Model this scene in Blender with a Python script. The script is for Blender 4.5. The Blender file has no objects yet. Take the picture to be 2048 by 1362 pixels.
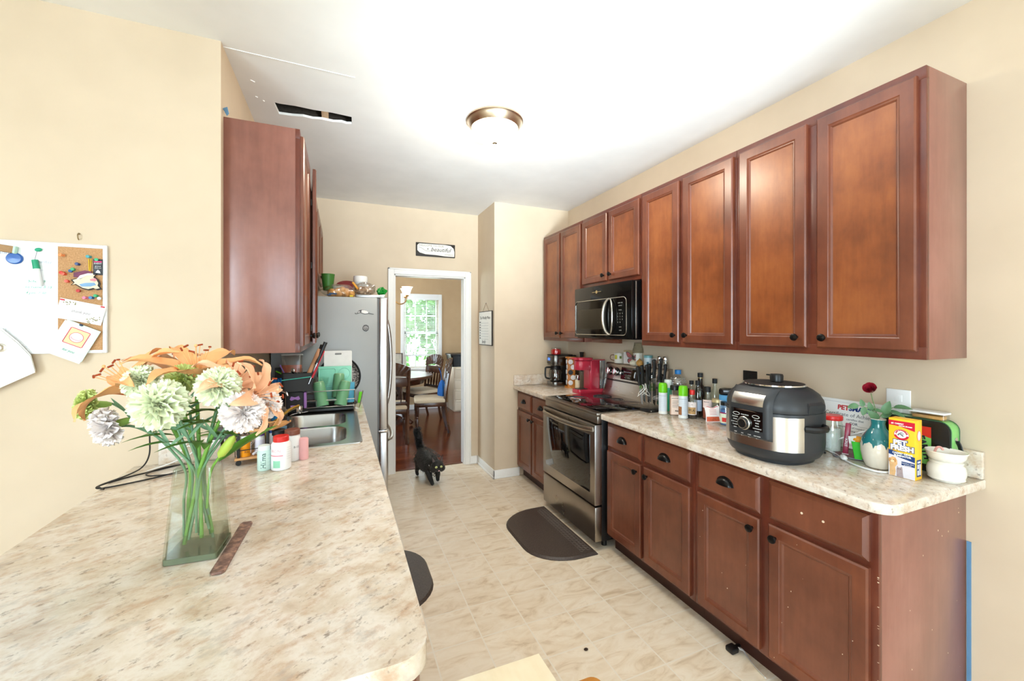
import bpy, bmesh, math, random
from mathutils import Vector, Matrix, Euler
PI = math.pi
R_ = math.radians
rnd = random.Random(7)
SC = bpy.context.scene
COL = SC.collection

# ------------------------------------------------------------------ camera, sky, lights, exposure
cam = bpy.data.cameras.new('camera')
cam.sensor_width = 36.0
cam.lens = 820.23 / 2048 * 36
cam.shift_y = -22.12 / 2048
cam.clip_start = 0.02
co = bpy.data.objects.new('camera', cam)
COL.objects.link(co)
co.location = (0, 0, 1.4773)
co.rotation_euler = (PI / 2, 0, R_(-22.57))
SC.camera = co

SC.view_settings.view_transform = 'Standard'
SC.view_settings.look = 'None'
SC.view_settings.gamma = 1
SC.view_settings.exposure = 0.2

world = bpy.data.worlds.new('sky')
SC.world = world
world.use_nodes = True
bg = world.node_tree.nodes['Background']
bg.inputs[0].default_value = (0.70, 0.87, 1.0, 1)
bg.inputs[1].default_value = 8.6


def area(name, loc, rot, sx, sy, power, color=(1, 1, 1), spread=180):
    l = bpy.data.lights.new(name, 'AREA')
    l.shape = 'RECTANGLE'
    l.size, l.size_y = sx, sy
    l.energy = power
    l.color = color
    l.spread = R_(spread)
    o = bpy.data.objects.new(name, l)
    COL.objects.link(o)
    o.location = loc
    o.rotation_euler = rot
    return o


# area light for an added, unseen breakfast window behind the camera (the patio door lets the open sky in by itself)
area('daylight_breakfast_window', (-3.22, -2.4, 1.45), (0, R_(-90), 0), 1.7, 2.6, 119, (0.70, 0.88, 1.0))
# added fill light, unseen behind the camera, aimed up at the white ceiling
area('standing_uplighter', (0.9, -0.9, 1.3), (R_(117), 0, R_(-4)), 0.5, 0.5, 26, (0.76, 0.90, 1.0), 52)
# daylight entering by the dining room windows
area('daylight_dining_window', (1.4, 7.62, 1.45), (R_(-90), 0, 0), 0.66, 1.35, 5, (0.95, 1.0, 1.0))
area('daylight_dining_side', (-1.6, 6.2, 1.5), (0, R_(-90), 0), 1.5, 1.6, 9, (0.97, 0.98, 1.0))


# ------------------------------------------------------------------ materials
def lin(c):
    if isinstance(c, str):
        c = [int(c[i:i + 2], 16) for i in (0, 2, 4)]
    return tuple(((v / 255) / 12.92 if v / 255 <= 0.04045 else ((v / 255 + 0.055) / 1.055) ** 2.4) for v in c)


MATS = {}


def new_mat(name):
    m = bpy.data.materials.new(name)
    m.use_nodes = True
    return m, m.node_tree, m.node_tree.nodes['Principled BSDF']


def mat(name, c, rough=0.5, metal=0.0, trans=0.0, ior=1.45, emit=0.0, alpha=1.0, coat=0.0, var=0.06, vs=30, spec=0.5, sss=0.0):
    """principled surface whose colour wanders a little with a noise"""
    if name in MATS:
        return MATS[name]
    m, nt, b = new_mat(name)
    L = lin(c)
    if var > 0 and trans == 0:
        tc = nt.nodes.new('ShaderNodeTexCoord')
        n = nt.nodes.new('ShaderNodeTexNoise')
        n.inputs['Scale'].default_value = vs
        n.inputs['Detail'].default_value = 2
        nt.links.new(tc.outputs['Object'], n.inputs['Vector'])
        mx = nt.nodes.new('ShaderNodeMix')
        mx.data_type = 'RGBA'
        mx.inputs[6].default_value = tuple(v * (1 - var) for v in L) + (1,)
        mx.inputs[7].default_value = tuple(min(1, v * (1 + var)) for v in L) + (1,)
        nt.links.new(n.outputs['Fac'], mx.inputs[0])
        nt.links.new(mx.outputs[2], b.inputs['Base Color'])
    else:
        b.inputs['Base Color'].default_value = L + (1,)
    b.inputs['Roughness'].default_value = rough
    b.inputs['Metallic'].default_value = metal
    b.inputs['Transmission Weight'].default_value = trans
    b.inputs['IOR'].default_value = ior
    b.inputs['Alpha'].default_value = alpha
    b.inputs['Coat Weight'].default_value = coat
    b.inputs['Specular IOR Level'].default_value = spec
    if sss:
        b.inputs['Subsurface Weight'].default_value = sss
        b.inputs['Subsurface Radius'].default_value = (0.01, 0.01, 0.01)
    if emit:
        b.inputs['Emission Color'].default_value = L + (1,)
        b.inputs['Emission Strength'].default_value = emit
    MATS[name] = m
    return m


def ramp(nt, fac, stops):
    r = nt.nodes.new('ShaderNodeValToRGB')
    e = r.color_ramp.elements
    while len(e) < len(stops):
        e.new(0.5)
    for i, (p, c) in enumerate(stops):
        e[i].position = p
        e[i].color = lin(c) + (1,) if len(c) != 4 or isinstance(c, str) else c
    nt.links.new(fac, r.inputs[0])
    return r.outputs[0]


def tex(nt, kind, scale, mapping=(1, 1, 1), rot=(0, 0, 0), coord='Object', detail=4, rough=0.55, dist=0.0):
    tc = nt.nodes.new('ShaderNodeTexCoord')
    mp = nt.nodes.new('ShaderNodeMapping')
    mp.inputs['Scale'].default_value = mapping
    mp.inputs['Rotation'].default_value = rot
    nt.links.new(tc.outputs[coord], mp.inputs[0])
    if kind == 'noise':
        t = nt.nodes.new('ShaderNodeTexNoise')
        t.inputs['Scale'].default_value = scale
        t.inputs['Detail'].default_value = detail
        t.inputs['Roughness'].default_value = rough
        t.inputs['Distortion'].default_value = dist
        nt.links.new(mp.outputs[0], t.inputs['Vector'])
        return t.outputs['Fac']
    if kind == 'voronoi':
        t = nt.nodes.new('ShaderNodeTexVoronoi')
        t.inputs['Scale'].default_value = scale
        nt.links.new(mp.outputs[0], t.inputs['Vector'])
        return t.outputs['Distance']
    if kind == 'coord':
        return mp.outputs[0]


def mixc(nt, fac, a, b, mode='MIX'):
    mx = nt.nodes.new('ShaderNodeMix')
    mx.data_type = 'RGBA'
    mx.blend_type = mode
    for s, v in ((0, fac), (6, a), (7, b)):
        if hasattr(v, 'links'):
            nt.links.new(v, mx.inputs[s])
        elif s == 0:
            mx.inputs[0].default_value = v
        else:
            mx.inputs[s].default_value = (lin(v) + (1,))
    return mx.outputs[2]


def math_n(nt, op, a, b=0.0, c=None):
    n = nt.nodes.new('ShaderNodeMath')
    n.operation = op
    for i, v in enumerate((a, b, c)):
        if v is None:
            continue
        if hasattr(v, 'links'):
            nt.links.new(v, n.inputs[i])
        else:
            n.inputs[i].default_value = v
    return n.outputs[0]


def bump(nt, b, fac, strength=0.1, dist=0.002):
    n = nt.nodes.new('ShaderNodeBump')
    n.inputs['Strength'].default_value = strength
    n.inputs['Distance'].default_value = dist
    nt.links.new(fac, n.inputs['Height'])
    nt.links.new(n.outputs[0], b.inputs['Normal'])


def paint_mat(name, c, rough=0.6):
    m, nt, b = new_mat(name)
    f = tex(nt, 'noise', 3.0, detail=3)
    L0 = [max(0, v - 4) for v in c]
    L1 = [min(255, v + 4) for v in c]
    nt.links.new(ramp(nt, f, [(0.3, L0), (0.7, L1)]), b.inputs['Base Color'])
    b.inputs['Roughness'].default_value = rough
    b.inputs['Specular IOR Level'].default_value = 0.3
    bump(nt, b, tex(nt, 'noise', 320, detail=2), 0.05, 0.001)
    return m


def wood_mat(name, dark, mid, light, rough=0.3, grain=(1, 1, 0.12), scale=7, coat=0.25, cloud=2.5):
    m, nt, b = new_mat(name)
    g = tex(nt, 'noise', scale * 6, grain, detail=5, rough=0.6, dist=0.4)
    cl = tex(nt, 'noise', cloud * 1.6, (1, 1, 0.75), detail=5, rough=0.6)
    f = math_n(nt, 'ADD', math_n(nt, 'MULTIPLY', g, 0.22), math_n(nt, 'MULTIPLY', cl, 0.78))
    nt.links.new(ramp(nt, f, [(0.36, dark), (0.5, mid), (0.64, light)]), b.inputs['Base Color'])
    b.inputs['Roughness'].default_value = rough
    b.inputs['Coat Weight'].default_value = coat
    b.inputs['Coat Roughness'].default_value = 0.25
    bump(nt, b, g, 0.06, 0.001)
    return m


def steel_mat(name, c, rough=0.3, axis=(1, 1, 60)):
    m, nt, b = new_mat(name)
    g = tex(nt, 'noise', 8, axis, detail=3)
    nt.links.new(ramp(nt, g, [(0.2, [v * 0.96 for v in c]), (0.8, c)]), b.inputs['Base Color'])
    b.inputs['Metallic'].default_value = 1
    r = nt.nodes.new('ShaderNodeMapRange')
    r.inputs[3].default_value = rough * 0.93
    r.inputs[4].default_value = rough * 1.08
    nt.links.new(g, r.inputs[0])
    nt.links.new(r.outputs[0], b.inputs['Roughness'])
    return m


def granite_mat():
    m, nt, b = new_mat('speckled_laminate')
    RZ = (0, 0, R_(-38))
    # mapping applies scale, then rotation: stretch along one diagonal with a rotated copy
    big = tex(nt, 'noise', 9.0, (1, 1, 1), RZ, detail=6, rough=0.62, dist=0.3)
    base = ramp(nt, big, [(0.30, (190, 168, 146)), (0.44, (212, 197, 178)), (0.56, (224, 214, 202)), (0.70, (206, 186, 163))])
    def streak(scale, sx, sy, ang, off):
        tc = nt.nodes.new('ShaderNodeTexCoord')
        m1 = nt.nodes.new('ShaderNodeMapping')
        m1.inputs['Rotation'].default_value = (0, 0, R_(ang))
        m1.inputs['Location'].default_value = (off, off * .7, 0)
        m2 = nt.nodes.new('ShaderNodeMapping')
        m2.inputs['Scale'].default_value = (sx, sy, 1)
        nt.links.new(tc.outputs['Object'], m1.inputs[0])
        nt.links.new(m1.outputs[0], m2.inputs[0])
        t = nt.nodes.new('ShaderNodeTexNoise')
        t.inputs['Scale'].default_value = scale
        t.inputs['Detail'].default_value = 7
        t.inputs['Roughness'].default_value = 0.7
        nt.links.new(m2.outputs[0], t.inputs['Vector'])
        return t.outputs['Fac']
    tan = streak(24, 0.72, 1.15, -35, 1.0)
    c1 = mixc(nt, ramp(nt, tan, [(0.50, (0, 0, 0)), (0.66, (205, 205, 205))]), base, (184, 146, 114))
    gry = streak(20, 0.8, 1.1, -35, 4.0)
    c2 = mixc(nt, ramp(nt, gry, [(0.55, (0, 0, 0)), (0.68, (190, 190, 190))]), c1, (172, 164, 156))
    dk = streak(50, 0.72, 1.15, -35, 8.0)
    c3 = mixc(nt, ramp(nt, dk, [(0.575, (0, 0, 0)), (0.67, (215, 215, 215))]), c2, (118, 100, 88))
    nt.links.new(c3, b.inputs['Base Color'])
    b.inputs['Roughness'].default_value = 0.15
    b.inputs['Specular IOR Level'].default_value = 0.55
    return m


def vinyl_mat():
    m, nt, b = new_mat('tile_pattern_vinyl')
    v = tex(nt, 'coord', 1)
    sx = nt.nodes.new('ShaderNodeSeparateXYZ')
    nt.links.new(v, sx.inputs[0])
    fx = math_n(nt, 'DIVIDE', math_n(nt, 'SUBTRACT', sx.outputs[0], 1.09 - 0.2335 * 40), 0.2335)
    fy = math_n(nt, 'DIVIDE', math_n(nt, 'SUBTRACT', sx.outputs[1], 1.873 - 0.2308 * 40), 0.2308)
    ix, iy = math_n(nt, 'FLOOR', fx), math_n(nt, 'FLOOR', fy)
    dx = math_n(nt, 'ABSOLUTE', math_n(nt, 'SUBTRACT', math_n(nt, 'FRACT', fx), 0.5))
    dy = math_n(nt, 'ABSOLUTE', math_n(nt, 'SUBTRACT', math_n(nt, 'FRACT', fy), 0.5))
    gl = math_n(nt, 'GREATER_THAN', math_n(nt, 'MAXIMUM', dx, dy), 0.486)
    wn = nt.nodes.new('ShaderNodeTexWhiteNoise')
    wn.noise_dimensions = '2D'
    cb = nt.nodes.new('ShaderNodeCombineXYZ')
    nt.links.new(ix, cb.inputs[0])
    nt.links.new(iy, cb.inputs[1])
    nt.links.new(cb.outputs[0], wn.inputs['Vector'])
    # every tile shows its own piece of the stone picture
    add = nt.nodes.new('ShaderNodeVectorMath')
    add.operation = 'MULTIPLY_ADD'
    nt.links.new(wn.outputs['Color'], add.inputs[0])
    add.inputs[1].default_value = (9, 9, 9)
    nt.links.new(v, add.inputs[2])
    mp = nt.nodes.new('ShaderNodeMapping')
    mp.inputs['Rotation'].default_value = (0, 0, R_(-40))
    mp.inputs['Scale'].default_value = (0.55, 1.5, 1)
    nt.links.new(add.outputs[0], mp.inputs[0])
    n = nt.nodes.new('ShaderNodeTexNoise')
    n.inputs['Scale'].default_value = 9
    n.inputs['Detail'].default_value = 6
    n.inputs['Roughness'].default_value = 0.6
    n.inputs['Distortion'].default_value = 1.2
    nt.links.new(mp.outputs[0], n.inputs['Vector'])
    stone = ramp(nt, n.outputs['Fac'], [(0.3, (207, 184, 154)), (0.45, (229, 212, 187)), (0.6, (238, 225, 205)), (0.75, (219, 198, 168))])
    tint = mixc(nt, 0.10, stone, (160, 130, 95), 'MIX')
    c = mixc(nt, wn.outputs['Value'], stone, tint)
    c = mixc(nt, gl, c, (232, 222, 206))
    nt.links.new(c, b.inputs['Base Color'])
    b.inputs['Roughness'].default_value = 0.34
    bump(nt, b, math_n(nt, 'MULTIPLY', gl, -1.0), 0.2, 0.002)
    return m


def plank_mat():
    m, nt, b = new_mat('dining_hardwood')
    v = tex(nt, 'coord', 1)
    sx = nt.nodes.new('ShaderNodeSeparateXYZ')
    nt.links.new(v, sx.inputs[0])
    fy = math_n(nt, 'DIVIDE', math_n(nt, 'ADD', sx.outputs[1], 20.0), 0.06)
    iy = math_n(nt, 'FLOOR', fy)
    fx = math_n(nt, 'DIVIDE', math_n(nt, 'ADD', sx.outputs[0], math_n(nt, 'MULTIPLY', iy, 0.37)), 0.9)
    ix = math_n(nt, 'FLOOR', fx)
    wn = nt.nodes.new('ShaderNodeTexWhiteNoise')
    wn.noise_dimensions = '2D'
    cb = nt.nodes.new('ShaderNodeCombineXYZ')
    nt.links.new(ix, cb.inputs[0])
    nt.links.new(iy, cb.inputs[1])
    nt.links.new(cb.outputs[0], wn.inputs['Vector'])
    c = ramp(nt, wn.outputs['Value'], [(0.0, (74, 32, 14)), (0.5, (104, 48, 22)), (1.0, (128, 62, 30))])
    gr = tex(nt, 'noise', 30, (0.2, 2.5, 1), detail=4)
    c = mixc(nt, math_n(nt, 'MULTIPLY', gr, 0.5), c, (56, 22, 10))
    gap = math_n(nt, 'GREATER_THAN', math_n(nt, 'ABSOLUTE', math_n(nt, 'SUBTRACT', math_n(nt, 'FRACT', fy), 0.5)), 0.475)
    c = mixc(nt, math_n(nt, 'MULTIPLY', gap, 0.7), c, (30, 12, 6))
    nt.links.new(c, b.inputs['Base Color'])
    b.inputs['Roughness'].default_value = 0.2
    b.inputs['Specular IOR Level'].default_value = 0.35
    return m


def pane_mat(name, tint=(1, 1, 1), gloss=0.08):
    m, nt, b = new_mat(name)
    nt.nodes.remove(b)
    t = nt.nodes.new('ShaderNodeBsdfTransparent')
    t.inputs[0].default_value = tint + (1,)
    g = nt.nodes.new('ShaderNodeBsdfGlossy')
    g.inputs['Roughness'].default_value = 0.03
    lw = nt.nodes.new('ShaderNodeLayerWeight')
    lw.inputs['Blend'].default_value = 0.25
    f = math_n(nt, 'MULTIPLY_ADD', lw.outputs['Facing'], 0.22, gloss)
    mx = nt.nodes.new('ShaderNodeMixShader')
    nt.links.new(f, mx.inputs[0])
    nt.links.new(t.outputs[0], mx.inputs[1])
    nt.links.new(g.outputs[0], mx.inputs[2])
    nt.links.new(mx.outputs[0], nt.nodes['Material Output'].inputs[0])
    MATS[name] = m
    return m


# ------------------------------------------------------------------ mesh building
class MB:
    def __init__(s):
        s.v, s.f, s.m = [], [], []
        s.cm = 0

    def at(s, mi):
        s.cm = mi
        return s

    def raw(s, vs, fs, mtx=None):
        o = len(s.v)
        for p in vs:
            p = Vector(p)
            if mtx is not None:
                p = mtx @ p
            s.v.append(tuple(p))
        for f in fs:
            s.f.append([i + o for i in f])
            s.m.append(s.cm)
        return s

    def box(s, x0, x1, y0, y1, z0, z1, bev=0.0, seg=2, mtx=None):
        bm = bmesh.new()
        bmesh.ops.create_cube(bm, size=1)
        for v in bm.verts:
            v.co = Vector(((x0 + x1) / 2 + v.co.x * (x1 - x0), (y0 + y1) / 2 + v.co.y * (y1 - y0), (z0 + z1) / 2 + v.co.z * (z1 - z0)))
        if bev > 0:
            bmesh.ops.bevel(bm, geom=bm.edges[:], offset=min(bev, 0.49 * min(abs(x1 - x0), abs(y1 - y0), abs(z1 - z0))), segments=seg, profile=0.5, affect='EDGES')
        s.bm(bm, mtx)
        return s

    def bm(s, bm, mtx=None):
        bm.verts.ensure_lookup_table()
        bm.verts.index_update()
        s.raw([v.co.copy() for v in bm.verts], [[v.index for v in f.verts] for f in bm.faces], mtx)
        bm.free()
        return s

    def lathe(s, prof, c=(0, 0, 0), seg=24, mtx=None, sy=1.0, cap=True):
        """profile of (radius, z) turned about z"""
        vs, fs = [], []
        n = len(prof)
        for r, z in prof:
            for i in range(seg):
                a = 2 * PI * i / seg
                vs.append((c[0] + r * math.cos(a), c[1] + r * math.sin(a) * sy, c[2] + z))
        for k in range(n - 1):
            for i in range(seg):
                j = (i + 1) % seg
                fs.append([k * seg + i, k * seg + j, (k + 1) * seg + j, (k + 1) * seg + i])
        if cap:
            if prof[0][0] > 1e-6:
                fs.append([i for i in range(seg)][::-1])
            if prof[-1][0] > 1e-6:
                fs.append([(n - 1) * seg + i for i in range(seg)])
        return s.raw(vs, fs, mtx)

    def cyl(s, c, r, h, r2=None, seg=20, axis='z', mtx=None):
        r2 = r if r2 is None else r2
        M = {'z': Matrix(), 'x': Matrix.Rotation(PI / 2, 4, 'Y'), 'y': Matrix.Rotation(-PI / 2, 4, 'X')}[axis]
        T = Matrix.Translation(Vector(c)) @ M
        if mtx is not None:
            T = mtx @ T
        return s.lathe([(r, 0), (r2, h)], seg=seg, mtx=T)

    def rod(s, a, b, r, r2=None, seg=10):
        return s.tube([a, b], [r, r if r2 is None else r2], seg)

    def tube(s, pts, r, seg=8, closed=False, cap=True, flat=None):
        """tube through points; r a number or list; flat=(w,h) scales of the section"""
        P = [Vector(p) for p in pts]
        n = len(P)
        rs = r if isinstance(r, (list, tuple)) else [r] * n
        vs, fs = [], []
        up = None
        for i in range(n):
            if closed:
                t = P[(i + 1) % n] - P[(i - 1) % n]
            else:
                t = P[min(i + 1, n - 1)] - P[max(i - 1, 0)]
            if t.length < 1e-9:
                t = Vector((0, 0, 1))
            t.normalize()
            if up is None:
                up = Vector((0, 0, 1)) if abs(t.z) < 0.9 else Vector((1, 0, 0))
            u = up - t * up.dot(t)
            if u.length < 1e-6:
                u = t.orthogonal()
            u.normalize()
            up = u
            w = t.cross(u)
            fw, fh = flat if flat else (1, 1)
            for k in range(seg):
                a = 2 * PI * k / seg
                vs.append(P[i] + w * math.cos(a) * rs[i] * fw + u * math.sin(a) * rs[i] * fh)
        m = n if closed else n - 1
        for i in range(m):
            for k in range(seg):
                l = (k + 1) % seg
                i2 = (i + 1) % n
                fs.append([i * seg + k, i * seg + l, i2 * seg + l, i2 * seg + k])
        if cap and not closed:
            fs.append([k for k in range(seg)][::-1])
            fs.append([(n - 1) * seg + k for k in range(seg)])
        return s.raw(vs, fs)

    def prism(s, poly, z0, z1, mtx=None, bev=0.0):
        n = len(poly)
        if bev > 0:
            bm = bmesh.new()
            vs = [bm.verts.new((x, y, z0)) for x, y in poly]
            f = bm.faces.new(vs)
            r = bmesh.ops.extrude_face_region(bm, geom=[f])
            for e in r['geom']:
                if isinstance(e, bmesh.types.BMVert):
                    e.co.z = z1
            bmesh.ops.recalc_face_normals(bm, faces=bm.faces[:])
            es = [e for e in bm.edges if abs(e.verts[0].co.z - e.verts[1].co.z) < 1e-7]
            bmesh.ops.bevel(bm, geom=es, offset=bev, segments=2, profile=0.5, affect='EDGES')
            return s.bm(bm, mtx)
        vs = [(x, y, z0) for x, y in poly] + [(x, y, z1) for x, y in poly]
        fs = [list(range(n))[::-1], list(range(n, 2 * n))] + [[i, (i + 1) % n, n + (i + 1) % n, n + i] for i in range(n)]
        return s.raw(vs, fs, mtx)

    def loft(s, rings, cap=True, closed=True):
        n = len(rings[0])
        vs = [p for r in rings for p in r]
        fs = []
        for k in range(len(rings) - 1):
            for i in range(n if closed else n - 1):
                j = (i + 1) % n
                fs.append([k * n + i, k * n + j, (k + 1) * n + j, (k + 1) * n + i])
        if cap and closed:
            fs.append(list(range(n))[::-1])
            fs.append([(len(rings) - 1) * n + i for i in range(n)])
        return s.raw(vs, fs)

    def grid(s, fn, nu, nv, mtx=None):
        vs = [fn(i / nu, j / nv) for j in range(nv + 1) for i in range(nu + 1)]
        fs = [[j * (nu + 1) + i, j * (nu + 1) + i + 1, (j + 1) * (nu + 1) + i + 1, (j + 1) * (nu + 1) + i] for j in range(nv) for i in range(nu)]
        return s.raw(vs, fs, mtx)

    def ball(s, c, r, seg=12, rings=8, sc=(1, 1, 1), mtx=None):
        prof = [(max(1e-5, math.sin(PI * k / rings)), -math.cos(PI * k / rings)) for k in range(rings + 1)]
        T = Matrix.Translation(Vector(c)) @ Matrix.Diagonal((r * sc[0], r * sc[1], r * sc[2], 1))
        if mtx is not None:
            T = mtx @ T
        return s.lathe(prof, seg=seg, mtx=T, cap=False)

    def text(s, body, size, org, right=(1, 0, 0), up=(0, 0, 1), ext=0.0004, align='CENTER', shear=0.0, bold=0.0, spacing=1.0, arc=None):
        """lettering lying on a surface; org is the middle of the line"""
        cu = bpy.data.curves.new('lettering', 'FONT')
        cu.body = body
        cu.size = size
        cu.extrude = ext
        cu.align_x = align
        cu.align_y = 'CENTER'
        cu.shear = shear
        cu.offset = bold
        cu.space_character = spacing
        cu.resolution_u = 2
        ob = bpy.data.objects.new('lettering', cu)
        COL.objects.link(ob)
        bpy.context.view_layer.update()
        me = ob.evaluated_get(bpy.context.evaluated_depsgraph_get()).to_mesh()
        Rv, Uv = Vector(right).normalized(), Vector(up).normalized()
        Nv = Rv.cross(Uv)
        O = Vector(org)
        vs = []
        for v in me.vertices:
            x, y, z = v.co
            if arc:  # bend round a circle of this radius (letters upright at the top)
                a = x / arc
                rr = arc + y
                x, y = rr * math.sin(a), rr * math.cos(a) - arc
            vs.append(O + Rv * x + Uv * y + Nv * z)
        s.raw(vs, [list(p.vertices) for p in me.polygons])
        ob.to_mesh_clear()
        bpy.data.objects.remove(ob)
        bpy.data.curves.remove(cu)
        return s

    def xf(s, start, M):
        for i in range(start, len(s.v)):
            s.v[i] = tuple(M @ Vector(s.v[i]))
        return s

    def mesh(s, name, mats, smooth=35):
        me = bpy.data.meshes.new(name)
        me.from_pydata(s.v, [], s.f)
        if not isinstance(mats, (list, tuple)):
            mats = [mats]
        for m in mats:
            me.materials.append(m)
        if len(mats) > 1:
            me.polygons.foreach_set('material_index', s.m)
        bm = bmesh.new()
        bm.from_mesh(me)
        bmesh.ops.recalc_face_normals(bm, faces=bm.faces[:])
        bm.to_mesh(me)
        bm.free()
        if smooth:
            me.polygons.foreach_set('use_smooth', [True] * len(me.polygons))
            me.set_sharp_from_angle(angle=R_(smooth))
        me.update()
        return me


def tag(o, label=None, cat=None, group=None, kind=None):
    if label:
        o['label'] = label
    if cat:
        o['category'] = cat
    if group:
        o['group'] = group
    if kind:
        o['kind'] = kind
    return o


def thing(name, label, cat, loc=(0, 0, 0), rz=0.0, group=None, rot=None):
    o = bpy.data.objects.new(name, None)
    o.empty_display_size = 0.05
    COL.objects.link(o)
    o.location = loc
    o.rotation_euler = rot if rot else (0, 0, R_(rz))
    return tag(o, label, cat, group)


def part(name, mb, mats, parent, label=None, kind=None, smooth=35, loc=(0, 0, 0), rot=(0, 0, 0)):
    o = bpy.data.objects.new(name, mb.mesh(name, mats, smooth))
    COL.objects.link(o)
    o.parent = parent
    o.location = loc
    o.rotation_euler = rot
    if label:
        o['label'] = label
    if kind:
        o['kind'] = kind
    return o


def solo(name, mb, mats, label, cat, loc=(0, 0, 0), rz=0.0, group=None, kind=None, rot=None, smooth=35):
    o = bpy.data.objects.new(name, mb.mesh(name, mats, smooth))
    COL.objects.link(o)
    o.location = loc
    o.rotation_euler = rot if rot else (0, 0, R_(rz))
    return tag(o, label, cat, group, kind)


def struct(name, mb, mats, parent=None, smooth=35):
    o = bpy.data.objects.new(name, mb.mesh(name, mats, smooth))
    COL.objects.link(o)
    if parent:
        o.parent = parent
    else:
        o['kind'] = 'structure'
    return o


def dup(root, loc, rz=None, label=None, group=None):
    r = root.copy()
    COL.objects.link(r)
    r.location = loc
    if rz is not None:
        r.rotation_euler = (0, 0, R_(rz))
    if label:
        r['label'] = label
    if group:
        r['group'] = group
    for ch in list(root.children):
        c = ch.copy()
        COL.objects.link(c)
        c.parent = r
        for g in list(ch.children):
            d = g.copy()
            COL.objects.link(d)
            d.parent = c
    return r


def rrect(w, h, r, n=5, cx=0.0, cy=0.0):
    pts = []
    for sx, sy, a0 in ((1, 1, 0), (-1, 1, 90), (-1, -1, 180), (1, -1, 270)):
        for k in range(n + 1):
            a = R_(a0 + 90 * k / n)
            pts.append((cx + sx * (w / 2 - r) + r * math.cos(a), cy + sy * (h / 2 - r) + r * math.sin(a)))
    return pts


def spline(pts, n=8, closed=False):
    P = [Vector(p) for p in pts]
    out = []
    N = len(P)
    for i in range(N if closed else N - 1):
        g = lambda k: P[k % N] if closed else P[max(0, min(N - 1, k))]
        p0, p1, p2, p3 = g(i - 1), g(i), g(i + 1), g(i + 2)
        for j in range(n):
            t = j / n
            out.append(0.5 * ((2 * p1) + (p2 - p0) * t + (2 * p0 - 5 * p1 + 4 * p2 - p3) * t * t + (3 * p1 - p0 - 3 * p2 + p3) * t ** 3))
    if not closed:
        out.append(P[-1])
    return out


# shared materials
WALL = paint_mat('tan_wall_paint', (214, 195, 169))
WALLD = paint_mat('dining_wall_paint', (188, 158, 120))
CEIL = paint_mat('white_ceiling_paint', (240, 239, 236), 0.8)
TRIM = mat('white_gloss_trim', (240, 238, 234), 0.35, var=0.01)
GRAN = granite_mat()
VINYL = vinyl_mat()
PLANK = plank_mat()
WDOOR = wood_mat('stained_maple_panel', (108, 54, 25), (132, 70, 34), (152, 87, 44), 0.32)
WFRAME = wood_mat('stained_maple_frame', (90, 44, 28), (108, 56, 36), (124, 68, 44), 0.3)
WSIDE = wood_mat('cherry_laminate_side', (122, 74, 62), (140, 88, 74), (156, 104, 90), 0.34, (1, 1, 0.10), 5, 0.55, 1.6)
WBASE = wood_mat('stained_maple_base_panel', (98, 52, 34), (114, 64, 44), (128, 74, 52), 0.34)
DARKIN = mat('dark_shadow_gap', (30, 18, 12), 0.8)
BLK = mat('black_plastic', (20, 20, 21), 0.35, var=0.1)
BLKM = mat('matte_black', (26, 26, 27), 0.55)
KNOBM = mat('oil_rubbed_black_metal', (18, 17, 17), 0.28, 0.4)
STEEL = steel_mat('brushed_steel', (196, 194, 190), 0.3)
STEELD = steel_mat('warm_dark_stainless', (172, 164, 154), 0.28, (1, 60, 1))
CHROME = mat('chrome', (225, 225, 228), 0.08, 1.0, var=0)
GLASSB = mat('black_ceramic_glass', (8, 8, 9), 0.04, coat=0.5, var=0)
WHITE = mat('white_plastic', (238, 238, 236), 0.4, var=0.01)
PAPER = mat('white_paper', (244, 243, 238), 0.7, var=0.01)
CLEAR = pane_mat('clear_plastic_wall')
CLEARG = pane_mat('clear_glass_wall', (0.93, 0.97, 0.94), 0.10)
INK = mat('dark_ink', (30, 30, 34), 0.6, var=0)
GREYINK = mat('grey_ink', (120, 120, 124), 0.6, var=0)

# ------------------------------------------------------------------ the setting
XL, YW, ZC, XP, YF, YP, XW = -0.488, 2.148, 2.74, 1.397, 4.344, 3.815, 2.235
DX0, DX1, DZ = 0.498, 1.250, 2.045           # doorway to the dining room

struct('floor', MB().box(-3.4, 2.4, -6.4, 4.40, -0.05, 0.0), VINYL)
struct('floor_dining', MB().box(-1.8, 3.2, 4.40, 7.9, -0.05, 0.0), PLANK)

# ceiling with the torn hole over the sink
bm = bmesh.new()
outer = [(-3.4, -6.4), (2.4, -6.4), (2.4, 4.46), (-3.4, 4.46)]
top = [(-0.349, 2.611), (-0.32, 2.617), (-0.24, 2.610), (-0.15, 2.616), (-0.05, 2.609), (0.055, 2.617)]
bot = [(0.059, 2.705), (0.03, 2.716), (0.0, 2.706), (-0.045, 2.722), (-0.11, 2.716), (-0.16, 2.729), (-0.21, 2.722), (-0.27, 2.738), (-0.338, 2.744)]
hole = top + bot
for loop in (outer, hole):
    vs = [bm.verts.new((x, y, ZC)) for x, y in loop]
    for i in range(len(vs)):
        bm.edges.new((vs[i], vs[(i + 1) % len(vs)]))
bmesh.ops.triangle_fill(bm, edges=bm.edges[:], use_beauty=True)
mb = MB().bm(bm)
n = len(hole)                                 # broken plasterboard edge round the hole
mb.raw([(x, y, ZC) for x, y in hole] + [(x, y, ZC + 0.014) for x, y in hole], [[i, (i + 1) % n, n + (i + 1) % n, n + i] for i in range(n)])
mb.raw([(x, y, ZC + 0.16) for x, y in outer], [[0, 1, 2, 3]])
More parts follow.
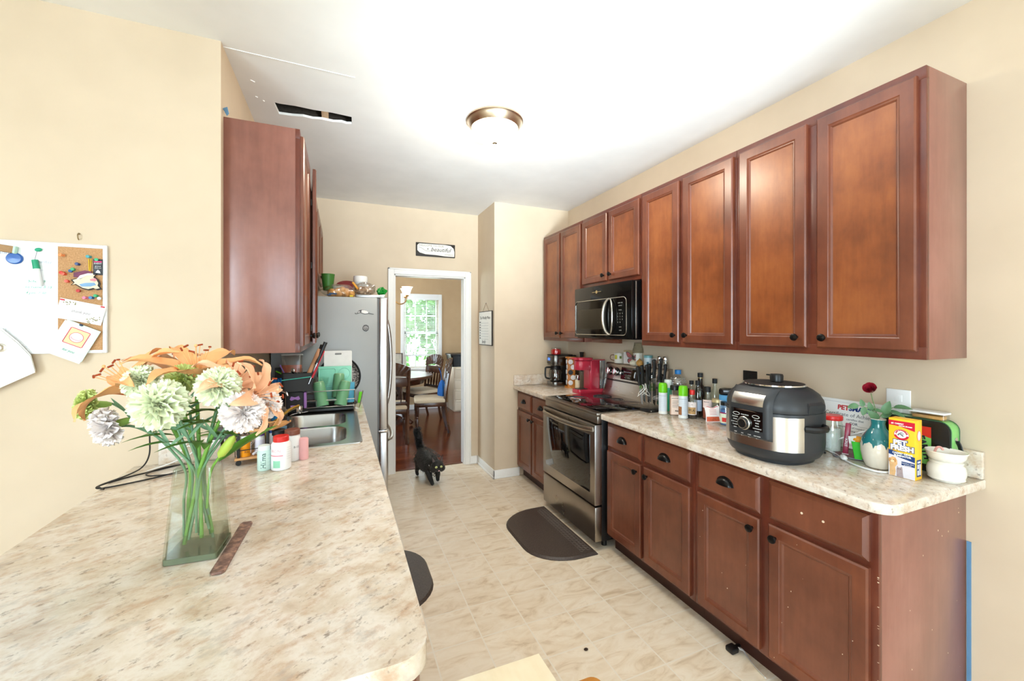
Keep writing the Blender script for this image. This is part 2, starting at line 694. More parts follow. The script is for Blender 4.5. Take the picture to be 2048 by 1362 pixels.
# the patch line of the ceiling repair and small torn flakes
mb.box(-0.62, 0.12, 2.196, 2.202, ZC - 0.0025, ZC, mtx=Matrix.Translation((0, 0, 0)) @ Matrix.Rotation(R_(1.5), 4, 'Z'))
for fx, fy, s in ((-0.425, 2.42, 0.03), (-0.43, 2.58, 0.018), (-0.40, 2.61, 0.014)):
    mb.prism([(fx, fy), (fx + s * 0.6, fy + s * 0.4), (fx + s * 0.1, fy + s * 1.6)], ZC - 0.004, ZC)
struct('ceiling', mb, CEIL, smooth=0)
cav = mat('dark_attic_insulation', (62, 54, 46), 0.95, var=0.5, vs=60)
mb = MB()
mb.raw([(-0.5, 2.56, ZC + .012), (0.2, 2.56, ZC + .012), (0.2, 2.80, ZC + .012), (-0.5, 2.80, ZC + .012), (-0.5, 2.56, ZC + .15), (0.2, 2.56, ZC + .15), (0.2, 2.80, ZC + .15), (-0.5, 2.80, ZC + .15)],
       [[4, 5, 6, 7], [0, 1, 5, 4], [1, 2, 6, 5], [2, 3, 7, 6], [3, 0, 4, 7]])
o = struct('ceiling_cavity', mb, cav)
solo('wooden_joist', MB().box(-0.11, -0.072, 2.57, 2.79, ZC + 0.016, ZC + 0.12, 0.003), wood_mat('raw_pine', (176, 140, 104), (200, 166, 130), (216, 186, 150), 0.7, (1, 0.1, 1), 6, 0, 3),
     'raw pine joist crossing the torn hole in the white ceiling', 'joist')
struct('ceiling_dining', MB().box(-1.8, 3.2, 4.46, 7.9, ZC, ZC + 0.1), CEIL)

struct('wall_left', MB().box(XL - 0.12, XL, YW, YF + .1, 0, ZC), WALL)
struct('wall_breakfast', MB().box(-3.4, XL - 0.12, YW, YW + 0.12, 0, ZC), WALL)
mb = MB()
mb.box(XL, DX0, YF, YF + 0.115, 0, ZC).box(DX1, 2.4, YF, YF + 0.115, 0, ZC).box(DX0, DX1, YF, YF + 0.115, DZ, ZC)
struct('wall_far', mb, WALL)
struct('wall_pantry', MB().box(XP, 2.4, YP, YF, 0, ZC), WALL)
struct('wall_right', MB().box(XW, XW + 0.15, -6.4, YP, 0, ZC), WALL)
mb = MB()
mb.box(-3.4, -1.1, -6.4, -6.25, 0, ZC).box(2.3, 2.4, -6.4, -6.25, 0, ZC).box(-1.1, 2.3, -6.4, -6.25, 2.25, ZC)
struct('wall_back', mb, WALL)
mb = MB()
mb.box(-3.45, -3.3, -6.4, -3.7, 0, ZC).box(-3.45, -3.3, -1.1, YW + .1, 0, ZC).box(-3.45, -3.3, -3.7, -1.1, 0, 0.6).box(-3.45, -3.3, -3.7, -1.1, 2.3, ZC)
struct('wall_side', mb, WALL)

# dining room shell
WX0, WX1, WZ0, WZ1, WY = 1.06, 1.69, 0.76, 2.07, 7.70
mb = MB()
mb.box(-1.8, WX0, WY, WY + .12, 0, ZC).box(WX1, 3.2, WY, WY + .12, 0, ZC).box(WX0, WX1, WY, WY + .12, 0, WZ0).box(WX0, WX1, WY, WY + .12, WZ1, ZC)
struct('wall_dining_far', mb, WALLD)
struct('wall_dining_right', MB().box(3.05, 3.2, 4.46, WY, 0, ZC), WALLD)
mb = MB()
mb.box(-1.8, -1.65, 4.46, 5.3, 0, ZC).box(-1.8, -1.65, 7.1, WY, 0, ZC).box(-1.8, -1.65, 5.3, 7.1, 0, 0.7).box(-1.8, -1.65, 5.3, 7.1, 2.2, ZC)
struct('wall_dining_left', mb, WALLD)
struct('wall_dining_near', MB().box(-1.8, XL, YF + 0.01, YF + 0.115, 0, ZC), WALLD)

# trim
def casing(x0, x1, z1, y, w, t):
    m = MB()
    m.box(x0 - w, x0, y - t, y, 0, z1 + w, 0.004).box(x1, x1 + w, y - t, y, 0, z1 + w, 0.004).box(x0, x1, y - t, y, z1, z1 + w, 0.004)
    m.box(x0 - w, x0 - w + .016, y - t - .006, y, 0, z1 + w, 0.003).box(x1 + w - .016, x1 + w, y - t - .006, y, 0, z1 + w, 0.003).box(x0 - w, x1 + w, y - t - .006, y, z1 + w - .016, z1 + w, 0.003)
    return m
m = casing(DX0, DX1, DZ, YF, 0.062, 0.018)
m.box(DX0 - .002, DX0 + .014, YF - .004, YF + .12, 0, DZ, 0.002).box(DX1 - .014, DX1 + .002, YF - .004, YF + .12, 0, DZ, 0.002).box(DX0, DX1, YF - .004, YF + .12, DZ - .014, DZ + .002, 0.002)
struct('trim_1', m, TRIM)
def base_h(m, x0, x1, y0, y1):
    m.box(x0, x1, y0, y1, 0, 0.082, 0.003)
m = MB().box(XP - .014, XP, YP - .014, YF, 0, .085, .004).box(XP - .02, XP, YP - .02, YF, 0, .022, .006)
struct('baseboard_pantry', m, TRIM)
m = MB().box(XP - .014, 1.665, YP - .014, YP, 0, .085, .004).box(XP - .02, 1.665, YP - .02, YP, 0, .022, .006)
struct('baseboard_niche', m, TRIM)
struct('baseboard_far', MB().box(DX1 + .062, XP - .014, YF - .014, YF, 0, .085, .004).box(DX1 + .062, XP - .014, YF - .02, YF, 0, .022, .006), TRIM)
struct('baseboard_dining', MB().box(-1.65, 3.05, WY - .015, WY, 0, .09, .004), TRIM)
struct('trim_2', MB().box(DX0, DX1, 4.392, 4.42, 0, 0.006, 0.003), mat('threshold_wood', (92, 48, 24), 0.3))

# dining room window
m = MB()
tw = 0.066
m.box(WX0 - tw, WX0, WY - .02, WY, WZ0 - .02, WZ1 + tw, .004).box(WX1, WX1 + tw, WY - .02, WY, WZ0 - .02, WZ1 + tw, .004).box(WX0, WX1, WY - .02, WY, WZ1, WZ1 + tw, .004)
m.box(WX0 - tw - .01, WX1 + tw + .01, WY - .045, WY, WZ0 - .035, WZ0, .006).box(WX0 - tw, WX1 + tw, WY - .016, WY, WZ0 - .10, WZ0 - .035, .004)
zm = (WZ0 + WZ1) / 2
for za, zb, yy in ((WZ0, zm + .02, WY + .03), (zm - .02, WZ1, WY + .055)):
    m.box(WX0, WX0 + .04, yy, yy + .025, za, zb, .003).box(WX1 - .04, WX1, yy, yy + .025, za, zb, .003)
    m.box(WX0, WX1, yy, yy + .025, za, za + .04, .003).box(WX0, WX1, yy, yy + .025, zb - .04, zb, .003)
    for k in (1, 2):
        xx = WX0 + (WX1 - WX0) * k / 3
        m.box(xx - .008, xx + .008, yy + .004, yy + .02, za, zb)
    m.box(WX0, WX1, yy + .004, yy + .02, (za + zb) / 2 - .008, (za + zb) / 2 + .008)
w1 = struct('window_1', m, TRIM)
struct('window_pane', MB().box(WX0 + .02, WX1 - .02, WY + .04, WY + .044, WZ0 + .02, zm).box(WX0 + .02, WX1 - .02, WY + .066, WY + .07, zm, WZ1 - .02), pane_mat('window_glass'), w1)

# trees and hedge outside the dining room window
LEAFO = mat('sunlit_foliage', (96, 140, 70), 0.6, var=0.5, vs=3)
BARK = mat('bark', (88, 72, 58), 0.9, var=0.3)
for k, (tx, ty, hh, rr) in enumerate(((0.75, 11.0, 4.6, 1.0), (2.95, 11.6, 4.2, 1.05), (2.1, 15.5, 5.6, 1.7), (5.9, 15.0, 5.0, 1.5))):
    t = thing('garden_tree', ['slim green tree seen through the left side of the dining window', 'full green tree seen through the right side of the dining window', 'tall green tree farthest behind the dining window', 'broad green tree at the far right behind the dining window'][k], 'tree', (tx, ty, -0.6), group='trees outside the window')
    part('trunk', MB().tube([(0, 0, 0), (0.05, 0, hh * .4), (0, 0.05, hh * .8)], [.12, .09, .03], 8), BARK, t)
    m = MB()
    r = random.Random(k)
    for i in range(900):
        a, b, q = r.uniform(0, 2 * PI), r.uniform(-1, 1), r.random() ** 0.4
        p = Vector((math.cos(a) * math.sqrt(1 - b * b) * rr * q, math.sin(a) * math.sqrt(1 - b * b) * rr * q, hh * .56 + b * hh * .43 * q))
        E_ = Euler((r.uniform(0, 6), r.uniform(0, 6), r.uniform(0, 6))).to_matrix().to_4x4()
        s_ = r.uniform(.10, .2)
        m.raw([(-s_, 0, 0), (0, -s_ * .5, .02), (s_, 0, 0), (0, s_ * .5, .02)], [[0, 1, 2, 3]], Matrix.Translation(p) @ E_)
    part('foliage', m, LEAFO, t, kind='stuff', smooth=0)
struct('ground_outside', MB().box(-14, 16, 7.95, 32, -0.7, -0.6), mat('lawn_green', (120, 150, 84), 0.9, var=0.3, vs=4))

# ------------------------------------------------------------------ cabinets (local: x along the front, y into the cabinet, z up)
def door_mb(x0, x1, z0, z1, y=-0.019, rail=0.058, arch=False):
    """recessed-panel door; front face at y, material 0 frame, 1 panel"""
    m = MB()
    w, h = x1 - x0, z1 - z0
    def ring(i, d):
        return [(x0 + i, y + d, z0 + i), (x1 - i, y + d, z0 + i), (x1 - i, y + d, z1 - i), (x0 + i, y + d, z1 - i)]
    lv = [(0, 0.019), (0, 0.005), (0.006, 0.0), (rail - 0.012, 0.0), (rail - 0.008, 0.003), (rail - 0.002, 0.004), (rail + 0.004, 0.010)]
    vs = []
    for i, d in lv:
        vs += ring(i, d)
    fs = []
    for k in range(len(lv) - 1):
        for i in range(4):
            j = (i + 1) % 4
            fs.append([k * 4 + i, k * 4 + j, (k + 1) * 4 + j, (k + 1) * 4 + i])
    m.raw(vs, fs)
    m.raw(ring(0, 0.019), [[0, 1, 2, 3]])
    m.at(1).raw(ring(rail + 0.004, 0.010), [[0, 1, 2, 3]])
    return m


def drawer_mb(x0, x1, z0, z1, y=-0.019):
    m = MB()
    def ring(i, d):
        return [(x0 + i, y + d, z0 + i), (x1 - i, y + d, z0 + i), (x1 - i, y + d, z1 - i), (x0 + i, y + d, z1 - i)]
    lv = [(0, 0.019), (0, 0.009), (0.004, 0.006), (0.016, 0.0)]
    vs = sum([ring(i, d) for i, d in lv], [])
    fs = [[k * 4 + i, k * 4 + (i + 1) % 4, (k + 1) * 4 + (i + 1) % 4, (k + 1) * 4 + i] for k in range(3) for i in range(4)]
    m.raw(vs, fs)
    m.raw(ring(0, 0.019), [[0, 1, 2, 3]])
    m.at(1).raw(ring(0.016, 0.0), [[0, 1, 2, 3]])
    return m


KNOB_ME = MB().lathe([(0.0065, 0), (0.006, 0.012), (0.0145, 0.017), (0.0165, 0.022), (0.015, 0.027), (0.008, 0.030), (0, 0.0305)], seg=20, mtx=Matrix.Rotation(PI / 2, 4, 'X')).mesh('knob', KNOBM)
_m = MB()
_a = [PI * k / 12 for k in range(13)]
_rings = []
for q in range(7):
    t = PI / 2 * q / 6
    # bin pull: a half cup, flat back against the drawer, open below
    _rings.append([(0.041 * math.cos(a), -0.026 * math.sin(t) * (0.35 + 0.65 * math.sin(a)) - 0.001, 0.034 * math.sin(a) * math.cos(t) if t < PI / 2 - 1e-3 else 0.0) for a in _a])
_m.loft(_rings, cap=False, closed=False)
_m.tube([(0.043 * math.cos(a), -0.002, 0.036 * math.sin(a)) for a in _a], 0.0025, 6)
PULL_ME = _m.mesh('cup_pull', KNOBM, 50)


def hang(name, me, parent, x, y, z):
    o = bpy.data.objects.new(name, me)
    COL.objects.link(o)
    o.parent = parent
    o.location = (x, y, z)
    return o


def carcass(w, d, h, side, face=0.019, open_front=True):
    m = MB()
    m.box(0, w, 0, d, 0, h, 0.0015)
    return m


FRAMEB = wood_mat('stained_maple_face_frame', (84, 36, 24), (100, 46, 30), (114, 56, 36), 0.33)


def wall_cab(label, loc, rz, w, d, h, doors, kn, end=None, open_deg=None):
    """doors: list of (x0,x1); kn: x of each knob; end: 'L'/'R' side showing the pale laminate"""
    t = thing('wall_cabinet', label, 'cabinet', loc, rz, 'reddish brown kitchen wall cabinets')
    m = MB()
    m.box(0, w, 0.019, d, 0, h, 0.001)
    part('body', m, WSIDE, t)
    m = MB()
    st = 0.038
    xs = [0] + [v for dd in doors for v in (dd[0] + 0.012, dd[1] - 0.012)] + [w]
    m.box(0, w, 0, 0.019, 0, 0.045, .001).box(0, w, 0, 0.019, h - 0.045, h, .001)
    for i in range(0, len(xs), 2):
        m.box(xs[i], xs[i + 1], 0, 0.019, 0.045, h - 0.045, .001)
    part('face_frame', m, FRAMEB, t)
    for i, (a, b) in enumerate(doors):
        dm = door_mb(a, b, 0.03, h - 0.03)
        if open_deg and open_deg[i]:
            hx = b if open_deg[i] > 0 else a
            dm.xf(0, Matrix.Translation((hx, -0.002, 0)) @ Matrix.Rotation(R_(open_deg[i]), 4, 'Z') @ Matrix.Translation((-hx, 0, 0)))
        dr = part('door', dm, [WFRAME, WDOOR], t)
        if kn[i] is not None:
            hang('knob', KNOB_ME, dr, kn[i], -0.019 - (0.012 if open_deg and open_deg[i] else 0), 0.075)
        if open_deg and open_deg[i]:
            hx = b if open_deg[i] > 0 else a
            for zz in (0.12, h / 2, h - 0.12):
                hm = MB().box(hx - 0.028 if open_deg[i] > 0 else hx + 0.004, hx - 0.004 if open_deg[i] > 0 else hx + .028, -0.004, 0.002, zz - .02, zz + .02, .001)
                part('hinge', hm, STEEL, t)
    return t


# right wall: faces -x, so local x runs towards -y
UH = 1.063
UZ = 1.367
UXF = 1.943
cab = [
    ('two-door wall cabinet at the far corner beside the niche wall', 3.812, 0.745, UZ, UH, [(0.03, 0.362), (0.383, 0.73)], [0.33, 0.415]),
    ('short two-door wall cabinet above the black microwave', 3.065, 0.758, UZ + 0.465, UH - 0.465, [(0.012, 0.367), (0.394, 0.748)], [0.335, 0.426]),
    ('tall two-door wall cabinet between the microwave and the end cabinet', 2.305, 0.748, UZ, UH, [(0.022, 0.355), (0.388, 0.735)], [0.325, 0.42]),
    ('widest two-door wall cabinet at the near end over the pressure cooker', 1.555, 0.765, UZ, UH, [(0.024, 0.36), (0.404, 0.743)], [0.322, 0.437]),
]
for lab, y, w, z, h, ds, kn in cab:
    wall_cab(lab, (UXF, y, z), -90, w, XW - UXF, h, ds, kn)

# wooden fixing strip under the microwave cabinet
solo('wooden_strip', MB().box(1.99, 2.02, 2.62, 3.0, 1.368, 1.40, .002), WFRAME, 'loose wood strip under the microwave, along its far half', 'wood strip')

# left wall: faces +x, local x runs towards +y
LXF = -0.183
wall_cab('near end wall cabinet on the left wall with a pale scuffed side panel', (LXF, 2.19, UZ), 90, 0.83, LXF - XL, UH, [(0.008, 0.405), (0.425, 0.82)], [0.375, 0.46], open_deg=[0, 4])
wall_cab('wall cabinet on the left wall between the sink and the fridge', (LXF, 3.02, UZ), 90, 0.39, LXF - XL, UH, [(0.01, 0.38)], [0.05])
wall_cab('short wall cabinet on the left wall above the fridge', (LXF, 3.42, 1.85), 90, 0.91, LXF - XL, UH - (1.85 - UZ), [(0.02, 0.45), (0.47, 0.89)], [0.42, 0.50])


def base_cab(label, loc, rz, w, d, cols, toe=True, endface=False, pulls=True, knobs=None, kind_pull=None):
    """cols: list of (x0,x1) of the drawer/door columns"""
    t = thing('base_cabinet', label, 'cabinet', loc, rz, 'reddish brown kitchen base cabinets')
    H = 0.876
    m = MB()
    m.box(0, w, 0.019, d, 0.10, H, 0.001)
    m.box(0.0, w, 0.075, d, 0, 0.10)
    part('body', m, WSIDE if endface else WFRAME, t)
    m = MB()
    m.box(0.001, w - .001, 0.0007, 0.0185, 0.1005, 0.135).box(0.001, w - .001, 0.0007, 0.0185, H - .03, H - .0005).box(0.001, w - .001, 0.0007, 0.0185, 0.655, 0.69)
    xs = [0] + [v for c in cols for v in (c[0] + .012, c[1] - .012)] + [w]
    for i in range(0, len(xs), 2):
        m.box(xs[i], xs[i + 1], 0, 0.019, 0.10, H, .001)
    part('face_frame', m, FRAMEB, t)
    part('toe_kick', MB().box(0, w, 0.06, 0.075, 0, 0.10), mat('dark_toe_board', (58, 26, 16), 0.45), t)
    for i, (a, b) in enumerate(cols):
        dw = part('drawer', drawer_mb(a, b, 0.694, 0.852), [WFRAME, WBASE], t)
        if kind_pull is None or kind_pull[i]:
            hang('cup_pull', PULL_ME, dw, (a + b) / 2, -0.019, 0.762)
        else:
            mm = MB()
            for s in (-0.038, 0.038):
                mm.cyl(((a + b) / 2 + s, -0.0175, 0.772), 0.0045, 0.003, seg=10, axis='y', mtx=Matrix.Translation((0, -0.003, 0)))
            part('screw_hole', mm, mat('bare_chipped_wood', (226, 204, 176), 0.8), dw)
        dr = part('door', door_mb(a, b, 0.118, 0.672), [WFRAME, WBASE], t)
        hang('knob', KNOB_ME, dr, knobs[i], -0.019, 0.625)
    return t


BXF = 1.651
BD = XW - BXF
base_cab('base cabinet between the niche wall and the range', (BXF, 3.812, 0), -90, 0.745, BD, [(0.02, 0.345), (0.365, 0.73)], knobs=[0.315, 0.395])
base_cab('base cabinet right next to the range with two cup pulls', (BXF, 2.295, 0), -90, 0.738, BD, [(0.012, 0.343), (0.37, 0.714)], knobs=[0.31, 0.403])
bc = base_cab('near end base cabinet with scratched side and a drawer missing its pull', (BXF, 1.556, 0), -90, 0.764, BD, [(0.024, 0.352), (0.392, 0.742)], endface=True, knobs=[0.322, 0.424], kind_pull=[1, 0])
# scratches and chips on the end cabinet
r = random.Random(3)
CHIP = mat('bare_chipped_wood', (226, 204, 176), 0.8)
m = MB()
for i in range(16):
    x, z, s = r.uniform(0.06, 0.60), r.uniform(0.12, 0.8), r.uniform(.001, .0024)
    m.box(0.764, 0.7647, x, x + s, z, z + s * r.uniform(.6, 3))
for i in range(12):
    z = r.uniform(0.12, 0.72)
    m.box(0.7605, 0.7648, -0.0006, 0.0015, z, z + r.uniform(.001, .003))
for i in range(14):
    x, z, s = r.uniform(0.03, 0.74), r.uniform(0.13, 0.66), r.uniform(.001, .0028)
    m.box(x, x + s, -0.0202, -0.019, z, z + s * r.uniform(.6, 2.5))
part('chipped_spots', m, CHIP, bc, kind='stuff')

# countertops on the right
def ctop(name, label, poly, bs, z0=0.8765, z1=0.914):
    t = thing(name, label, 'countertop', (0, 0, 0))
    part('slab', MB().prism(poly, z0, z1, bev=0.006), GRAN, t)
    for b in bs:
        part('backsplash', MB().box(*b, 0.9145, 1.016, 0.003), GRAN, t)
    return t
arc = [(1.597 + .07 - .07 * math.sin(R_(a)), 0.739 + .07 - .07 * math.cos(R_(a))) for a in range(0, 91, 15)]
ctop('countertop', 'speckled beige laminate countertop under the pressure cooker', [(XW - .002, 0.739)] + arc + [(1.597, 2.297), (XW - .002, 2.297)], [(XW - .022, XW - .002, 0.741, 2.297)])
ctop('countertop', 'short speckled laminate countertop under the two coffee makers', [(XW - .002, 3.072), (1.597, 3.072), (1.597, YP - .002), (XW - .002, YP - .002)],
     [(XW - .022, XW - .002, 3.072, YP - .024), (1.60, XW - .002, YP - .022, YP - .002)])

# peninsula: long countertop on the left with the sink cut out
SX0, SX1, SY0, SY1 = -0.40, 0.095, 2.165, 3.02
Xc = 0.147
bm = bmesh.new()
ac = [(Xc - .06 + .06 * math.cos(R_(a)), 0.712 + .06 + .06 * math.sin(R_(a))) for a in range(-90, 1, 15)]
outer = [(-0.785, 0.712)] + ac + [(Xc, 3.41), (XL + .002, 3.41), (XL + .002, YW - .002), (-0.785, YW - .002)]
holep = [(SX0 + .012, SY0 + .012), (SX1 - .012, SY0 + .012), (SX1 - .012, SY1 - .012), (SX0 + .012, SY1 - .012)]
for loop in (outer, holep):
    vs = [bm.verts.new((x, y, 0.914)) for x, y in loop]
    for i in range(len(vs)):
        bm.edges.new((vs[i], vs[(i + 1) % len(vs)]))
bmesh.ops.triangle_fill(bm, edges=bm.edges[:], use_beauty=True)
mb = MB().bm(bm)
for loop in (outer, holep):
    n = len(loop)
    mb.raw([(x, y, .914) for x, y in loop] + [(x, y, .872) for x, y in loop], [[i, (i + 1) % n, n + (i + 1) % n, n + i] for i in range(n)])
bm = bmesh.new()
for loop in (outer, holep):
    vs = [bm.verts.new((x, y, 0.872)) for x, y in loop]
    for i in range(len(vs)):
        bm.edges.new((vs[i], vs[(i + 1) % len(vs)]))
bmesh.ops.triangle_fill(bm, edges=bm.edges[:], use_beauty=True)
mb.bm(bm)
pen = thing('peninsula_countertop', 'long speckled laminate peninsula countertop holding the sink and flower vase', 'countertop')
part('slab', mb, GRAN, pen)
part('backsplash', MB().box(-0.70, XL + .02, YW - .022, YW - .002, .9145, 1.016, .003), GRAN, pen)
part('backsplash', MB().box(XL + .001, XL + .021, YW - .022, 3.41, .9145, 1.016, .003), GRAN, pen)
# cabinets that carry the peninsula
t = thing('peninsula_cabinet', 'reddish brown cabinet base under the left peninsula countertop', 'cabinet', (0, 0, 0))
m = MB()
x0, x1, y0, y1 = XL + .01, Xc - .03, 0.75, 3.40
m.box(x0, x1, y0, y1, 0.10, 0.68).box(x0, x0 + .02, y0, y1, 0.68, .871).box(x1 - .02, x1, y0, y1, .68, .871).box(x0, x1, y0, y0 + .02, .68, .871).box(x0, x1, y1 - .02, y1, .68, .871)
m.box(x0 + .02, x1 - .075, y0 + .05, y1, 0, .10)
part('body', m, WSIDE, t)
for k in range(6):
    a = 0.77 + k * 0.435
    dm = door_mb(0, 0.41, 0.118, 0.672)
    part('door', dm, [WFRAME, WBASE], t, loc=(x1 + .001, a, 0), rot=(0, 0, R_(90)))
    part('drawer', drawer_mb(0, 0.41, 0.694, 0.852), [WFRAME, WBASE], t, loc=(x1 + .001, a, 0), rot=(0, 0, R_(90)))

# ------------------------------------------------------------------ range (local: x along the front, y into it; rz=-90 faces -x)
RX, RY = 1.585, 3.066
rg = thing('range', 'stainless electric range with black glass top and oven window', 'range', (RX, RY, 0), -90)
W = 0.757
m = MB()
m.box(0.004, W - .004, 0.03, 0.63, 0.05, 0.895, .003)
part('body', m, mat('black_enamel_side', (22, 22, 24), 0.3), rg)
m = MB().box(0, W, -0.012, 0.64, 0.897, 0.918, .004)
part('cooktop_frame', m, STEELD, rg)
m = MB().box(0.018, W - .018, 0.03, 0.56, 0.917, 0.9215, .002)
ct = part('cooktop', m, GLASSB, rg)
m = MB()
RING = mat('burner_print', (62, 62, 64), 0.3)
for cx, cy, rr in ((0.19, 0.17, 0.10), (0.56, 0.17, 0.115), (0.19, 0.43, 0.075), (0.56, 0.43, 0.085), (0.375, 0.44, 0.05)):
    m = MB()
    for r1 in (rr, rr * .62):
        m.tube([(cx + r1 * math.cos(2 * PI * k / 40), cy + r1 * math.sin(2 * PI * k / 40), 0.9216) for k in range(40)], 0.0012, 4, closed=True)
    part('burner_ring', m, RING, ct)
# control strip under the glass, oven door, handle, drawer
part('front_rail', MB().box(0, W, -0.008, 0.03, 0.845, 0.896, .004), STEELD, rg)
m = MB()
m.box(0.0, W, -0.03, 0.03, 0.30, 0.838, .006)
od = part('oven_door', m, STEELD, rg)
part('oven_window', MB().box(0.06, W - .055, -0.034, -0.028, 0.375, 0.765, .002), GLASSB, od)
m = MB()
hp = [(0.02 + (W - .04) * k / 16, -0.032 - 0.058 * math.sin(PI * k / 16) ** 0.55, 0.806) for k in range(17)]
m.tube(hp, 0.016, 10, flat=(0.55, 1.0))
part('oven_handle', m, STEELD, od)
m = MB()
for k in range(3):
    m.box(W - .001, W + .002, 0.003, 0.007, 0.34 + k * 0.13, 0.44 + k * 0.13)
m.box(W - .02, W + .0015, -0.028, 0.028, 0.30, 0.838, .003)
part('door_side_trim', m, STEEL, od)
part('storage_drawer', MB().box(0, W, -0.026, 0.03, 0.055, 0.288, .006), STEELD, rg)
part('foot', MB().cyl((0.05, 0.08, 0), 0.018, 0.055), BLK, rg)
part('foot', MB().cyl((W - .05, 0.08, 0), 0.018, 0.055), BLK, rg)
# back panel
def back_y(z):
    return 0.575 + (z - .918) * 0.18
prof = [(0.560, 0.918), (0.575, 0.960), (0.585, 1.03), (0.588, 1.045), (0.585, 1.05), (0.603, 1.175), (0.612, 1.188), (0.645, 1.188), (0.645, 0.918)]
m = MB()
m.raw([(0.0, y, z) for y, z in prof] + [(W, y, z) for y, z in prof], [list(range(9))[::-1], list(range(9, 18))] + [[i, (i + 1) % 9, 9 + (i + 1) % 9, 9 + i] for i in range(9)])
bp = part('back_panel', m, STEELD, rg)
part('vent_slot', MB().box(0.04, W - .02, 0.584, 0.590, 1.036, 1.044), BLKM, bp)
Mt = Matrix.Translation((0, 0.594, 1.112)) @ Matrix.Rotation(R_(-8), 4, 'X')
m = MB().box(0.225, 0.535, -0.0025, 0.004, -0.052, 0.052, .002, mtx=Mt)
dp = part('control_panel', m, GLASSB, bp)
m = MB()
nrm = Mt.to_3x3()
for row, (zz, txt) in enumerate(((0.033, '- - - - -'), (0.012, 'bake broil warm'), (-0.014, '- - - - -   o 1 2 3'), (-0.034, 'o        4 5 6'))):
    m.text(txt, 0.014, Mt @ Vector((0.31, -0.0028, zz)), nrm @ Vector((1, 0, 0)), nrm @ Vector((0, 0, 1)))
part('lettering', m, mat('panel_print', (190, 190, 190), 0.6), dp)
part('clock_display', MB().box(0.43, 0.465, -0.0033, 0, 0.005, 0.022, mtx=Mt), mat('blue_clock_digits', (70, 120, 230), 0.4, emit=1.2), dp)
for kx in (0.075, 0.165, 0.60, 0.69):
    m = MB().lathe([(0.036, 0), (0.036, 0.004)], seg=28, mtx=Mt @ Matrix.Translation((kx, -0.001, 0.004)) @ Matrix.Rotation(PI / 2, 4, 'X'))
    m.at(1).lathe([(0.031, 0.004), (0.030, 0.028), (0.026, 0.032), (0, 0.033)], seg=28, mtx=Mt @ Matrix.Translation((kx, -0.001, 0.004)) @ Matrix.Rotation(PI / 2, 4, 'X'))
    m.box(-0.005, 0.005, -0.030, 0.030, 0.030, 0.040, .003, mtx=Mt @ Matrix.Translation((kx, -0.001, 0.004)) @ Matrix.Rotation(PI / 2, 4, 'X'))
    part('knob', m, [BLK, CHROME], bp)

# ------------------------------------------------------------------ microwave over the range
mw = thing('microwave', 'black over-the-range microwave with curved chrome handle', 'microwave', (1.858, 3.062, 1.405), -90)
W, Hm = 0.752, 0.418
part('body', MB().box(0, W, 0.03, 0.375, 0, Hm, .004), mat('black_gloss_shell', (10, 10, 11), 0.14, spec=0.3), mw)
part('front', MB().box(0, W, 0, 0.032, 0.008, Hm, .008), mat('black_gloss_front', (9, 9, 9), 0.1, spec=0.3), mw)
SILV = mat('satin_silver', (200, 196, 186), 0.25, 0.9)
fw, fh = 0.685, 0.275
m = MB()
m.tube([(0.355 + x, -0.001, 0.168 + z) for x, z in rrect(fw, fh, 0.035, 6)], 0.0028, 6, closed=True)
part('door_outline', m, SILV, mw)
part('door_window', MB().box(0.055, 0.43, -0.002, 0.004, 0.075, 0.235, .002), mat('tinted_mesh_window', (52, 46, 36), 0.35, spec=0.2), mw)
m = MB()
for sgn, th in ((-1, 0.0095), (1, 0.004)):
    pts = []
    for k in range(15):
        a = -PI / 2 + PI * k / 14
        pts.append((0.505 + sgn * 0.058 * math.cos(a) ** 1.0, -0.022 * math.cos(a) - 0.001, 0.168 + 0.135 * math.sin(a)))
    m.tube(pts, [th * (0.5 + 0.5 * math.cos(-PI / 2 + PI * k / 14)) + .003 for k in range(15)], 8)
part('handle', m, SILV, mw)
m = MB()
PRINT = mat('button_print', (150, 148, 140), 0.6)
for r0 in range(4):
    for c0 in range(3):
        if r0 == 3 and c0 == 2:
            continue
        m.text('789456123 0'[r0 * 3 + c0] if r0 < 3 else '0', 0.013, (0.60 + c0 * .026, -0.0006, 0.187 - r0 * .021))
for zz, tx in ((0.265, 'COOK  TIME'), (0.245, 'DEFROST'), (0.213, 'POWER'), (0.09, 'START'), (0.066, 'CLEAR')):
    m.text(tx, 0.0095, (0.628, -0.0006, zz))
part('keypad', m, PRINT, mw)
m = MB()
m.lathe([(0.013, 0), (0.013, 0.002)], seg=20, mtx=Matrix.Translation((0.33, 0, 0.368)) @ Matrix.Rotation(PI / 2, 4, 'X'))
m.box(0.27, 0.316, -0.002, 0, 0.366, 0.370).box(0.344, 0.39, -0.002, 0, 0.366, 0.370)
part('emblem', m, mat('brass_emblem', (205, 185, 140), 0.3, 0.8), mw)
part('door_edge_strip', MB().box(W - .004, W + .0015, 0.036, 0.044, 0.01, Hm - .006, .001), SILV, mw)

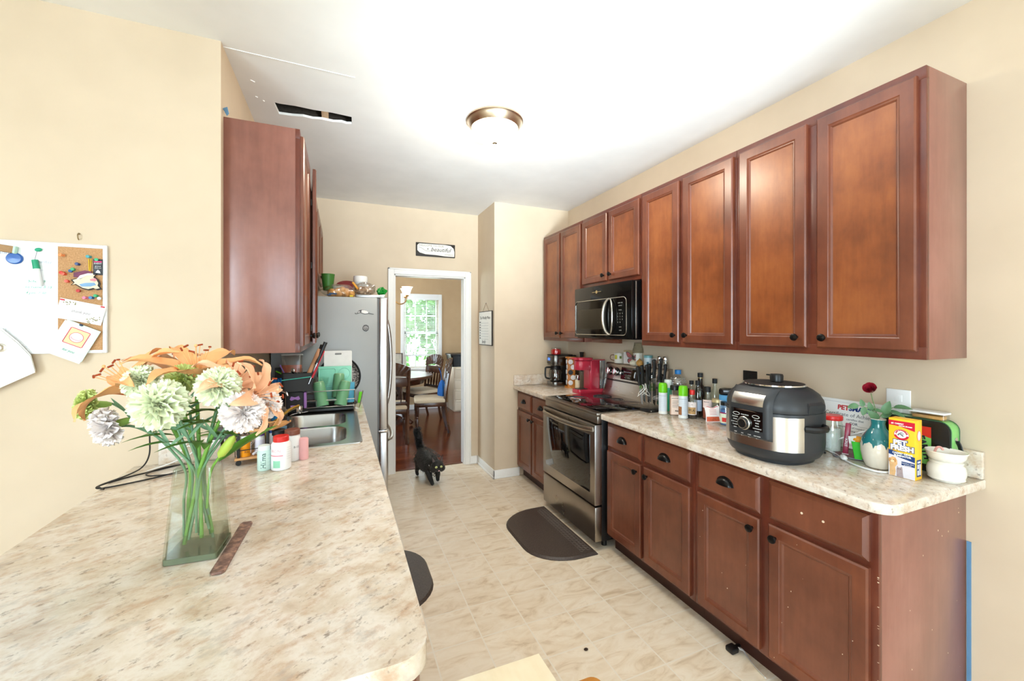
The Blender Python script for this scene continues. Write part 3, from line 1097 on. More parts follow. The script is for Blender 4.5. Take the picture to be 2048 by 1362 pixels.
# ------------------------------------------------------------------ fridge
fr = thing('refrigerator', 'tall stainless steel refrigerator at the end of the sink counter', 'refrigerator', (XL + .012, 3.425, 0))
FB = steel_mat('grey_fridge_side', (178, 180, 182), 0.34, (60, 1, 1))
FD = steel_mat('bright_fridge_door', (206, 207, 210), 0.26, (1, 1, 50))
D = 0.74
W = 0.885
part('body', MB().box(0, D, 0, W, 0.03, 1.73, .006), mat('grey_painted_steel', (160, 164, 165), 0.42, 0.2, var=0.06, vs=6), fr)
for j, (a, b) in enumerate(((0.0, W / 2 - .003), (W / 2 + .003, W))):
    d = part('door', MB().box(D + .012, D + .082, a, b, 0.672, 1.735, .014, 3), FD, fr)
    yh = W / 2 - 0.055 if j == 0 else W / 2 + 0.055
    pts = [(D + .083 + 0.062 * math.sin(PI * k / 18) ** 0.45, yh, 0.78 + 0.82 * k / 18) for k in range(19)]
    part('handle', MB().tube(pts, 0.0135, 10, flat=(0.8, 1.1)), STEEL, d)
d = part('freezer_drawer', MB().box(D + .012, D + .082, 0, W, 0.06, 0.655, .014, 3), FD, fr)
pts = [(D + .083 + 0.062 * math.sin(PI * k / 18) ** 0.45, 0.06 + (W - .12) * k / 18, 0.575) for k in range(19)]
part('handle', MB().tube(pts, 0.0135, 10, flat=(1.1, 0.8)), STEELD, d)
part('gasket', MB().box(D, D + .012, .008, W - .008, .05, 1.725), mat('grey_gasket', (112, 114, 116), 0.7), fr)
for yy in (0.04, W - .04):
    part('hinge_cover', MB().box(D - .16, D + .03, yy - .035, yy + .035, 1.73, 1.752, .004).box(D + .02, D + .06, yy - .022, yy + .022, 1.73, 1.758, .004), FB, fr)
part('hinge', MB().box(D + .006, D + .078, -0.003, .02, .656, .671, .002), CHROME, fr)
part('foot_grille', MB().box(0.02, D - .02, .02, W - .02, 0, .03), BLKM, fr)

# ------------------------------------------------------------------ double bowl sink
sk = thing('sink', 'stainless double bowl sink set in the left countertop', 'sink', (0, 0, 0.914))
SINKM = steel_mat('satin_sink_steel', (186, 186, 184), 0.24, (40, 1, 1))
ym = (SY0 + SY1) / 2
bowls = [((SX0 + .075 + SX1 - .055) / 2, SX1 - SX0 - .16, SY0 + .045, ym - .018), ((SX0 + .075 + SX1 - .055) / 2, SX1 - SX0 - .16, ym + .018, SY1 - .045)]
bm = bmesh.new()
loops = [rrect(SX1 - SX0, SY1 - SY0, 0.03, 4, (SX0 + SX1) / 2, (SY0 + SY1) / 2)]
for cx, wx, ya, yb in bowls:
    loops.append(rrect(wx, yb - ya, 0.085, 6, cx, (ya + yb) / 2))
for lp in loops:
    vs = [bm.verts.new((x, y, 0.005)) for x, y in lp]
    for i in range(len(vs)):
        bm.edges.new((vs[i], vs[(i + 1) % len(vs)]))
bmesh.ops.triangle_fill(bm, edges=bm.edges[:], use_beauty=True)
m = MB().bm(bm)
lp = loops[0]
n = len(lp)
m.raw([(x, y, .005) for x, y in lp] + [(x, y, .0005) for x, y in rrect(SX1 - SX0 + .008, SY1 - SY0 + .008, 0.034, 4, (SX0 + SX1) / 2, (SY0 + SY1) / 2)], [[i, (i + 1) % n, n + (i + 1) % n, n + i] for i in range(n)])
part('rim', m, SINKM, sk)
for cx, wx, ya, yb in bowls:
    cy = (ya + yb) / 2
    rings = []
    for z, sh, rr in ((0.005, 0, .085), (-0.004, .004, .082), (-0.12, .012, .078), (-0.145, .02, .07), (-0.158, .045, .05), (-0.16, .10, .03)):
        rings.append([(x, y, z) for x, y in rrect(wx - 2 * sh, yb - ya - 2 * sh, min(rr, (yb - ya) / 2 - sh - .002), 6, cx, cy)])
    m = MB().loft(rings, cap=False)
    n = len(rings[-1])
    m.raw(rings[-1], [list(range(n))])
    bw = part('bowl', m, SINKM, sk)
    part('drain', MB().lathe([(0.042, -0.159), (0.04, -.157), (0.02, -.1575), (0.0, -.1575)], (cx, cy, 0), cap=False), CHROME, bw)

# faucet at the wall side of the sink
fc = thing('faucet', 'low arched faucet with a golden spout and chrome tip at the near sink corner', 'faucet', (-0.436, 2.36, 0.9145))
GOLD = mat('golden_spout', (206, 160, 62), .25, .7)
part('base', MB().lathe([(0.030, 0), (0.030, .006), (0.022, .014), (0.018, .055)], seg=20), CHROME, fc)
pts = spline([(0, 0, .05), (0.02, .0, .066), (0.109, .05, .082), (0.166, .18, .118), (0.205, .262, .125)], 6)
part('spout', MB().tube(pts, 0.0125, 12, flat=(1.25, .7)), GOLD, fc)
part('spout_tip', MB().lathe([(.012, -.035), (.015, -.03), (.016, .0), (.013, .008), (0, .009)], (.213, .278, .118), 18), CHROME, fc)
part('lever', MB().tube([(0, -0.01, .05), (-.01, -0.05, .075), (-.01, -.085, .10)], [.008, .007, .006], 8), CHROME, fc)

# ------------------------------------------------------------------ ceiling light
lt = thing('ceiling_light', 'flush dome ceiling light with brushed nickel rim, switched on', 'ceiling light', (0.858, 2.335, ZC))
NICK = steel_mat('brushed_nickel', (190, 172, 150), 0.3, (1, 1, 40))
part('rim', MB().lathe([(0.172, 0), (0.172, -.008), (0.165, -.014), (0.163, -.02), (0.146, -.045), (0.142, -.05), (0.135, -.05), (0.135, -.01)], seg=48, cap=False), NICK, lt)
GLOW = mat('lit_frosted_dome', (255, 240, 216), 0.4, emit=76.0, var=0)
part('shade', MB().lathe([(0.14, -.045), (0.137, -.06), (0.122, -.088), (0.094, -.112), (0.055, -.127), (0.0, -.132)], seg=48, cap=False), GLOW, lt)
part('finial', MB().lathe([(0.018, -.128), (0.017, -.135), (0.007, -.141), (0.006, -.148), (0.004, -.153), (0, -.154)], seg=20), NICK, lt)

# ------------------------------------------------------------------ signs on the far walls
sg = thing('wall_sign', 'small black-edged white sign with script lettering above the doorway', 'sign', (0.9245, YF, 2.318))
part('board', MB().box(-0.208, 0.208, -0.016, 0, -0.07, 0.07, .002), mat('black_sign_edge', (40, 34, 30), 0.6), sg)
out = [(-0.195, .04)] + [(-0.195 + .03 * (1 - math.cos(R_(a))), .03 + .03 * math.sin(R_(a))) for a in range(20, 91, 20)] + [(0.10, .062), (0.16, .055), (0.192, .028), (0.200, -.01), (0.198, -.06), (0.10, -.060), (0.0, -.052), (-0.11, -.050), (-0.17, -.036), (-0.195, -.012)]
part('face', MB().prism(out, 0, .002, mtx=Matrix.Translation((0, -0.016, 0)) @ Matrix.Rotation(PI / 2, 4, 'X')), mat('cream_sign_face', (240, 236, 226), 0.7), sg)
m = MB().text('WELCOME TO OUR', 0.030, (-0.05, -.0185, .042), ext=.0003)
m.text('CHAOS', 0.026, (0.14, -.0185, -.043), ext=.0003)
part('lettering', m, mat('sign_grey_print', (150, 142, 136), 0.7), sg)
m = MB().text('beautiful', 0.062, (0.05, -.0185, .004), ext=.0003, shear=0.35)
m.text('v', 0.03, (-0.085, -.0185, .008), bold=.001)
m.tube(spline([(-.185, -.0185, .02), (-.15, -.0185, .012), (-.11, -.0185, -.012), (-.065, -.0185, -.014), (-.04, -.0185, -.008)], 4), .0012, 4)
part('script_lettering', m, INK, sg)

mn = thing('menu_board', 'narrow white weekly menu board hanging on the pantry wall', 'menu board', (XP, 4.055, 1.49), -90)
part('board', MB().box(-0.205, 0.205, -0.016, -.002, -0.178, 0.178, .004), mat('black_sign_edge', (40, 34, 30), 0.6), mn)
part('face', MB().box(-0.197, 0.197, -0.0175, -.015, -0.17, 0.17, .001), mat('cream_sign_face', (240, 236, 226), 0.7), mn)
m = MB().text('The Weekly Menu', 0.044, (-0.0, -.018, .108), shear=.2)
for k, dname in enumerate(('MON', 'TUE', 'WED', 'THU', 'FRI', 'SAT', 'SUN')):
    zz = 0.062 - k * 0.028
    m.text(dname, 0.019, (-0.155, -.018, zz), bold=.0005)
    m.box(-0.12, 0.11, -.0182, -.0174, zz - .009, zz - .0075)
m.text('family', 0.05, (-0.04, -.018, -.142), shear=.4)
part('lettering', m, mat('sign_grey_print2', (92, 86, 82), 0.7), mn)
m = MB().tube([(-0.10, -.008, .176), (0.0, -.006, .262), (0.10, -.008, .176)], .0018, 6)
part('twine', m, mat('jute', (150, 116, 76), 0.9), mn)
part('nail', MB().cyl((0, 0, .262), .003, .014, axis='y', mtx=Matrix.Translation((0, -.012, 0))), STEEL, mn)

# ------------------------------------------------------------------ anti-fatigue mats
def mat_thing(label, cx, cy, w, d, flip):
    """half-round mat: straight side along +x (flip=1) or -x"""
    pts = []
    rr = 0.30
    for a in range(90, 181, 10):
        pts.append((-d / 2 + rr + rr * math.cos(R_(a)), w / 2 - rr * 0.85 + rr * 0.85 * math.sin(R_(a))))
    for a in range(180, 271, 10):
        pts.append((-d / 2 + rr + rr * math.cos(R_(a)), -w / 2 + rr * 0.85 + rr * 0.85 * math.sin(R_(a))))
    pts += [(d / 2, -w / 2), (d / 2, w / 2)]
    if flip < 0:
        pts = [(-x, y) for x, y in pts][::-1]
    m_, nt, b = new_mat('brown_embossed_vinyl')
    n1 = tex(nt, 'noise', 160, detail=3)
    nt.links.new(ramp(nt, n1, [(0.3, (52, 42, 38)), (0.7, (80, 68, 62))]), b.inputs['Base Color'])
    b.inputs['Roughness'].default_value = 0.42
    bump(nt, b, n1, 0.4, 0.002)
    t = thing('kitchen_mat', label, 'mat', (cx, cy, 0), 0, 'brown cushioned kitchen mats')
    cxm = sum(p[0] for p in pts) / len(pts)
    top = [(x * .955, y * .965) for x, y in pts]
    n = len(pts)
    m = MB().loft([[(x, y, 0.0005) for x, y in pts], [(x, y, 0.006) for x, y in pts], [(x, y, 0.017) for x, y in top]])
    part('pad', m, m_, t)
    # honeycomb relief along the straight side
    m = MB()
    hx = (d / 2 - .09) * flip
    for i in range(3):
        for j in range(22):
            cx_, cy_ = hx + flip * i * .026, -w / 2 + .06 + (j + (i % 2) * .5) * .03
            if abs(cy_) > w / 2 - .05:
                continue
            m.tube([(cx_ + .0135 * math.cos(R_(60 * k + 30)), cy_ + .0155 * math.sin(R_(60 * k + 30)), .0172) for k in range(6)], .0012, 4, closed=True)
    part('honeycomb_relief', m, mat('worn_mat_relief', (104, 94, 88), 0.4), t)
mat_thing('brown half-round mat on the floor in front of the range', 1.342, 2.655, 0.775, 0.425, 1)
mat_thing('brown half-round mat on the floor in front of the sink', 0.285, 2.50, 0.70, 0.42, -1)

# ------------------------------------------------------------------ wall plates
def outlet(label, loc, rz, colr, w=0.072, h=0.115, kind=0, name='outlet'):
    t = thing(name, label, 'outlet', loc, rz)
    part('plate', MB().box(-w / 2, w / 2, -0.006, 0, -h / 2, h / 2, .003), colr, t)
    m = MB()
    for dz in (-0.024, 0.024):
        m.box(-.014, .014, -.0075, -.004, dz - .015, dz + .015, .003)
        m.box(-.007, -.004, -.008, -.007, dz - .004, dz + .008).box(.004, .007, -.008, -.007, dz - .004, dz + .008)
    part('socket', m, colr, t)
    return t
WPL = mat('white_wall_plate', (242, 242, 240), 0.35, var=0.01)
outlet('white double wall plate behind the red rose', (XW, 1.0, 1.155), -90, WPL, 0.085, 0.125)
outlet('black wall outlet above and behind the pressure cooker', (XW, 1.70, 1.175), -90, BLK, 0.09, 0.115)
outlet('black wall outlet on the left wall nearest the hanging cord', (XL, 3.19, 1.12), 90, BLK)
outlet('black wall switch plate on the left wall beside the dish rack', (XL, 3.36, 1.13), 90, BLK, 0.05, 0.115)

# ------------------------------------------------------------------ dining room
DWOOD = wood_mat('dark_walnut_furniture', (48, 26, 16), (66, 38, 24), (84, 50, 32), 0.25, (1, 1, 0.15), 6, 0.4)
DTOP = wood_mat('walnut_table_top', (62, 38, 24), (84, 54, 36), (106, 72, 50), 0.38, (0.15, 1, 1), 6, 0.1)
SEATF = mat('beige_seat_fabric', (196, 178, 152), 0.9, var=0.14, vs=90)
tb = thing('dining_table', 'round dark walnut dining table seen through the doorway', 'table', (0.72, 6.72, 0))
part('tabletop', MB().lathe([(0.60, .705), (0.635, .715), (0.655, .735), (0.655, .752), (0.645, .762), (0.0, .762)], seg=64), DTOP, tb)
part('apron', MB().lathe([(0.50, .625), (0.51, .63), (0.53, .70), (0.54, .712), (0, .712)], seg=48), DWOOD, tb)
part('pedestal', MB().lathe([(0.10, .05), (0.12, .10), (0.075, .18), (0.06, .26), (0.10, .36), (0.115, .44), (0.075, .53), (0.13, .63)], seg=24), DWOOD, tb)
for k in range(4):
    a = R_(45 + 90 * k)
    pts = spline([(0.06 * math.cos(a), .06 * math.sin(a), .16), (0.22 * math.cos(a), .22 * math.sin(a), .13), (0.40 * math.cos(a), .40 * math.sin(a), .035)], 4)
    part('foot', MB().tube(pts, [.045, .045, .043, .04, .04, .038, .036, .035, .033], 8), DWOOD, tb)


def dining_chair(label, loc, rz):
    """faces +y locally; back at -y"""
    t = thing('dining_chair', label, 'chair', loc, rz, 'walnut dining chairs around the table')
    # seat cushion
    m = MB()
    rings = []
    for z, s_ in ((0.445, .985), (0.455, 1.0), (0.475, 1.0), (0.492, .96), (0.500, .82), (0.503, .4)):
        rings.append([(x * s_, (y * s_) , z) for x, y in rrect(0.47, 0.45, .06, 5)])
    m.loft(rings)
    part('seat', m, SEATF, t)
    m = MB().box(-.225, .225, -.215, .215, .385, .446, .006)
    part('seat_frame', m, DWOOD, t)
    for sx in (-1, 1):
        prof = [(.018, 0), (.021, .01), (.015, .03), (.019, .06), (.023, .12), (.027, .20), (.020, .225), (.027, .24), (.020, .255), (.030, .28), (.030, .385)]
        part('leg', MB().lathe(prof, (sx * .195, .19, 0), 14), DWOOD, t)
        pts = [(sx * .195, -.26, 0), (sx * .197, -.215, .20), (sx * .2, -.20, .42), (sx * .205, -.215, .60), (sx * .21, -.255, .85), (sx * .212, -.275, .95)]
        part('leg', MB().tube(spline(pts, 4), .023, 4, flat=(1.0, 1.15)), DWOOD, t)
    # sunburst crest
    m = MB()
    def crest(u, v):
        x = (u - .5) * .47
        zt = .985 + .075 * math.sin(PI * u)
        zb = .855 + .035 * math.sin(PI * u)
        z = zb + (zt - zb) * v
        ang = math.atan2(z - .80, x)
        rib = .006 * math.cos(ang * 26)
        return (x, -.262 - .03 * (z - .85) / .2 - .03 * math.cos((u - .5) * PI) + .03 + rib, z)
    m.grid(crest, 40, 6)
    k0 = len(m.v)
    m.grid(lambda u, v: Vector(crest(u, v)) + Vector((0, -.03, 0)), 40, 6)
    ed = [crest(i / 40, 0) for i in range(41)]
    for v in (0, 1):
        m.grid(lambda u, w, v=v: Vector(crest(u, v)) + Vector((0, -.03 * w, 0)), 40, 1)
    for u in (0, 1):
        m.grid(lambda w, v, u=u: Vector(crest(u, v)) + Vector((0, -.03 * w, 0)), 1, 6)
    part('crest_rail', m, DWOOD, t)
    part('upper_back_panel', MB().box(-.20, .20, -.262, -.240, .745, .86, .005), DWOOD, t)
    part('lower_back_rail', MB().box(-.20, .20, -.226, -.202, .50, .545, .005), DWOOD, t)
    for k in range(4):
        x = -.12 + .08 * k
        part('slat', MB().tube([(x, -.214, .53), (x, -.222, .60), (x, -.245, .76)], [.014, .021, .016], 8, flat=(1.1, .5)), DWOOD, t)
    return t
dining_chair('walnut dining chair nearest the doorway, its back towards the kitchen', (0.60, 5.66, 0), -3)
dining_chair('walnut dining chair at the right of the table turned sideways with a blue bag', (1.19, 5.98, 0), 82)
dining_chair('walnut dining chair behind the blue bag, its arched crest showing past the table', (1.22, 6.86, 0), 112)
# blue bag hanging between the two side chairs
m = MB()
rings = []
for z, rx, ry in ((0.43, .04, .03), (.45, .10, .06), (.52, .125, .075), (.60, .12, .07), (.68, .08, .045), (.72, .035, .02)):
    rings.append([(rx * math.cos(2 * PI * k / 16) * (1 + .06 * math.sin(5 * k)), ry * math.sin(2 * PI * k / 16) * (1 + .06 * math.cos(7 * k)), z) for k in range(16)])
m.loft(rings)
bgm = thing('blue_bag', 'bright blue cloth bag hanging on the sideways dining chair', 'bag', (1.385, 6.05, 0.0), 80)
part('pouch', m, mat('blue_cloth', (20, 92, 170), 0.75, var=0.15), bgm)
part('strap', MB().tube([(-.02, 0, .70), (-.03, .02, .84), (0, .045, .90), (.03, .02, .84), (.02, 0, .70)], .006, 6), mat('blue_cloth', (20, 92, 170), 0.75), bgm)
# chest of drawers with black bin
CH = mat('cream_chest', (222, 206, 182), 0.5, var=0.03)
cd = thing('chest_of_drawers', 'cream chest of drawers against the dining room wall', 'chest', (2.10, 7.42, 0))
part('body', MB().box(-.24, .5, -.22, .23, 0.0, .80, .006), CH, cd)
for k in range(4):
    d = part('drawer', MB().box(-.225, .485, -.238, -.218, .02 + k * .193, .196 + k * .193, .006), CH, cd)
    part('drawer_lip', MB().tube([(-.21, -.243, .192 + k * .193), (.13, -.249, .182 + k * .193), (.47, -.243, .192 + k * .193)], .012, 6), mat('cream_lip', (236, 224, 204), .4), d)
bb = thing('black_bin', 'black lidded storage bin on the cream chest of drawers', 'bin', (2.10, 7.40, .80))
part('body', MB().loft([[(x, y, 0) for x, y in rrect(.50, .34, .03, 4)], [(x, y, .20) for x, y in rrect(.58, .40, .04, 4)]]), BLK, bb)
part('lid', MB().box(-.30, .30, -.21, .21, .20, .235, .012), BLK, bb)
# blinds
bl = thing('window_blind', 'white slatted blind half lowered over the dining window', 'blind', (WX0, WY - .012, WZ1))
m = MB()
SL = mat('white_blind_slat', (244, 244, 242), 0.5, var=0.0)
for k in range(34):
    z = -.06 - k * .0295
    m.box(.004, WX1 - WX0 - .004, -.012, .012, -.0008, .0008, mtx=Matrix.Translation((0, 0, z)) @ Matrix.Rotation(R_(16), 4, 'X'))
part('slats', m, SL, bl)
part('head_rail', MB().box(0, WX1 - WX0, -.018, .012, -.045, 0, .003), SL, bl)
part('bottom_rail', MB().box(0, WX1 - WX0, -.016, .012, -1.085, -1.055, .003), SL, bl)
for x in (.1, WX1 - WX0 - .1):
    part('cord', MB().rod((x, -.014, -.04), (x, -.014, -1.06), .0012, seg=5), SL, bl)
# chandelier
chn = thing('chandelier', 'brass chandelier with lit white glass shades in the dining room', 'chandelier', (0.72, 6.55, 0))
BRASS = mat('antique_brass', (170, 130, 78), 0.3, 0.9)
part('stem', MB().tube([(0, 0, ZC), (0, 0, 1.95)], .007, 8).lathe([(.0, 1.86), (.03, 1.88), (.045, 1.93), (.02, 1.98), (.012, 2.1)], seg=16), BRASS, chn)
part('canopy', MB().lathe([(.06, ZC), (.055, ZC - .02), (.01, ZC - .035)], seg=20), BRASS, chn)
SHG = mat('lit_glass_shade', (255, 240, 214), 0.4, emit=3.2, var=0)
for k in range(5):
    a = R_(-40 + 72 * k)
    c, s_ = math.cos(a), math.sin(a)
    pts = spline([(0.03 * c, .03 * s_, 1.93), (.14 * c, .14 * s_, 1.87), (.24 * c, .24 * s_, 1.90), (.265 * c, .265 * s_, 1.98)], 4)
    ar = part('arm', MB().tube(pts, .006, 8), BRASS, chn)
    part('shade', MB().lathe([(.025, 2.0), (.045, 2.03), (.055, 2.07), (.075, 2.115), (.085, 2.125)], (.265 * c, .265 * s_, 0), 20, cap=False), SHG, ar)
    part('socket', MB().lathe([(.012, 1.975), (.028, 1.985), (.026, 2.005)], (.265 * c, .265 * s_, 0), 14), BRASS, ar)
# framed picture standing on a low cabinet by the window
pf = thing('picture_frame', 'small dark picture frame standing left of the dining window', 'picture frame', (0.93, 7.60, 0.80), 0)
part('frame', MB().box(-.09, .09, -.012, .012, 0, .012).box(-.09, .09, -.012, .012, .238, .25).box(-.09, -.07, -.012, .012, .0, .25).box(.07, .09, -.012, .012, 0, .25), DWOOD, pf)
part('print', MB().box(-.07, .07, -.004, .004, .012, .238), mat('photo_print', (186, 176, 158), 0.4, var=.4, vs=20), pf)
sb = thing('sideboard', 'dark walnut sideboard under the left side of the dining window', 'sideboard', (0.55, 7.53, 0))
part('top', MB().box(-.62, .46, -.14, .15, .77, .80, .006), DTOP, sb)
part('body', MB().box(-.60, .44, -.12, .14, .08, .77, .004), DWOOD, sb)
for k in range(2):
    d = part('door', door_mb(-.58 + k * .5, -.10 + k * .5, .10, .75, y=-.14), [DWOOD, DWOOD], sb)
    hang('knob', KNOB_ME, d, -.14 + k * .10, -.14, .45)
for sx in (-.57, .41):
    for sy in (-.09, .11):
        part('leg', MB().box(sx - .025, sx + .025, sy - .025, sy + .025, 0, .08, .004), DWOOD, sb)

# ------------------------------------------------------------------ black cat walking into the kitchen
m_, nt, b = new_mat('black_cat_fur')
f = tex(nt, 'noise', 70, (1, 1, .4), detail=4)
nt.links.new(ramp(nt, f, [(0.35, (5, 5, 5)), (0.65, (22, 20, 19))]), b.inputs['Base Color'])
b.inputs['Roughness'].default_value = 0.6
b.inputs['Sheen Weight'].default_value = 0.08
bump(nt, b, f, 0.8, 0.01)
CATF = m_
# local frame: the cat faces -y; x to its left... built at the origin then placed
ct = thing('black_cat', 'fluffy black cat walking from the dining room doorway, tail up', 'cat', (0.795, 4.03, 0), 8)
def skin_body(name, chains, parent, matl, sub=2):
    """chains: list of [(pos, radius), ...]; the first point of the first chain is the root, others join by equal positions"""
    me = bpy.data.meshes.new(name)
    vs, es, rad, idx = [], [], [], {}
    for ch in chains:
        prev = None
        for p, rr in ch:
            key = tuple(round(q, 4) for q in p)
            if key not in idx:
                idx[key] = len(vs)
                vs.append(p)
                rad.append(rr)
            if prev is not None:
                es.append((prev, idx[key]))
            prev = idx[key]
    me.from_pydata(vs, es, [])
    o = bpy.data.objects.new(name, me)
    COL.objects.link(o)
    sk_ = o.modifiers.new('skin', 'SKIN')
    sk_.use_smooth_shade = True
    for i, d in enumerate(me.skin_vertices[0].data):
        rr = rad[i]
        d.radius = rr if isinstance(rr, tuple) else (rr, rr)
        d.use_root = (i == 0)
    sb_ = o.modifiers.new('sub', 'SUBSURF')
    sb_.levels = sb_.render_levels = sub
    bpy.context.view_layer.update()
    dg = bpy.context.evaluated_depsgraph_get()
    nm = bpy.data.meshes.new_from_object(o.evaluated_get(dg))
    bpy.data.objects.remove(o)
    nm.name = name
    nm.materials.clear()
    nm.materials.append(matl)
    for p in nm.polygons:
        p.use_smooth = True
    ob = bpy.data.objects.new(name, nm)
    COL.objects.link(ob)
    ob.parent = parent
    return ob
hip, mid, sho = (0, .17, .185), (0.0, .05, .17), (0.0, -.08, .18)
chains = [
    [(hip, .085), (mid, .098), (sho, .08), ((0.0, -.14, .195), .058), ((0.0, -.19, .197), .052)],
    [(hip, .085), ((-.01, .24, .235), .032), ((-.015, .275, .31), .030), ((-.02, .285, .375), .036), ((-.03, .285, .43), .026)],
    [(hip, .085), ((-.055, .19, .15), .048), ((-.062, .15, .095), .032), ((-.064, .195, .05), .020), ((-.064, .185, .018), .018), ((-.064, .155, .013), .016)],
    [(hip, .085), ((.055, .20, .15), .048), ((.062, .20, .095), .032), ((.064, .26, .055), .020), ((.064, .262, .02), .018), ((.064, .235, .013), .016)],
    [(sho, .08), ((-.045, -.10, .125), .038), ((-.040, -.13, .075), .026), ((-.028, -.16, .03), .019), ((-.028, -.185, .014), .018)],
    [(sho, .08), ((.045, -.09, .125), .038), ((.050, -.11, .075), .026), ((.048, -.10, .035), .019), ((.048, -.12, .016), .018)],
]
skin_body('body', chains, ct, CATF, 2)
# head with muzzle, on the end of the neck
hd = MB()
hm = Matrix.Translation((.004, -.215, .198)) @ Matrix.Rotation(R_(-6), 4, 'Z')
hd.ball((0, 0, 0), .058, 24, 16, (1.06, .98, .92), hm)
hd.ball((0, -.042, -.018), .026, 16, 10, (1.15, .8, .75), hm)
hd.ball((-.038, -.012, -.02), .032, 14, 10, (1.1, .9, 1.0), hm)
hd.ball((.038, -.012, -.02), .032, 14, 10, (1.1, .9, 1.0), hm)
head = part('head', hd, CATF, ct, smooth=180)
for s_ in (-1, 1):
    m = MB()
    base = [(s_ * .018, -.012, .046), (s_ * .050, -.006, .030), (s_ * .036, .02, .040)]
    tip = (s_ * .054, .004, .108)
    m.raw(base + [tip], [[0, 1, 3], [1, 2, 3], [2, 0, 3], [0, 1, 2]], hm)
    e = part('ear', m, CATF, head, smooth=0)
    m = MB().raw([(s_ * .023, -.0135, .050), (s_ * .046, -.0105, .040), (s_ * .050, -.002, .092)], [[0, 1, 2]], hm)
    part('inner_ear', m, mat('grey_inner_ear', (96, 84, 82), 0.8), head, smooth=0)
    m = MB().ball((s_ * .0235, -.052, .006), .0115, 14, 10, (1.05, .55, .9), hm)
    ey = part('eye', m, mat('pale_green_eye', (214, 224, 150), 0.15, coat=.8, var=0), head, smooth=180)
    part('pupil', MB().ball((s_ * .0235, -.0575, .006), .0045, 10, 8, (.55, .4, 1.2), hm), BLK, ey, smooth=180)
part('nose', MB().ball((0, -.064, -.010), .007, 10, 8, (1.2, .6, .8), hm), mat('dark_nose', (28, 22, 22), .4), head)
part('tongue', MB().ball((0, -.063, -.026), .0075, 10, 8, (1.0, .5, .6), hm), mat('pink_tongue', (250, 200, 205), .5), head)
part('tag', MB().lathe([(.011, 0), (.011, .002)], seg=14, mtx=Matrix.Translation((-.055, -.15, .19)) @ Matrix.Rotation(R_(70), 4, 'Y')), CHROME, ct)
# tufts of long fur
m = MB()
r = random.Random(5)
def tuft(p, d, L):
    p, d = Vector(p), Vector(d).normalized()
    s1 = d.cross(Vector((0, 0, 1)) if abs(d.z) < .9 else Vector((1, 0, 0))).normalized() * .005
    d2 = (d + Vector((r.uniform(-.4, .4), r.uniform(-.2, .5), r.uniform(-.5, .1)))).normalized()
    m.raw([p - s1, p + s1, p + d2 * L], [[0, 1, 2]])
for i in range(900):
    tt = r.random()
    a = r.uniform(0, 2 * PI)
    y = .22 - .38 * tt
    rr = .092 + .014 * math.sin(tt * PI)
    tuft((rr * math.cos(a), y, .178 + rr * math.sin(a) * .95), (math.cos(a), .5, math.sin(a) * .6 - .3), r.uniform(.015, .035))
for i in range(900):
    tt = r.random()
    c = Vector((-.01 - .02 * tt, .24 + .05 * min(1, tt * 1.6), .235 + .21 * tt))
    a = r.uniform(0, 2 * PI)
    rr = .028
    tuft(c + Vector((rr * math.cos(a), rr * math.sin(a), 0)), (math.cos(a), math.sin(a), .9), r.uniform(.02, .042))
part('fur_tufts', m, CATF, ct, kind='stuff', smooth=0)

# ------------------------------------------------------------------ things on the kitchen floor
dc = thing('child_lock_latch', 'black cabinet latch with a white strap lying by the toe kick', 'latch', (1.655, 1.35, 0))
part('clip', MB().box(-.022, .022, -.02, .02, 0, .024, .006).box(-.012, .05, -.008, .008, .01, .02, .003), BLK, dc)
pts = spline([(.012, -.026, .028), (.028, -.034, .022), (.03, -.05, .008), (.012, -.10, .006), (-.0, -.16, .004)], 5)
part('strap', MB().tube(pts, .010, 6, flat=(1.0, .16)), WHITE, dc)
solo('leaf_crumb', MB().ball((0, 0, .004), .011, 8, 6, (1, .75, .35)), mat('dried_brown_crumb', (52, 34, 22), .9, var=.3), 'tiny dark dried crumb on the pale floor tiles', 'crumb', (1.04, 1.614, 0))
solo('painters_tape', MB().box(XW - .0045, XW - .0005, .7775, .7895, 0.02, .66), mat('blue_painters_tape', (100, 142, 178), .8), 'blue painters tape strip beside the end base cabinet', 'tape')
solo('tape_scrap', MB().raw([(-.014, 0, .02), (.006, -.012, .024), (.012, -.01, -.004), (.002, 0, -.012)], [[0, 1, 2, 3]]).raw([(-.014, .001, .02), (.006, -.011, .024), (.012, -.009, -.004), (.002, .001, -.012)], [[3, 2, 1, 0]]),
     mat('blue_painters_tape', (100, 142, 178), .8), 'scrap of blue tape above the pale cabinet side', 'tape', (XL + .012, 2.186, 2.445))

# foreground: corner of a pale wooden table, back of a honey coloured chair
FT = wood_mat('bleached_wood_top', (232, 214, 178), (242, 228, 198), (248, 238, 214), .35, (1, .12, 1), 5, .2)
HON = wood_mat('honey_oak', (196, 128, 52), (214, 148, 66), (226, 168, 86), .3, (.12, 1, 1), 6, .4)
ft = thing('side_table', 'pale cream wooden table corner at the bottom edge of the view', 'table', (.305, .70, 0))
part('tabletop', MB().prism([(-.122, -.26), (.135, -.26), (.121, .161), (-.122, .163)], .70, .722, bev=.004), FT, ft)
for sx in (-.10, .10):
    for sy in (-.22, .13):
        part('leg', MB().box(sx - .018, sx + .018, sy - .018, sy + .018, 0, .70, .004), FT, ft)
hc = thing('wooden_stool', 'honey oak stool with rounded corners beside the pale table', 'stool', (.58, .875, 0))
part('seat', MB().prism(rrect(.245, .32, .03, 5), .425, .45, bev=.005), HON, hc)
for sx in (-.085, .085):
    for sy in (-.12, .12):
        part('leg', MB().rod((sx * 1.2, sy * 1.15, 0), (sx, sy, .426), .014, .017), HON, hc)

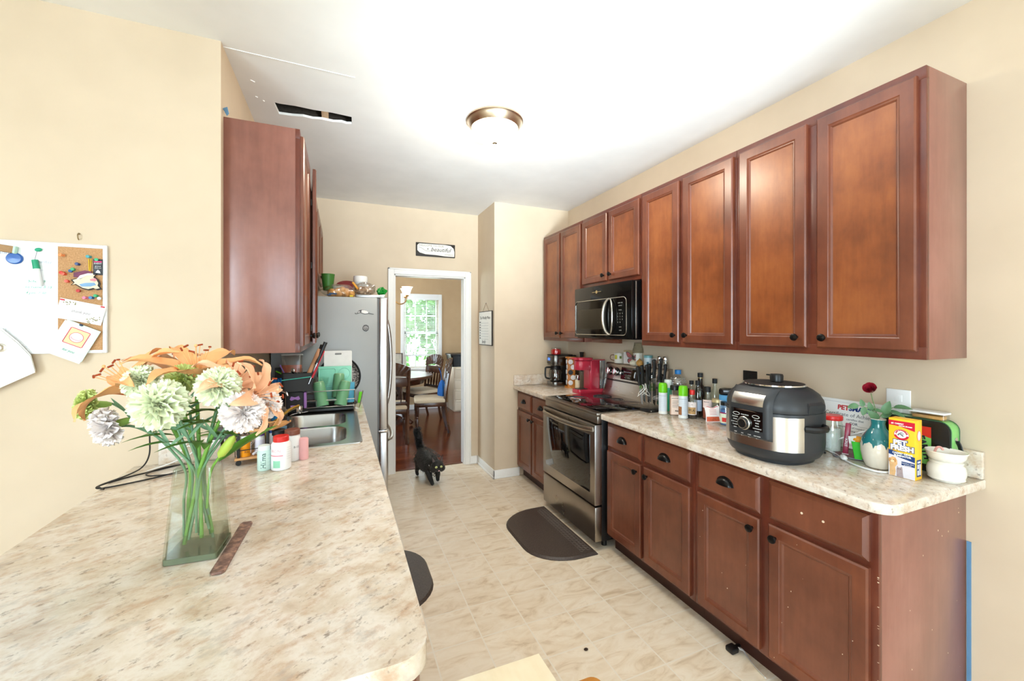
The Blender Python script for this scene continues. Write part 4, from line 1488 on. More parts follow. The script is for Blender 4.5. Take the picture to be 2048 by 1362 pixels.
# ------------------------------------------------------------------ clutter on the right countertops
CZ = 0.9145
def facing(x, y):
    return -math.degrees(math.atan2(x, y))


def band(r, z0, z1, a0=0, a1=360, n=28):
    """part of a cylinder wall, angles from local -y (the side that faces the viewer)"""
    m = MB()
    m.grid(lambda u, v: (r * math.sin(R_(a0 + (a1 - a0) * u)), -r * math.cos(R_(a0 + (a1 - a0) * u)), z0 + (z1 - z0) * v), n, 1)
    return m


def curved_text(m, body, size, r, z, ang=0.0, spacing=1.0, bold=0.0, vertical=False):
    """lettering bent round a bottle of radius r"""
    t = MB().text(body, size, (0, 0, 0), (1, 0, 0), (0, 1, 0), ext=0.00015, spacing=spacing, bold=bold)
    vs = []
    for x, y, d in t.v:
        if vertical:
            x, y = -y, x
        a = x / r + R_(ang)
        vs.append(((r + .0005 + d) * math.sin(a), -(r + .0005 + d) * math.cos(a), z + y))
    m.raw(vs, t.f)
    return m


GOO = {}
def bottle(name, label, x, y, prof, bmat, cap=None, capmat=None, labels=(), prints=(), cat='bottle', contents=None, group=None, z=CZ, rz=None, extra=None):
    t = thing(name, label, cat, (x, y, z), facing(x, y) if rz is None else rz, group)
    part('body', MB().lathe(prof, seg=28), bmat, t)
    if contents:
        part('contents', MB().lathe(contents[0], seg=24), contents[1], t)
    if cap:
        part('cap', MB().lathe(cap, seg=24), capmat, t)
    for (r, z0, z1, a0, a1, mt) in labels:
        part('paper_label', band(r, z0, z1, a0, a1), mt, t)
    if prints:
        groups = {}
        for p in prints:
            groups.setdefault(p[-1].name, []).append(p)
        for k, ps in groups.items():
            m = MB()
            for (body, size, r, zz, ang, mt) in ps:
                curved_text(m, body, size, r, zz, ang)
            part('lettering', m, ps[0][-1], t)
    return t

LIME = mat('lime_green_plastic', (110, 200, 24), 0.35)
SPW = mat('spray_can_white', (226, 230, 228), 0.3)
# green capped spray cans
for i, (x, y, lab) in enumerate(((1.985, 2.145, 'green capped spray can beside the knife block'), (2.006, 1.99, 'green capped spray can with a picture of food, in front'))):
    H = .203
    t = bottle('spray_can', lab, x, y, [(.027, 0), (.029, .004), (.029, .008), (.0275, .012), (.0275, .138), (.0265, .145)], SPW, [(.0285, .143), (.0285, .18), (.027, .195), (.022, .205), (0, .206)], LIME,
               labels=[(.0279, .02, .136, -75, 75, mat('pale_blue_label', (212, 222, 232), .4))] + ([(.0281, .022, .075, -80, -18, mat('food_picture', (150, 96, 58), .5, var=.7, vs=90))] if i else [(.0281, .02, .136, 66, 130, LIME)]),
               prints=[('NUTRITION FACTS', .006, .0282, .122, -8, GREYINK)] + [('- - - - - - -', .008, .0282, .11 - .012 * k, -8 + (20 if i else 0), GREYINK) for k in range(6)], group='green capped spray cans', cat='spray can')
# clear seasoning jar with peach label
t = thing('seasoning_container', 'square clear seasoning container with peach label and black lid', 'container', (2.03, 2.085, CZ), -30)
part('body', MB().prism(rrect(.068, .05, .012, 4), 0, .165), pane_mat('clear_seasoning_wall', (.9, .9, .9), .12), t)
part('contents', MB().prism(rrect(.062, .044, .010, 4), .003, .13), mat('peach_seasoning', (226, 190, 168), .8, var=.12, vs=200), t)
part('paper_label', MB().box(-.030, .030, -.0262, -.025, .008, .125), mat('peach_label', (244, 222, 208), .6), t)
m = MB().text('SEASONING', .010, (0, -.0264, .112))
for k in range(6):
    m.box(-.024, .022 - .006 * (k % 3), -.0265, -.026, .095 - k * .008, .0965 - k * .008)
m.text('FULL', .012, (.008, -.0264, .03), bold=.0006)
part('lettering', m, INK, t)
part('lid', MB().lathe([(.030, .165), (.030, .19), (.027, .195), (0, .195)], seg=24), BLK, t)
bottle('spice_jar', 'small dark capped spice jar half hidden behind the peach seasoning', 2.13, 2.09, [(.024, 0), (.024, .12), (.020, .14)], mat('dark_spice', (70, 56, 60), .5), [(.022, .14), (.022, .17), (0, .17)], BLK, cat='jar')
# sauce bottles
SAUCE = mat('dark_soy', (26, 14, 10), .1)
RED = mat('red_cap', (214, 44, 40), .35)
bottle('sauce_bottle', 'red capped sauce bottle with a tan picture label', 2.055, 1.965, [(.025, 0), (.027, .005), (.027, .105), (.022, .125), (.013, .14), (.013, .152)], CLEARG, [(.0165, .15), (.0165, .176), (.015, .179), (0, .179)], RED,
       labels=[(.0275, .025, .105, -90, 90, mat('cream_label', (236, 226, 222), .6)), (.0278, .03, .072, -55, 45, mat('tan_picture', (190, 150, 96), .6, var=.35, vs=120))], contents=([(.025, .003), (.025, .03), (0, .03)], SAUCE), prints=[('~', .02, .0278, .09, 0, INK), ('M.A', .022, .0280, .052, -5, INK)])
DG = pane_mat('smoky_glass_wall', (.75, .72, .66), .12)
bottle('glass_bottle', 'black capped round-bellied glass bottle behind the red capped sauce', 2.125, 1.985, [(.022, 0), (.0235, .004), (.0235, .10), (.024, .12), (.021, .16), (.014, .185), (.012, .205)], CLEARG, [(.0145, .203), (.0145, .232), (0, .234)], BLKM,
       labels=[(.024, .04, .11, -90, 90, mat('blue_grey_label', (186, 202, 226), .6))], contents=([(.022, .003), (.022, .05), (0, .05)], SAUCE))
bottle('glass_bottle', 'slim black capped clear bottle in front of the blue capped jug', 2.15, 2.062, [(.020, 0), (.0215, .004), (.0215, .15), (.012, .185), (.011, .20)], CLEARG, [(.0135, .198), (.0135, .222), (0, .223)], BLKM, contents=([(.0195, .003), (.0195, .06), (0, .06)], mat('amber_oil', (160, 110, 40), .2)))
bottle('dark_bottle', 'tall dark glass bottle with a long neck and gold ring', 2.175, 2.012, [(.030, 0), (.0315, .005), (.0315, .155), (.026, .185), (.0145, .205), (.0135, .262)], mat('near_black_glass', (26, 14, 12), .08, coat=.4), [(.0165, .25), (.0165, .277), (0, .277)], BLKM, labels=[(.0143, .243, .248, 0, 360, mat('gold_ring', (190, 164, 104), .3, .8))])
bottle('spice_bottle', 'black capped spice bottle with pink label and roast photo', 2.115, 1.90, [(.025, 0), (.0265, .004), (.0265, .125), (.0165, .15), (.0155, .175)], CLEARG, [(.0185, .172), (.0185, .204), (0, .206)], BLKM,
       labels=[(.027, .075, .125, -80, 80, mat('pink_label', (236, 214, 208), .6)), (.027, .012, .075, -80, 80, mat('roast_photo', (130, 70, 50), .6, var=.7, vs=110))], contents=([(.0245, .003), (.0245, .07), (0, .07)], mat('brown_spice', (90, 50, 34), .8)), prints=[('BRAND', .010, .0272, .112, -15, INK)])
bottle('glass_bottle', 'tall clear bottle with black cap behind the blue lidded tub', 2.182, 1.905, [(.024, 0), (.0255, .004), (.0255, .14), (.021, .17), (.0125, .19), (.0115, .225)], CLEARG, [(.0145, .222), (.0145, .25), (0, .251)], BLKM)
bottle('storage_jar', 'small glass jar with a pale gold lid behind the snack packet', 2.145, 1.852, [(.032, 0), (.034, .004), (.034, .105), (.030, .115)], CLEARG, [(.033, .114), (.033, .132), (.030, .134), (0, .134)], mat('pale_gold_lid', (206, 190, 146), .4, .5), contents=([(.031, .003), (.031, .07), (0, .07)], mat('mixed_tea', (120, 60, 50), .9, var=.6, vs=90)), cat='jar')
# snack packet
t = thing('snack_packet', 'small white and red snack packet standing in front of the bottles', 'packet', (2.085, 1.83, CZ), facing(2.085, 1.83) + 6, rot=(R_(-12), R_(-5), R_(facing(2.085, 1.83) + 6)))
m = MB()
def pk(sgn):
    return lambda u, v: ((u - .5) * .084 * (1 - .10 * math.sin(PI * v)), sgn * .014 * math.sin(PI * u) * math.sin(PI * min(1, v * 1.05)) - .0005 * sgn, v * .092 + .006 * math.sin(u * 9) * (v > .9))
m.grid(pk(-1), 12, 12).grid(pk(1), 12, 12)
part('pouch', m, mat('white_foil', (238, 230, 226), .35), t)
m = MB().grid(lambda u, v: Vector(pk(-1)(.06 + .88 * u, .05 + .30 * v)) + Vector((0, -.0007, 0)), 10, 6)
part('picture_print', m, mat('cracker_picture', (206, 92, 56), .5, var=.6, vs=90), t)
m = MB().grid(lambda u, v: Vector(pk(-1)(.02 + .96 * u, .93 + .05 * v)) + Vector((0, -.0007, 0)), 10, 2)
for k in range(4):
    m.grid(lambda u, v, k=k: Vector(pk(-1)(.3 + .5 * u, .48 + .1 * k + .02 * v)) + Vector((0, -.0009, 0)), 8, 1)
part('stripe_print', m, mat('red_print', (200, 50, 54), .5), t)
# blue lidded tub and the black case on it
bottle('plastic_tub', 'white tub with blue lid under the black glasses case', 2.165, 1.79, [(.046, 0), (.048, .004), (.050, .14)], mat('translucent_white', (226, 234, 238), .4), [(.0525, .136), (.0525, .16), (.050, .166), (0, .166)], mat('sky_blue_lid', (86, 156, 206), .4), cat='tub')
t = thing('glasses_case', 'black oval glasses case lying on the blue lidded tub', 'case', (2.165, 1.79, CZ + .167), facing(2.16, 1.79))
m = MB().loft([[(x * s_, y * s_, z) for x, y in rrect(.106, .056, .026, 6)] for z, s_ in ((0, .9), (.006, 1), (.028, 1), (.036, .9), (.040, .6))])
part('shell', m, mat('black_patent', (14, 14, 15), .18), t)
part('seam', MB().tube([(x * 1.003, y * 1.004, .016) for x, y in rrect(.106, .056, .026, 6)], .0012, 4, closed=True), BLKM, t)
# jar with black lid and strawberry label
bottle('preserve_jar', 'blue glass jar with black lid and strawberry label', 2.10, 1.755, [(.029, 0), (.031, .004), (.031, .105), (.027, .115)], pane_mat('blue_jar_wall', (.55, .75, .92), .12), [(.029, .115), (.029, .135), (0, .136)], BLK,
       labels=[(.0315, .012, .068, -90, 90, mat('pale_green_label', (216, 228, 204), .6)), (.0318, .02, .045, -40, 30, mat('strawberry_picture', (206, 52, 44), .6, var=.5, vs=140)), (.0316, .068, .075, -90, 90, mat('magenta_stripe', (150, 30, 90), .6))], contents=([(.0285, .003), (.0285, .09), (0, .09)], mat('blue_contents', (110, 150, 196), .7)), cat='jar')
# water jug with blue cap
t = bottle('water_jug', 'large clear plastic water jug with bright blue cap', 2.145, 2.175, [(.048, 0), (.052, .006), (.052, .03), (.050, .04), (.052, .05), (.052, .16), (.054, .19), (.048, .22), (.028, .25), (.019, .255), (.019, .262)], pane_mat('clear_jug_wall', (.95, .96, .97), .14), [(.021, .255), (.021, .284), (0, .285)], mat('bright_blue_cap', (30, 120, 190), .35), cat='jug')
m = MB()
for zz in (.20, .213, .226):
    rr = {.20: .0525, .213: .0500, .226: .0465}[zz]
    m.tube([(rr * math.cos(2 * PI * k / 40), rr * math.sin(2 * PI * k / 40), zz + .003 * math.sin(k * 2)) for k in range(40)], .0011, 4, closed=True)
part('moulded_ribs', m, mat('clear_rib', (225, 226, 224), .15, spec=.8), t)
bottle('lotion_bottle', 'white capped bottle with mint green body behind the first spray can', 2.095, 2.215, [(.025, 0), (.027, .004), (.027, .15), (.025, .16)], mat('mint_lotion', (60, 190, 150), .4), [(.026, .16), (.026, .205), (.023, .215), (0, .217)], mat('pearl_white_cap', (226, 236, 232), .3), cat='bottle')

# knife block with nine knives
kb = thing('knife_block', 'clear acrylic knife block on a black base', 'knife block', (1.985, 2.238, CZ))
part('base', MB().box(-.075, .085, -.042, .050, 0, .018, .003), BLK, kb)
part('acrylic_panel', MB().box(-.062, .072, -.030, -.025, .018, .215, .001), CLEAR, kb)
part('acrylic_panel', MB().box(-.062, .072, .028, .033, .018, .235, .001), CLEAR, kb)
m = MB()
m.tube([(.005 + .036 * math.cos(2 * PI * k / 32), -.0306, .095 + .013 * math.sin(2 * PI * k / 32)) for k in range(32)], .0009, 4, closed=True)
m.text('Cuisine', .018, (.005, -.0306, .095), shear=.3)
part('oval_logo', m, mat('white_print', (225, 225, 222), .5), kb)
for sx in (-.055, .065):
    part('screw', MB().cyl((sx, -.0425, .009), .004, .003, axis='y', seg=10), CHROME, kb)
kn0 = None
BLADE = steel_mat('knife_steel', (190, 192, 196), .2, (30, 1, 1))
def knife(label, x, y, top, lean, L, wd):
    t = thing('kitchen_knife', label, 'knife', (x, y, CZ + .03), rot=(0, R_(lean), R_(4)), group='black handled kitchen knives in the acrylic block')
    zb = top - .118
    hb = [(0, zb - .01, .0115), (-.002, zb + .02, .0125), (.001, zb + .05, .0105), (.003, zb + .09, .0125), (.0, zb + .113, .0145), (-.001, zb + .118, .011)]
    m = MB().tube([(a, 0, z) for a, z, r in hb], [r for a, z, r in hb], 10, flat=(.72, 1.15))
    part('handle', m, BLK, t)
    m = MB().prism([(-wd * .5, zb - .008), (wd * .5, zb - .008), (wd * .5, zb - L * .55), (wd * .15, zb - L), (-wd * .45, zb - L * .9)], -.0009, .0009, mtx=Matrix.Rotation(PI / 2, 4, 'X'))
    part('blade', m, BLADE, t)
spec = [(-.088, .0, .285, -10, .15, .022, 'leftmost black knife handle in the block, leaning outwards'), (-.058, .012, .288, -7, .14, .02, 'second knife handle from the left in the acrylic block'), (-.034, .0, .292, -5, .15, .024, 'third knife handle from the left in the acrylic block'),
        (-.006, .018, .295, -3, .15, .02, 'fourth knife handle from the left in the acrylic block'), (.008, -.004, .325, -1, .20, .03, 'tallest front knife handle in the middle of the block'), (.022, .014, .298, 0, .16, .022, 'knife handle just right of the tallest middle one'),
        (.046, .0, .296, 2, .16, .024, 'third knife handle from the right in the acrylic block'), (.064, .018, .33, 4, .22, .036, 'tall knife handle at the right rear of the block'), (.080, .004, .290, 7, .16, .024, 'rightmost black knife handle in the block, leaning outwards')]
for dx, dy, top, lean, L, wd, lab in spec:
    knife(lab, 1.985 + dx, 2.238 + dy, top + .0, lean, L, wd)
# white tangle of plastic picks hanging at the left of the block
m = MB()
r = random.Random(2)
for k in range(6):
    a = Vector((-.108 + r.uniform(-.012, .012), -.02 - r.uniform(0, .012), .20 - r.uniform(0, .02)))
    pts = [a + Vector((r.uniform(-.02, .02) * q, r.uniform(-.006, .002) * q, -.025 * q)) for q in range(4)]
    m.tube(spline(pts, 3), .0012, 5)
solo('twist_ties', m, mat('white_twine', (232, 232, 228), .6), 'white plastic twist ties hanging on the left of the knife block', 'twist ties', (1.985, 2.238, CZ))

# ------------------------------------------------------------------ pressure cooker (front faces -x; local -y)
pc = thing('pressure_cooker', 'large black and steel pressure cooker with round domed lid', 'pressure cooker', (1.792, 1.25, CZ), -90)
def sq(R, p=2.7, n=56, sy=.93):
    out = []
    for i in range(n):
        a = 2 * PI * i / n
        c, s_ = math.cos(a), math.sin(a)
        out.append((R * abs(c) ** (2 / p) * (1 if c >= 0 else -1), R * sy * abs(s_) ** (2 / p) * (1 if s_ >= 0 else -1)))
    return out
def rings_of(prof, p=2.7):
    return [[(x, y, z) for x, y in sq(R, p)] for R, z in prof]
PCB = mat('graphite_plastic', (46, 48, 51), .42, var=.05)
PCS = steel_mat('bright_cooker_steel', (212, 210, 206), .24, (1, 1, 1))
part('base', MB().loft(rings_of([(.140, 0), (.144, .012), (.160, .022), (.172, .045), (.175, .058)])), PCB, pc)
part('body', MB().loft(rings_of([(.175, .058), (.177, .075), (.177, .205), (.176, .214)])), PCB, pc)
# steel wrap on the front half
def wrap(a0, a1, z0, z1, dr, n=40):
    def f(u, v):
        a = R_(a0 + (a1 - a0) * u)
        c, s_ = math.cos(a), math.sin(a)
        R = .177 + dr
        return (R * abs(c) ** (2 / 2.7) * (1 if c >= 0 else -1), R * .93 * abs(s_) ** (2 / 2.7) * (1 if s_ >= 0 else -1), z0 + (z1 - z0) * v)
    return MB().grid(f, n, 1)
part('steel_band', wrap(196, 344, .062, .202, .0012), PCS, pc)
part('lid', MB().loft(rings_of([(.177, .216), (.179, .224), (.179, .238), (.174, .262), (.160, .286), (.138, .304), (.120, .314)], 2.5)), PCB, pc)
lid2 = part('lid_top', MB().lathe([(.122, .312), (.122, .322), (.118, .326), (0, .327)], seg=40, sy=.95), BLKM, pc)
part('lid_rim', MB().lathe([(.119, .318), (.1245, .319), (.1245, .324), (.119, .325)], seg=48, sy=.95, cap=False), CHROME, lid2)
part('pressure_valve', MB().lathe([(.022, .326), (.026, .33), (.027, .355), (.024, .362), (0, .363)], (.0, .02, 0), 24).box(-.045, 0, .012, .022, .352, .358, .002), BLK, lid2)
# raised front saddle that carries the control panel
def saddle(u, v, w, z0, z1, off):
    x = (u - .5) * w
    z = z0 + (z1 - z0) * v
    base = .1645 * (1 - abs(x / .19) ** 2.7) ** (1 / 2.7)
    dome = 0 if z < .235 else ((z - .235) / .09) ** 2 * .062
    return (x, -base - off + dome, z)
m = MB()
def sd(u, v):
    e = min(u, 1 - u, v * 2.2) * 10
    return saddle(u, .135 + .865 * v, .205, .064, .312, .012 * min(1, e) ** .5)
m.grid(sd, 28, 28)
part('front_saddle', m, PCB, pc)
m = MB().grid(lambda u, v: saddle(.14 + .72 * u, .28 + .335 * v, .205, .064, .312, .0135), 16, 10)
cp = part('control_panel', m, GLASSB, pc)
m = MB().grid(lambda u, v: saddle(.14 + .72 * u, .70 + .195 * v, .205, .064, .312, .0135), 16, 8)
part('steel_badge', m, PCS, pc)
m = MB().grid(lambda u, v: saddle(.25 + .5 * u, .595 + .02 * v * (math.sin(PI * u)), .205, .064, .312, .0150), 12, 2)
part('vent_lip', m, PCS, pc)
def on_panel(x, z, off=.0145):
    return Vector(saddle(.5 + x / .205, (z - .064) / .248, .205, .064, .312, off))
p0 = on_panel(-.005, .158)
T = Matrix.Translation(p0) @ Matrix.Rotation(PI / 2, 4, 'X')
part('dial', MB().lathe([(.026, 0), (.026, .012), (.022, .017), (.0, .0175)], seg=32, mtx=T), BLK, cp)
part('dial_ring', MB().lathe([(.0285, 0), (.0285, .006), (.026, .008)], seg=36, mtx=T, cap=False).lathe([(.0185, .0165), (.0185, .0178), (.021, .0172)], seg=32, mtx=T, cap=False), SILV, cp)
m = MB()
for side, words_ in ((-1, ('PRESSURE', 'STEAM', 'SLOW COOK', 'YOGURT', 'SEAR')), (1, ('AIR CRISP', 'BAKE', 'BROIL', 'DEHYDRATE', 'ROAST'))):
    for k, wd_ in enumerate(words_):
        p = on_panel(side * .052, .178 - k * .0115)
        m.text(wd_, .0066, p)
    p = on_panel(side * .046, .193)
    m.tube([p + Vector((.016 * math.cos(2 * PI * q / 20), 0, .006 * math.sin(2 * PI * q / 20))) for q in range(20)], .0009, 4, closed=True)
m.text('FUNCTION', .007, on_panel(-.004, .193))
for k, wd_ in enumerate(('TEMP', 'TIME', 'START', 'KEEP WARM')):
    m.text(wd_, .0055, on_panel(-.05 + k * .034, .112))
    m.text('+ -', .009, on_panel(-.05 + k * .034, .102))
part('lettering', m, mat('panel_white_print', (210, 210, 206), .6), cp)
# side handles
for s_ in (-1, 1):
    m = MB()
    pts = [(s_ * (.172 + .038 * math.sin(PI * k / 10) ** .6), -.055 + .11 * k / 10, .158) for k in range(11)]
    m.tube(pts, .012, 8, flat=(.9, 1.1))
    m.box(s_ * .168 - .006, s_ * .168 + .006, -.06, .06, .145, .172, .004)
    part('side_handle', m, BLK, pc)
    m = MB()
    rings = []
    for z, w_, d_ in ((.208, .075, .010), (.226, .095, .020), (.252, .095, .024), (.262, .085, .014)):
        rings.append([(s_ * (.160 + (d_ if q in (0, 1) else -.03)), (w_ / 2 if q in (1, 2) else -w_ / 2), z) for q in range(4)])
    m.loft(rings)
    part('lid_handle', m, PCB, pc)
part('power_cord', MB().tube(spline([(.05, .155, .05), (.09, .21, .01), (.02, .28, .006), (-.12, .32, .006), (-.10, .40, .10), (-.06, .43, .235)], 5), .004, 8), BLK, pc)

# ------------------------------------------------------------------ near end of the counter
bottle('glass_jar', 'clear glass jar with red lid in front of the certificate', 2.10, 1.185, [(.037, 0), (.040, .005), (.040, .12), (.036, .135), (.035, .15)], CLEARG, [(.0385, .146), (.0395, .149), (.0395, .163), (.037, .167), (0, .167)], RED,
       labels=[(.0395, .02, .085, -70, -5, mat('white_sticker', (236, 238, 238), .6))], contents=([(.030, .004), (.031, .11), (0, .112)], mat('clear_straws', (222, 222, 216), .4, var=.12, vs=160)), prints=[('12 - - -', .010, .0398, .06, -38, GREYINK), ('- - - -', .010, .0398, .045, -38, GREYINK), ('- - -', .010, .0398, .03, -38, GREYINK)], cat='jar')
bottle('pill_bottle', 'white labelled bottle between the pressure cooker and the red lidded jar', 2.12, 1.275, [(.021, 0), (.0225, .003), (.0225, .11), (.018, .125), (.0165, .16)], mat('white_bottle', (230, 232, 232), .4), [(.0185, .155), (.0185, .178), (0, .178)], WHITE, labels=[(.0229, .03, .085, -80, 80, PAPER)], prints=[('INFO', .012, .0232, .075, 0, INK), ('- - -', .012, .0232, .055, 0, GREYINK), ('- - -', .012, .0232, .042, 0, GREYINK)])
t = thing('certificate', 'white certificate sheet leaning against the wall behind the jar and vase', 'certificate', (2.197, 1.155, CZ + .006), rot=(R_(-8.5), 0, R_(-90)))
part('sheet', MB().box(-.155, .155, -.0006, .0006, 0, .222), PAPER, t)
m = MB()
m.tube([(x, -.001, z + .111) for x, z in rrect(.285, .195, .004, 2)], .0009, 4, closed=True)
part('border', m, mat('pale_grey_border', (200, 202, 206), .7), t)
part('lettering', MB().text('PET', .030, (-.052, -.001, .183), bold=.0012), mat('red_print', (200, 50, 54), .5), t, label='red PET lettering')
part('lettering', MB().text('SMART', .030, (.018, -.001, .183), bold=.0012), mat('navy_print', (30, 60, 130), .5), t, label='blue SMART lettering')
m = MB().text('Certificate of Achievement', .0235, (.0, -.001, .152))
m.text('certifies that', .014, (.0, -.001, .132))
m.text('COR', .016, (-.005, -.001, .114), bold=.0005)
m.box(.012, .10, -.0011, -.0006, .106, .107)
m.text('completion of requirements', .0125, (.0, -.001, .096))
m.text('training class', .0125, (.0, -.001, .08))
part('lettering', m, GREYINK, t)
# pink marker and white card
t = thing('maroon_marker', 'maroon packaged stick leaning beside the red lidded jar', 'packaged stick', (2.075, 1.12, CZ), rot=(R_(-6), R_(5), R_(facing(2.07, 1.12))))
part('stick', MB().box(-.010, .010, -.004, .004, .005, .145, .003), mat('maroon_wrapper', (150, 38, 66), .3), t)
part('tip', MB().box(-.012, .012, -.005, .005, 0, .010, .002), mat('white_tip', (230, 226, 226), .4), t)
m = MB().text('STICK', .014, (0, -.0044, .06), right=(0, 0, 1), up=(-1, 0, 0))
part('lettering', m, WHITE, t)
# small tray with booklet
t = thing('phone_tray', 'flat dark edged tray lying behind the rose vase', 'tray', (2.09, 1.085, CZ), -62)
part('plate', MB().prism(rrect(.16, .10, .02, 5), 0, .006, bev=.002), mat('grey_tray_edge', (120, 118, 120), .35), t)
part('inlay', MB().prism(rrect(.145, .085, .016, 5), .006, .0068), mat('maroon_tray', (118, 60, 66), .4, var=.2), t)
t = thing('greeting_booklet', 'blue and white booklet leaning behind the green paper cup', 'booklet', (2.145, 1.045, CZ + .002), rot=(R_(-14), R_(18), R_(-70)))
part('cover', MB().box(-.055, .055, -.002, .002, 0, .075, .001), mat('blue_booklet', (92, 122, 176), .5), t)
part('band', MB().box(-.055, .055, -.0026, -.0018, 0, .03), WHITE, t)
t = thing('paper_cup', 'bright green folded paper cup left of the rose vase', 'paper cup', (2.048, 1.055, CZ + .0072), facing(2.05, 1.05))
m = MB().loft([[(x * s_, y * s_, z) for x, y in rrect(.046, .034, .004, 2)] for z, s_ in ((0, .55), (.075, 1.0))], cap=False)
m.raw([(x * .55, y * .55, 0.0) for x, y in rrect(.046, .034, .004, 2)], [list(range(12))])
part('cup', m, mat('bright_green_paper', (64, 196, 50), .5), t)
part('orange_candy', MB().ball((0, 0, .080), .019, 14, 10, (1, .8, .9)), mat('orange_candy', (240, 160, 40), .4), t)
part('white_tissue', MB().raw([(-.030, .0, .06), (-.012, -.014, .07), (-.006, -.01, .098), (-.034, .004, .092)], [[0, 1, 2, 3]]), PAPER, t)

# rose vase
VX, VY = 2.022, .972
rv = thing('stoneware_vase', 'cream stoneware vase with dripping teal glaze on its neck', 'vase', (VX, VY, CZ), facing(VX, VY))
prof = [(.034, 0), (.040, .004), (.050, .03), (.0565, .065), (.0565, .09), (.050, .12), (.036, .145), (.024, .162), (.0215, .18), (.0235, .194), (.026, .198), (.024, .2), (.019, .194), (.017, .17)]
part('body', MB().lathe(prof, seg=40, cap=False).lathe([(.034, 0), (0, 0)], seg=40, cap=False), mat('cream_glaze', (226, 216, 198), .15, coat=.4, var=.05), rv)
m = MB()
n = 72
top_prof = prof[::-1]
def glaze(u, v):
    a = 2 * PI * u
    drip = .108 - .010 * abs(math.sin(4.5 * a)) - (.014 if abs(math.sin(4.5 * a + .4)) > .95 else 0)
    z = .2 - (.2 - drip) * v
    # radius on the profile
    P = prof[:12]
    rr = P[0][0]
    for (r0, z0), (r1, z1) in zip(P, P[1:]):
        if min(z0, z1) <= z <= max(z0, z1) and z1 != z0:
            rr = r0 + (r1 - r0) * (z - z0) / (z1 - z0)
    rr += .0009
    return (rr * math.cos(a), rr * math.sin(a), z)
m.grid(glaze, n, 22)
part('glaze', m, mat('teal_glaze', (34, 112, 116), .12, coat=.5, var=.25, vs=18), rv)
LEAFM = mat('rose_leaf', (84, 122, 84), .45, var=.25, vs=40)
def leaf(m, base, d, up, L, w, fold=.25, droop=.3, n=7):
    """pointed leaf from base along d"""
    d, up = Vector(d).normalized(), Vector(up)
    side = d.cross(up).normalized()
    up = side.cross(d).normalized()
    def f(u, v):
        s_ = (u - .5) * 2
        ww = w * math.sin(PI * min(1, v ** .75)) ** .8 * .5
        p = Vector(base) + d * L * v + side * s_ * ww + up * (abs(s_) * ww * fold - droop * L * v * v)
        return p
    return m.grid(f, 4, n)
ro = thing('red_rose', 'single red rose standing in the cream and teal vase', 'rose', (VX, VY, CZ), facing(VX, VY))
part('stem', MB().tube(spline([(0, 0, .06), (.002, 0, .15), (-.004, 0, .215), (-.016, 0, .27), (-.022, 0, .30)], 4), .0018, 6).tube(spline([(0, 0, .19), (.015, .0, .225), (.045, 0, .25)], 3), .0015, 6).tube(spline([(0, 0, .2), (-.02, 0, .232), (-.06, 0, .245)], 3), .0013, 6), mat('rose_stem', (92, 120, 70), .5), ro)
for b, d, L, w, up in (((.0, 0, .195), (-.6, -.5, .75), .05, .03, (0, -1, .3)), ((.02, 0, .22), (.2, -.2, 1), .055, .032, (-.3, -1, 0)), ((.045, 0, .25), (1, -.2, .25), .055, .03, (0, -.5, 1)), ((.03, 0, .235), (1, -.4, -.15), .06, .03, (0, -.3, 1)),
                       ((-.02, 0, .232), (.9, -.3, .1), .04, .024, (0, -.5, 1)), ((-.04, 0, .24), (-.2, -.4, -.8), .035, .024, (0, -1, .2)), ((-.06, 0, .245), (-.9, -.2, -.2), .04, .026, (0, -1, .5)), ((-.045, 0, .243), (-.3, -.1, .9), .03, .018, (0, -1, 0)), ((-.02, 0, .23), (-.2, -.3, .8), .035, .02, (0, -1, 0)), ((.01, 0, .205), (.7, .3, .6), .05, .024, (0, -1, .3))):
    part('leaf', leaf(MB(), b, d, up, L, w), LEAFM, ro)
m = MB()
r = random.Random(4)
C0 = Vector((-.024, -.004, .318))
tilt = Matrix.Translation(C0) @ Matrix.Rotation(R_(56), 4, 'X') @ Matrix.Rotation(R_(-14), 4, 'Y')
for layer, (n_, rr, hh, op) in enumerate(((3, .006, .025, .0), (4, .010, .028, .1), (5, .015, .029, .2), (5, .020, .028, .45))):
    for k in range(n_):
        a0 = 2 * PI * (k + .5 * layer) / n_ + r.uniform(-.15, .15)
        wdt = 2 * PI / n_ * 1.25
        def pt(u, v, a0=a0, wdt=wdt, rr=rr, hh=hh, op=op):
            a = a0 + (u - .5) * wdt
            q = rr * (.35 + .65 * v ** .6) + op * .008 * v * v * v
            z = -.012 + hh * v * (1 - .25 * op * v) - .004 * (2 * u - 1) ** 2 * v
            return (q * math.cos(a), q * math.sin(a), z + .002 * math.sin(5 * u + k))
        m.grid(pt, 6, 5, tilt)
part('bloom', m, mat('crimson_petal', (150, 18, 40), .55, var=.3, vs=40), ro, smooth=180)

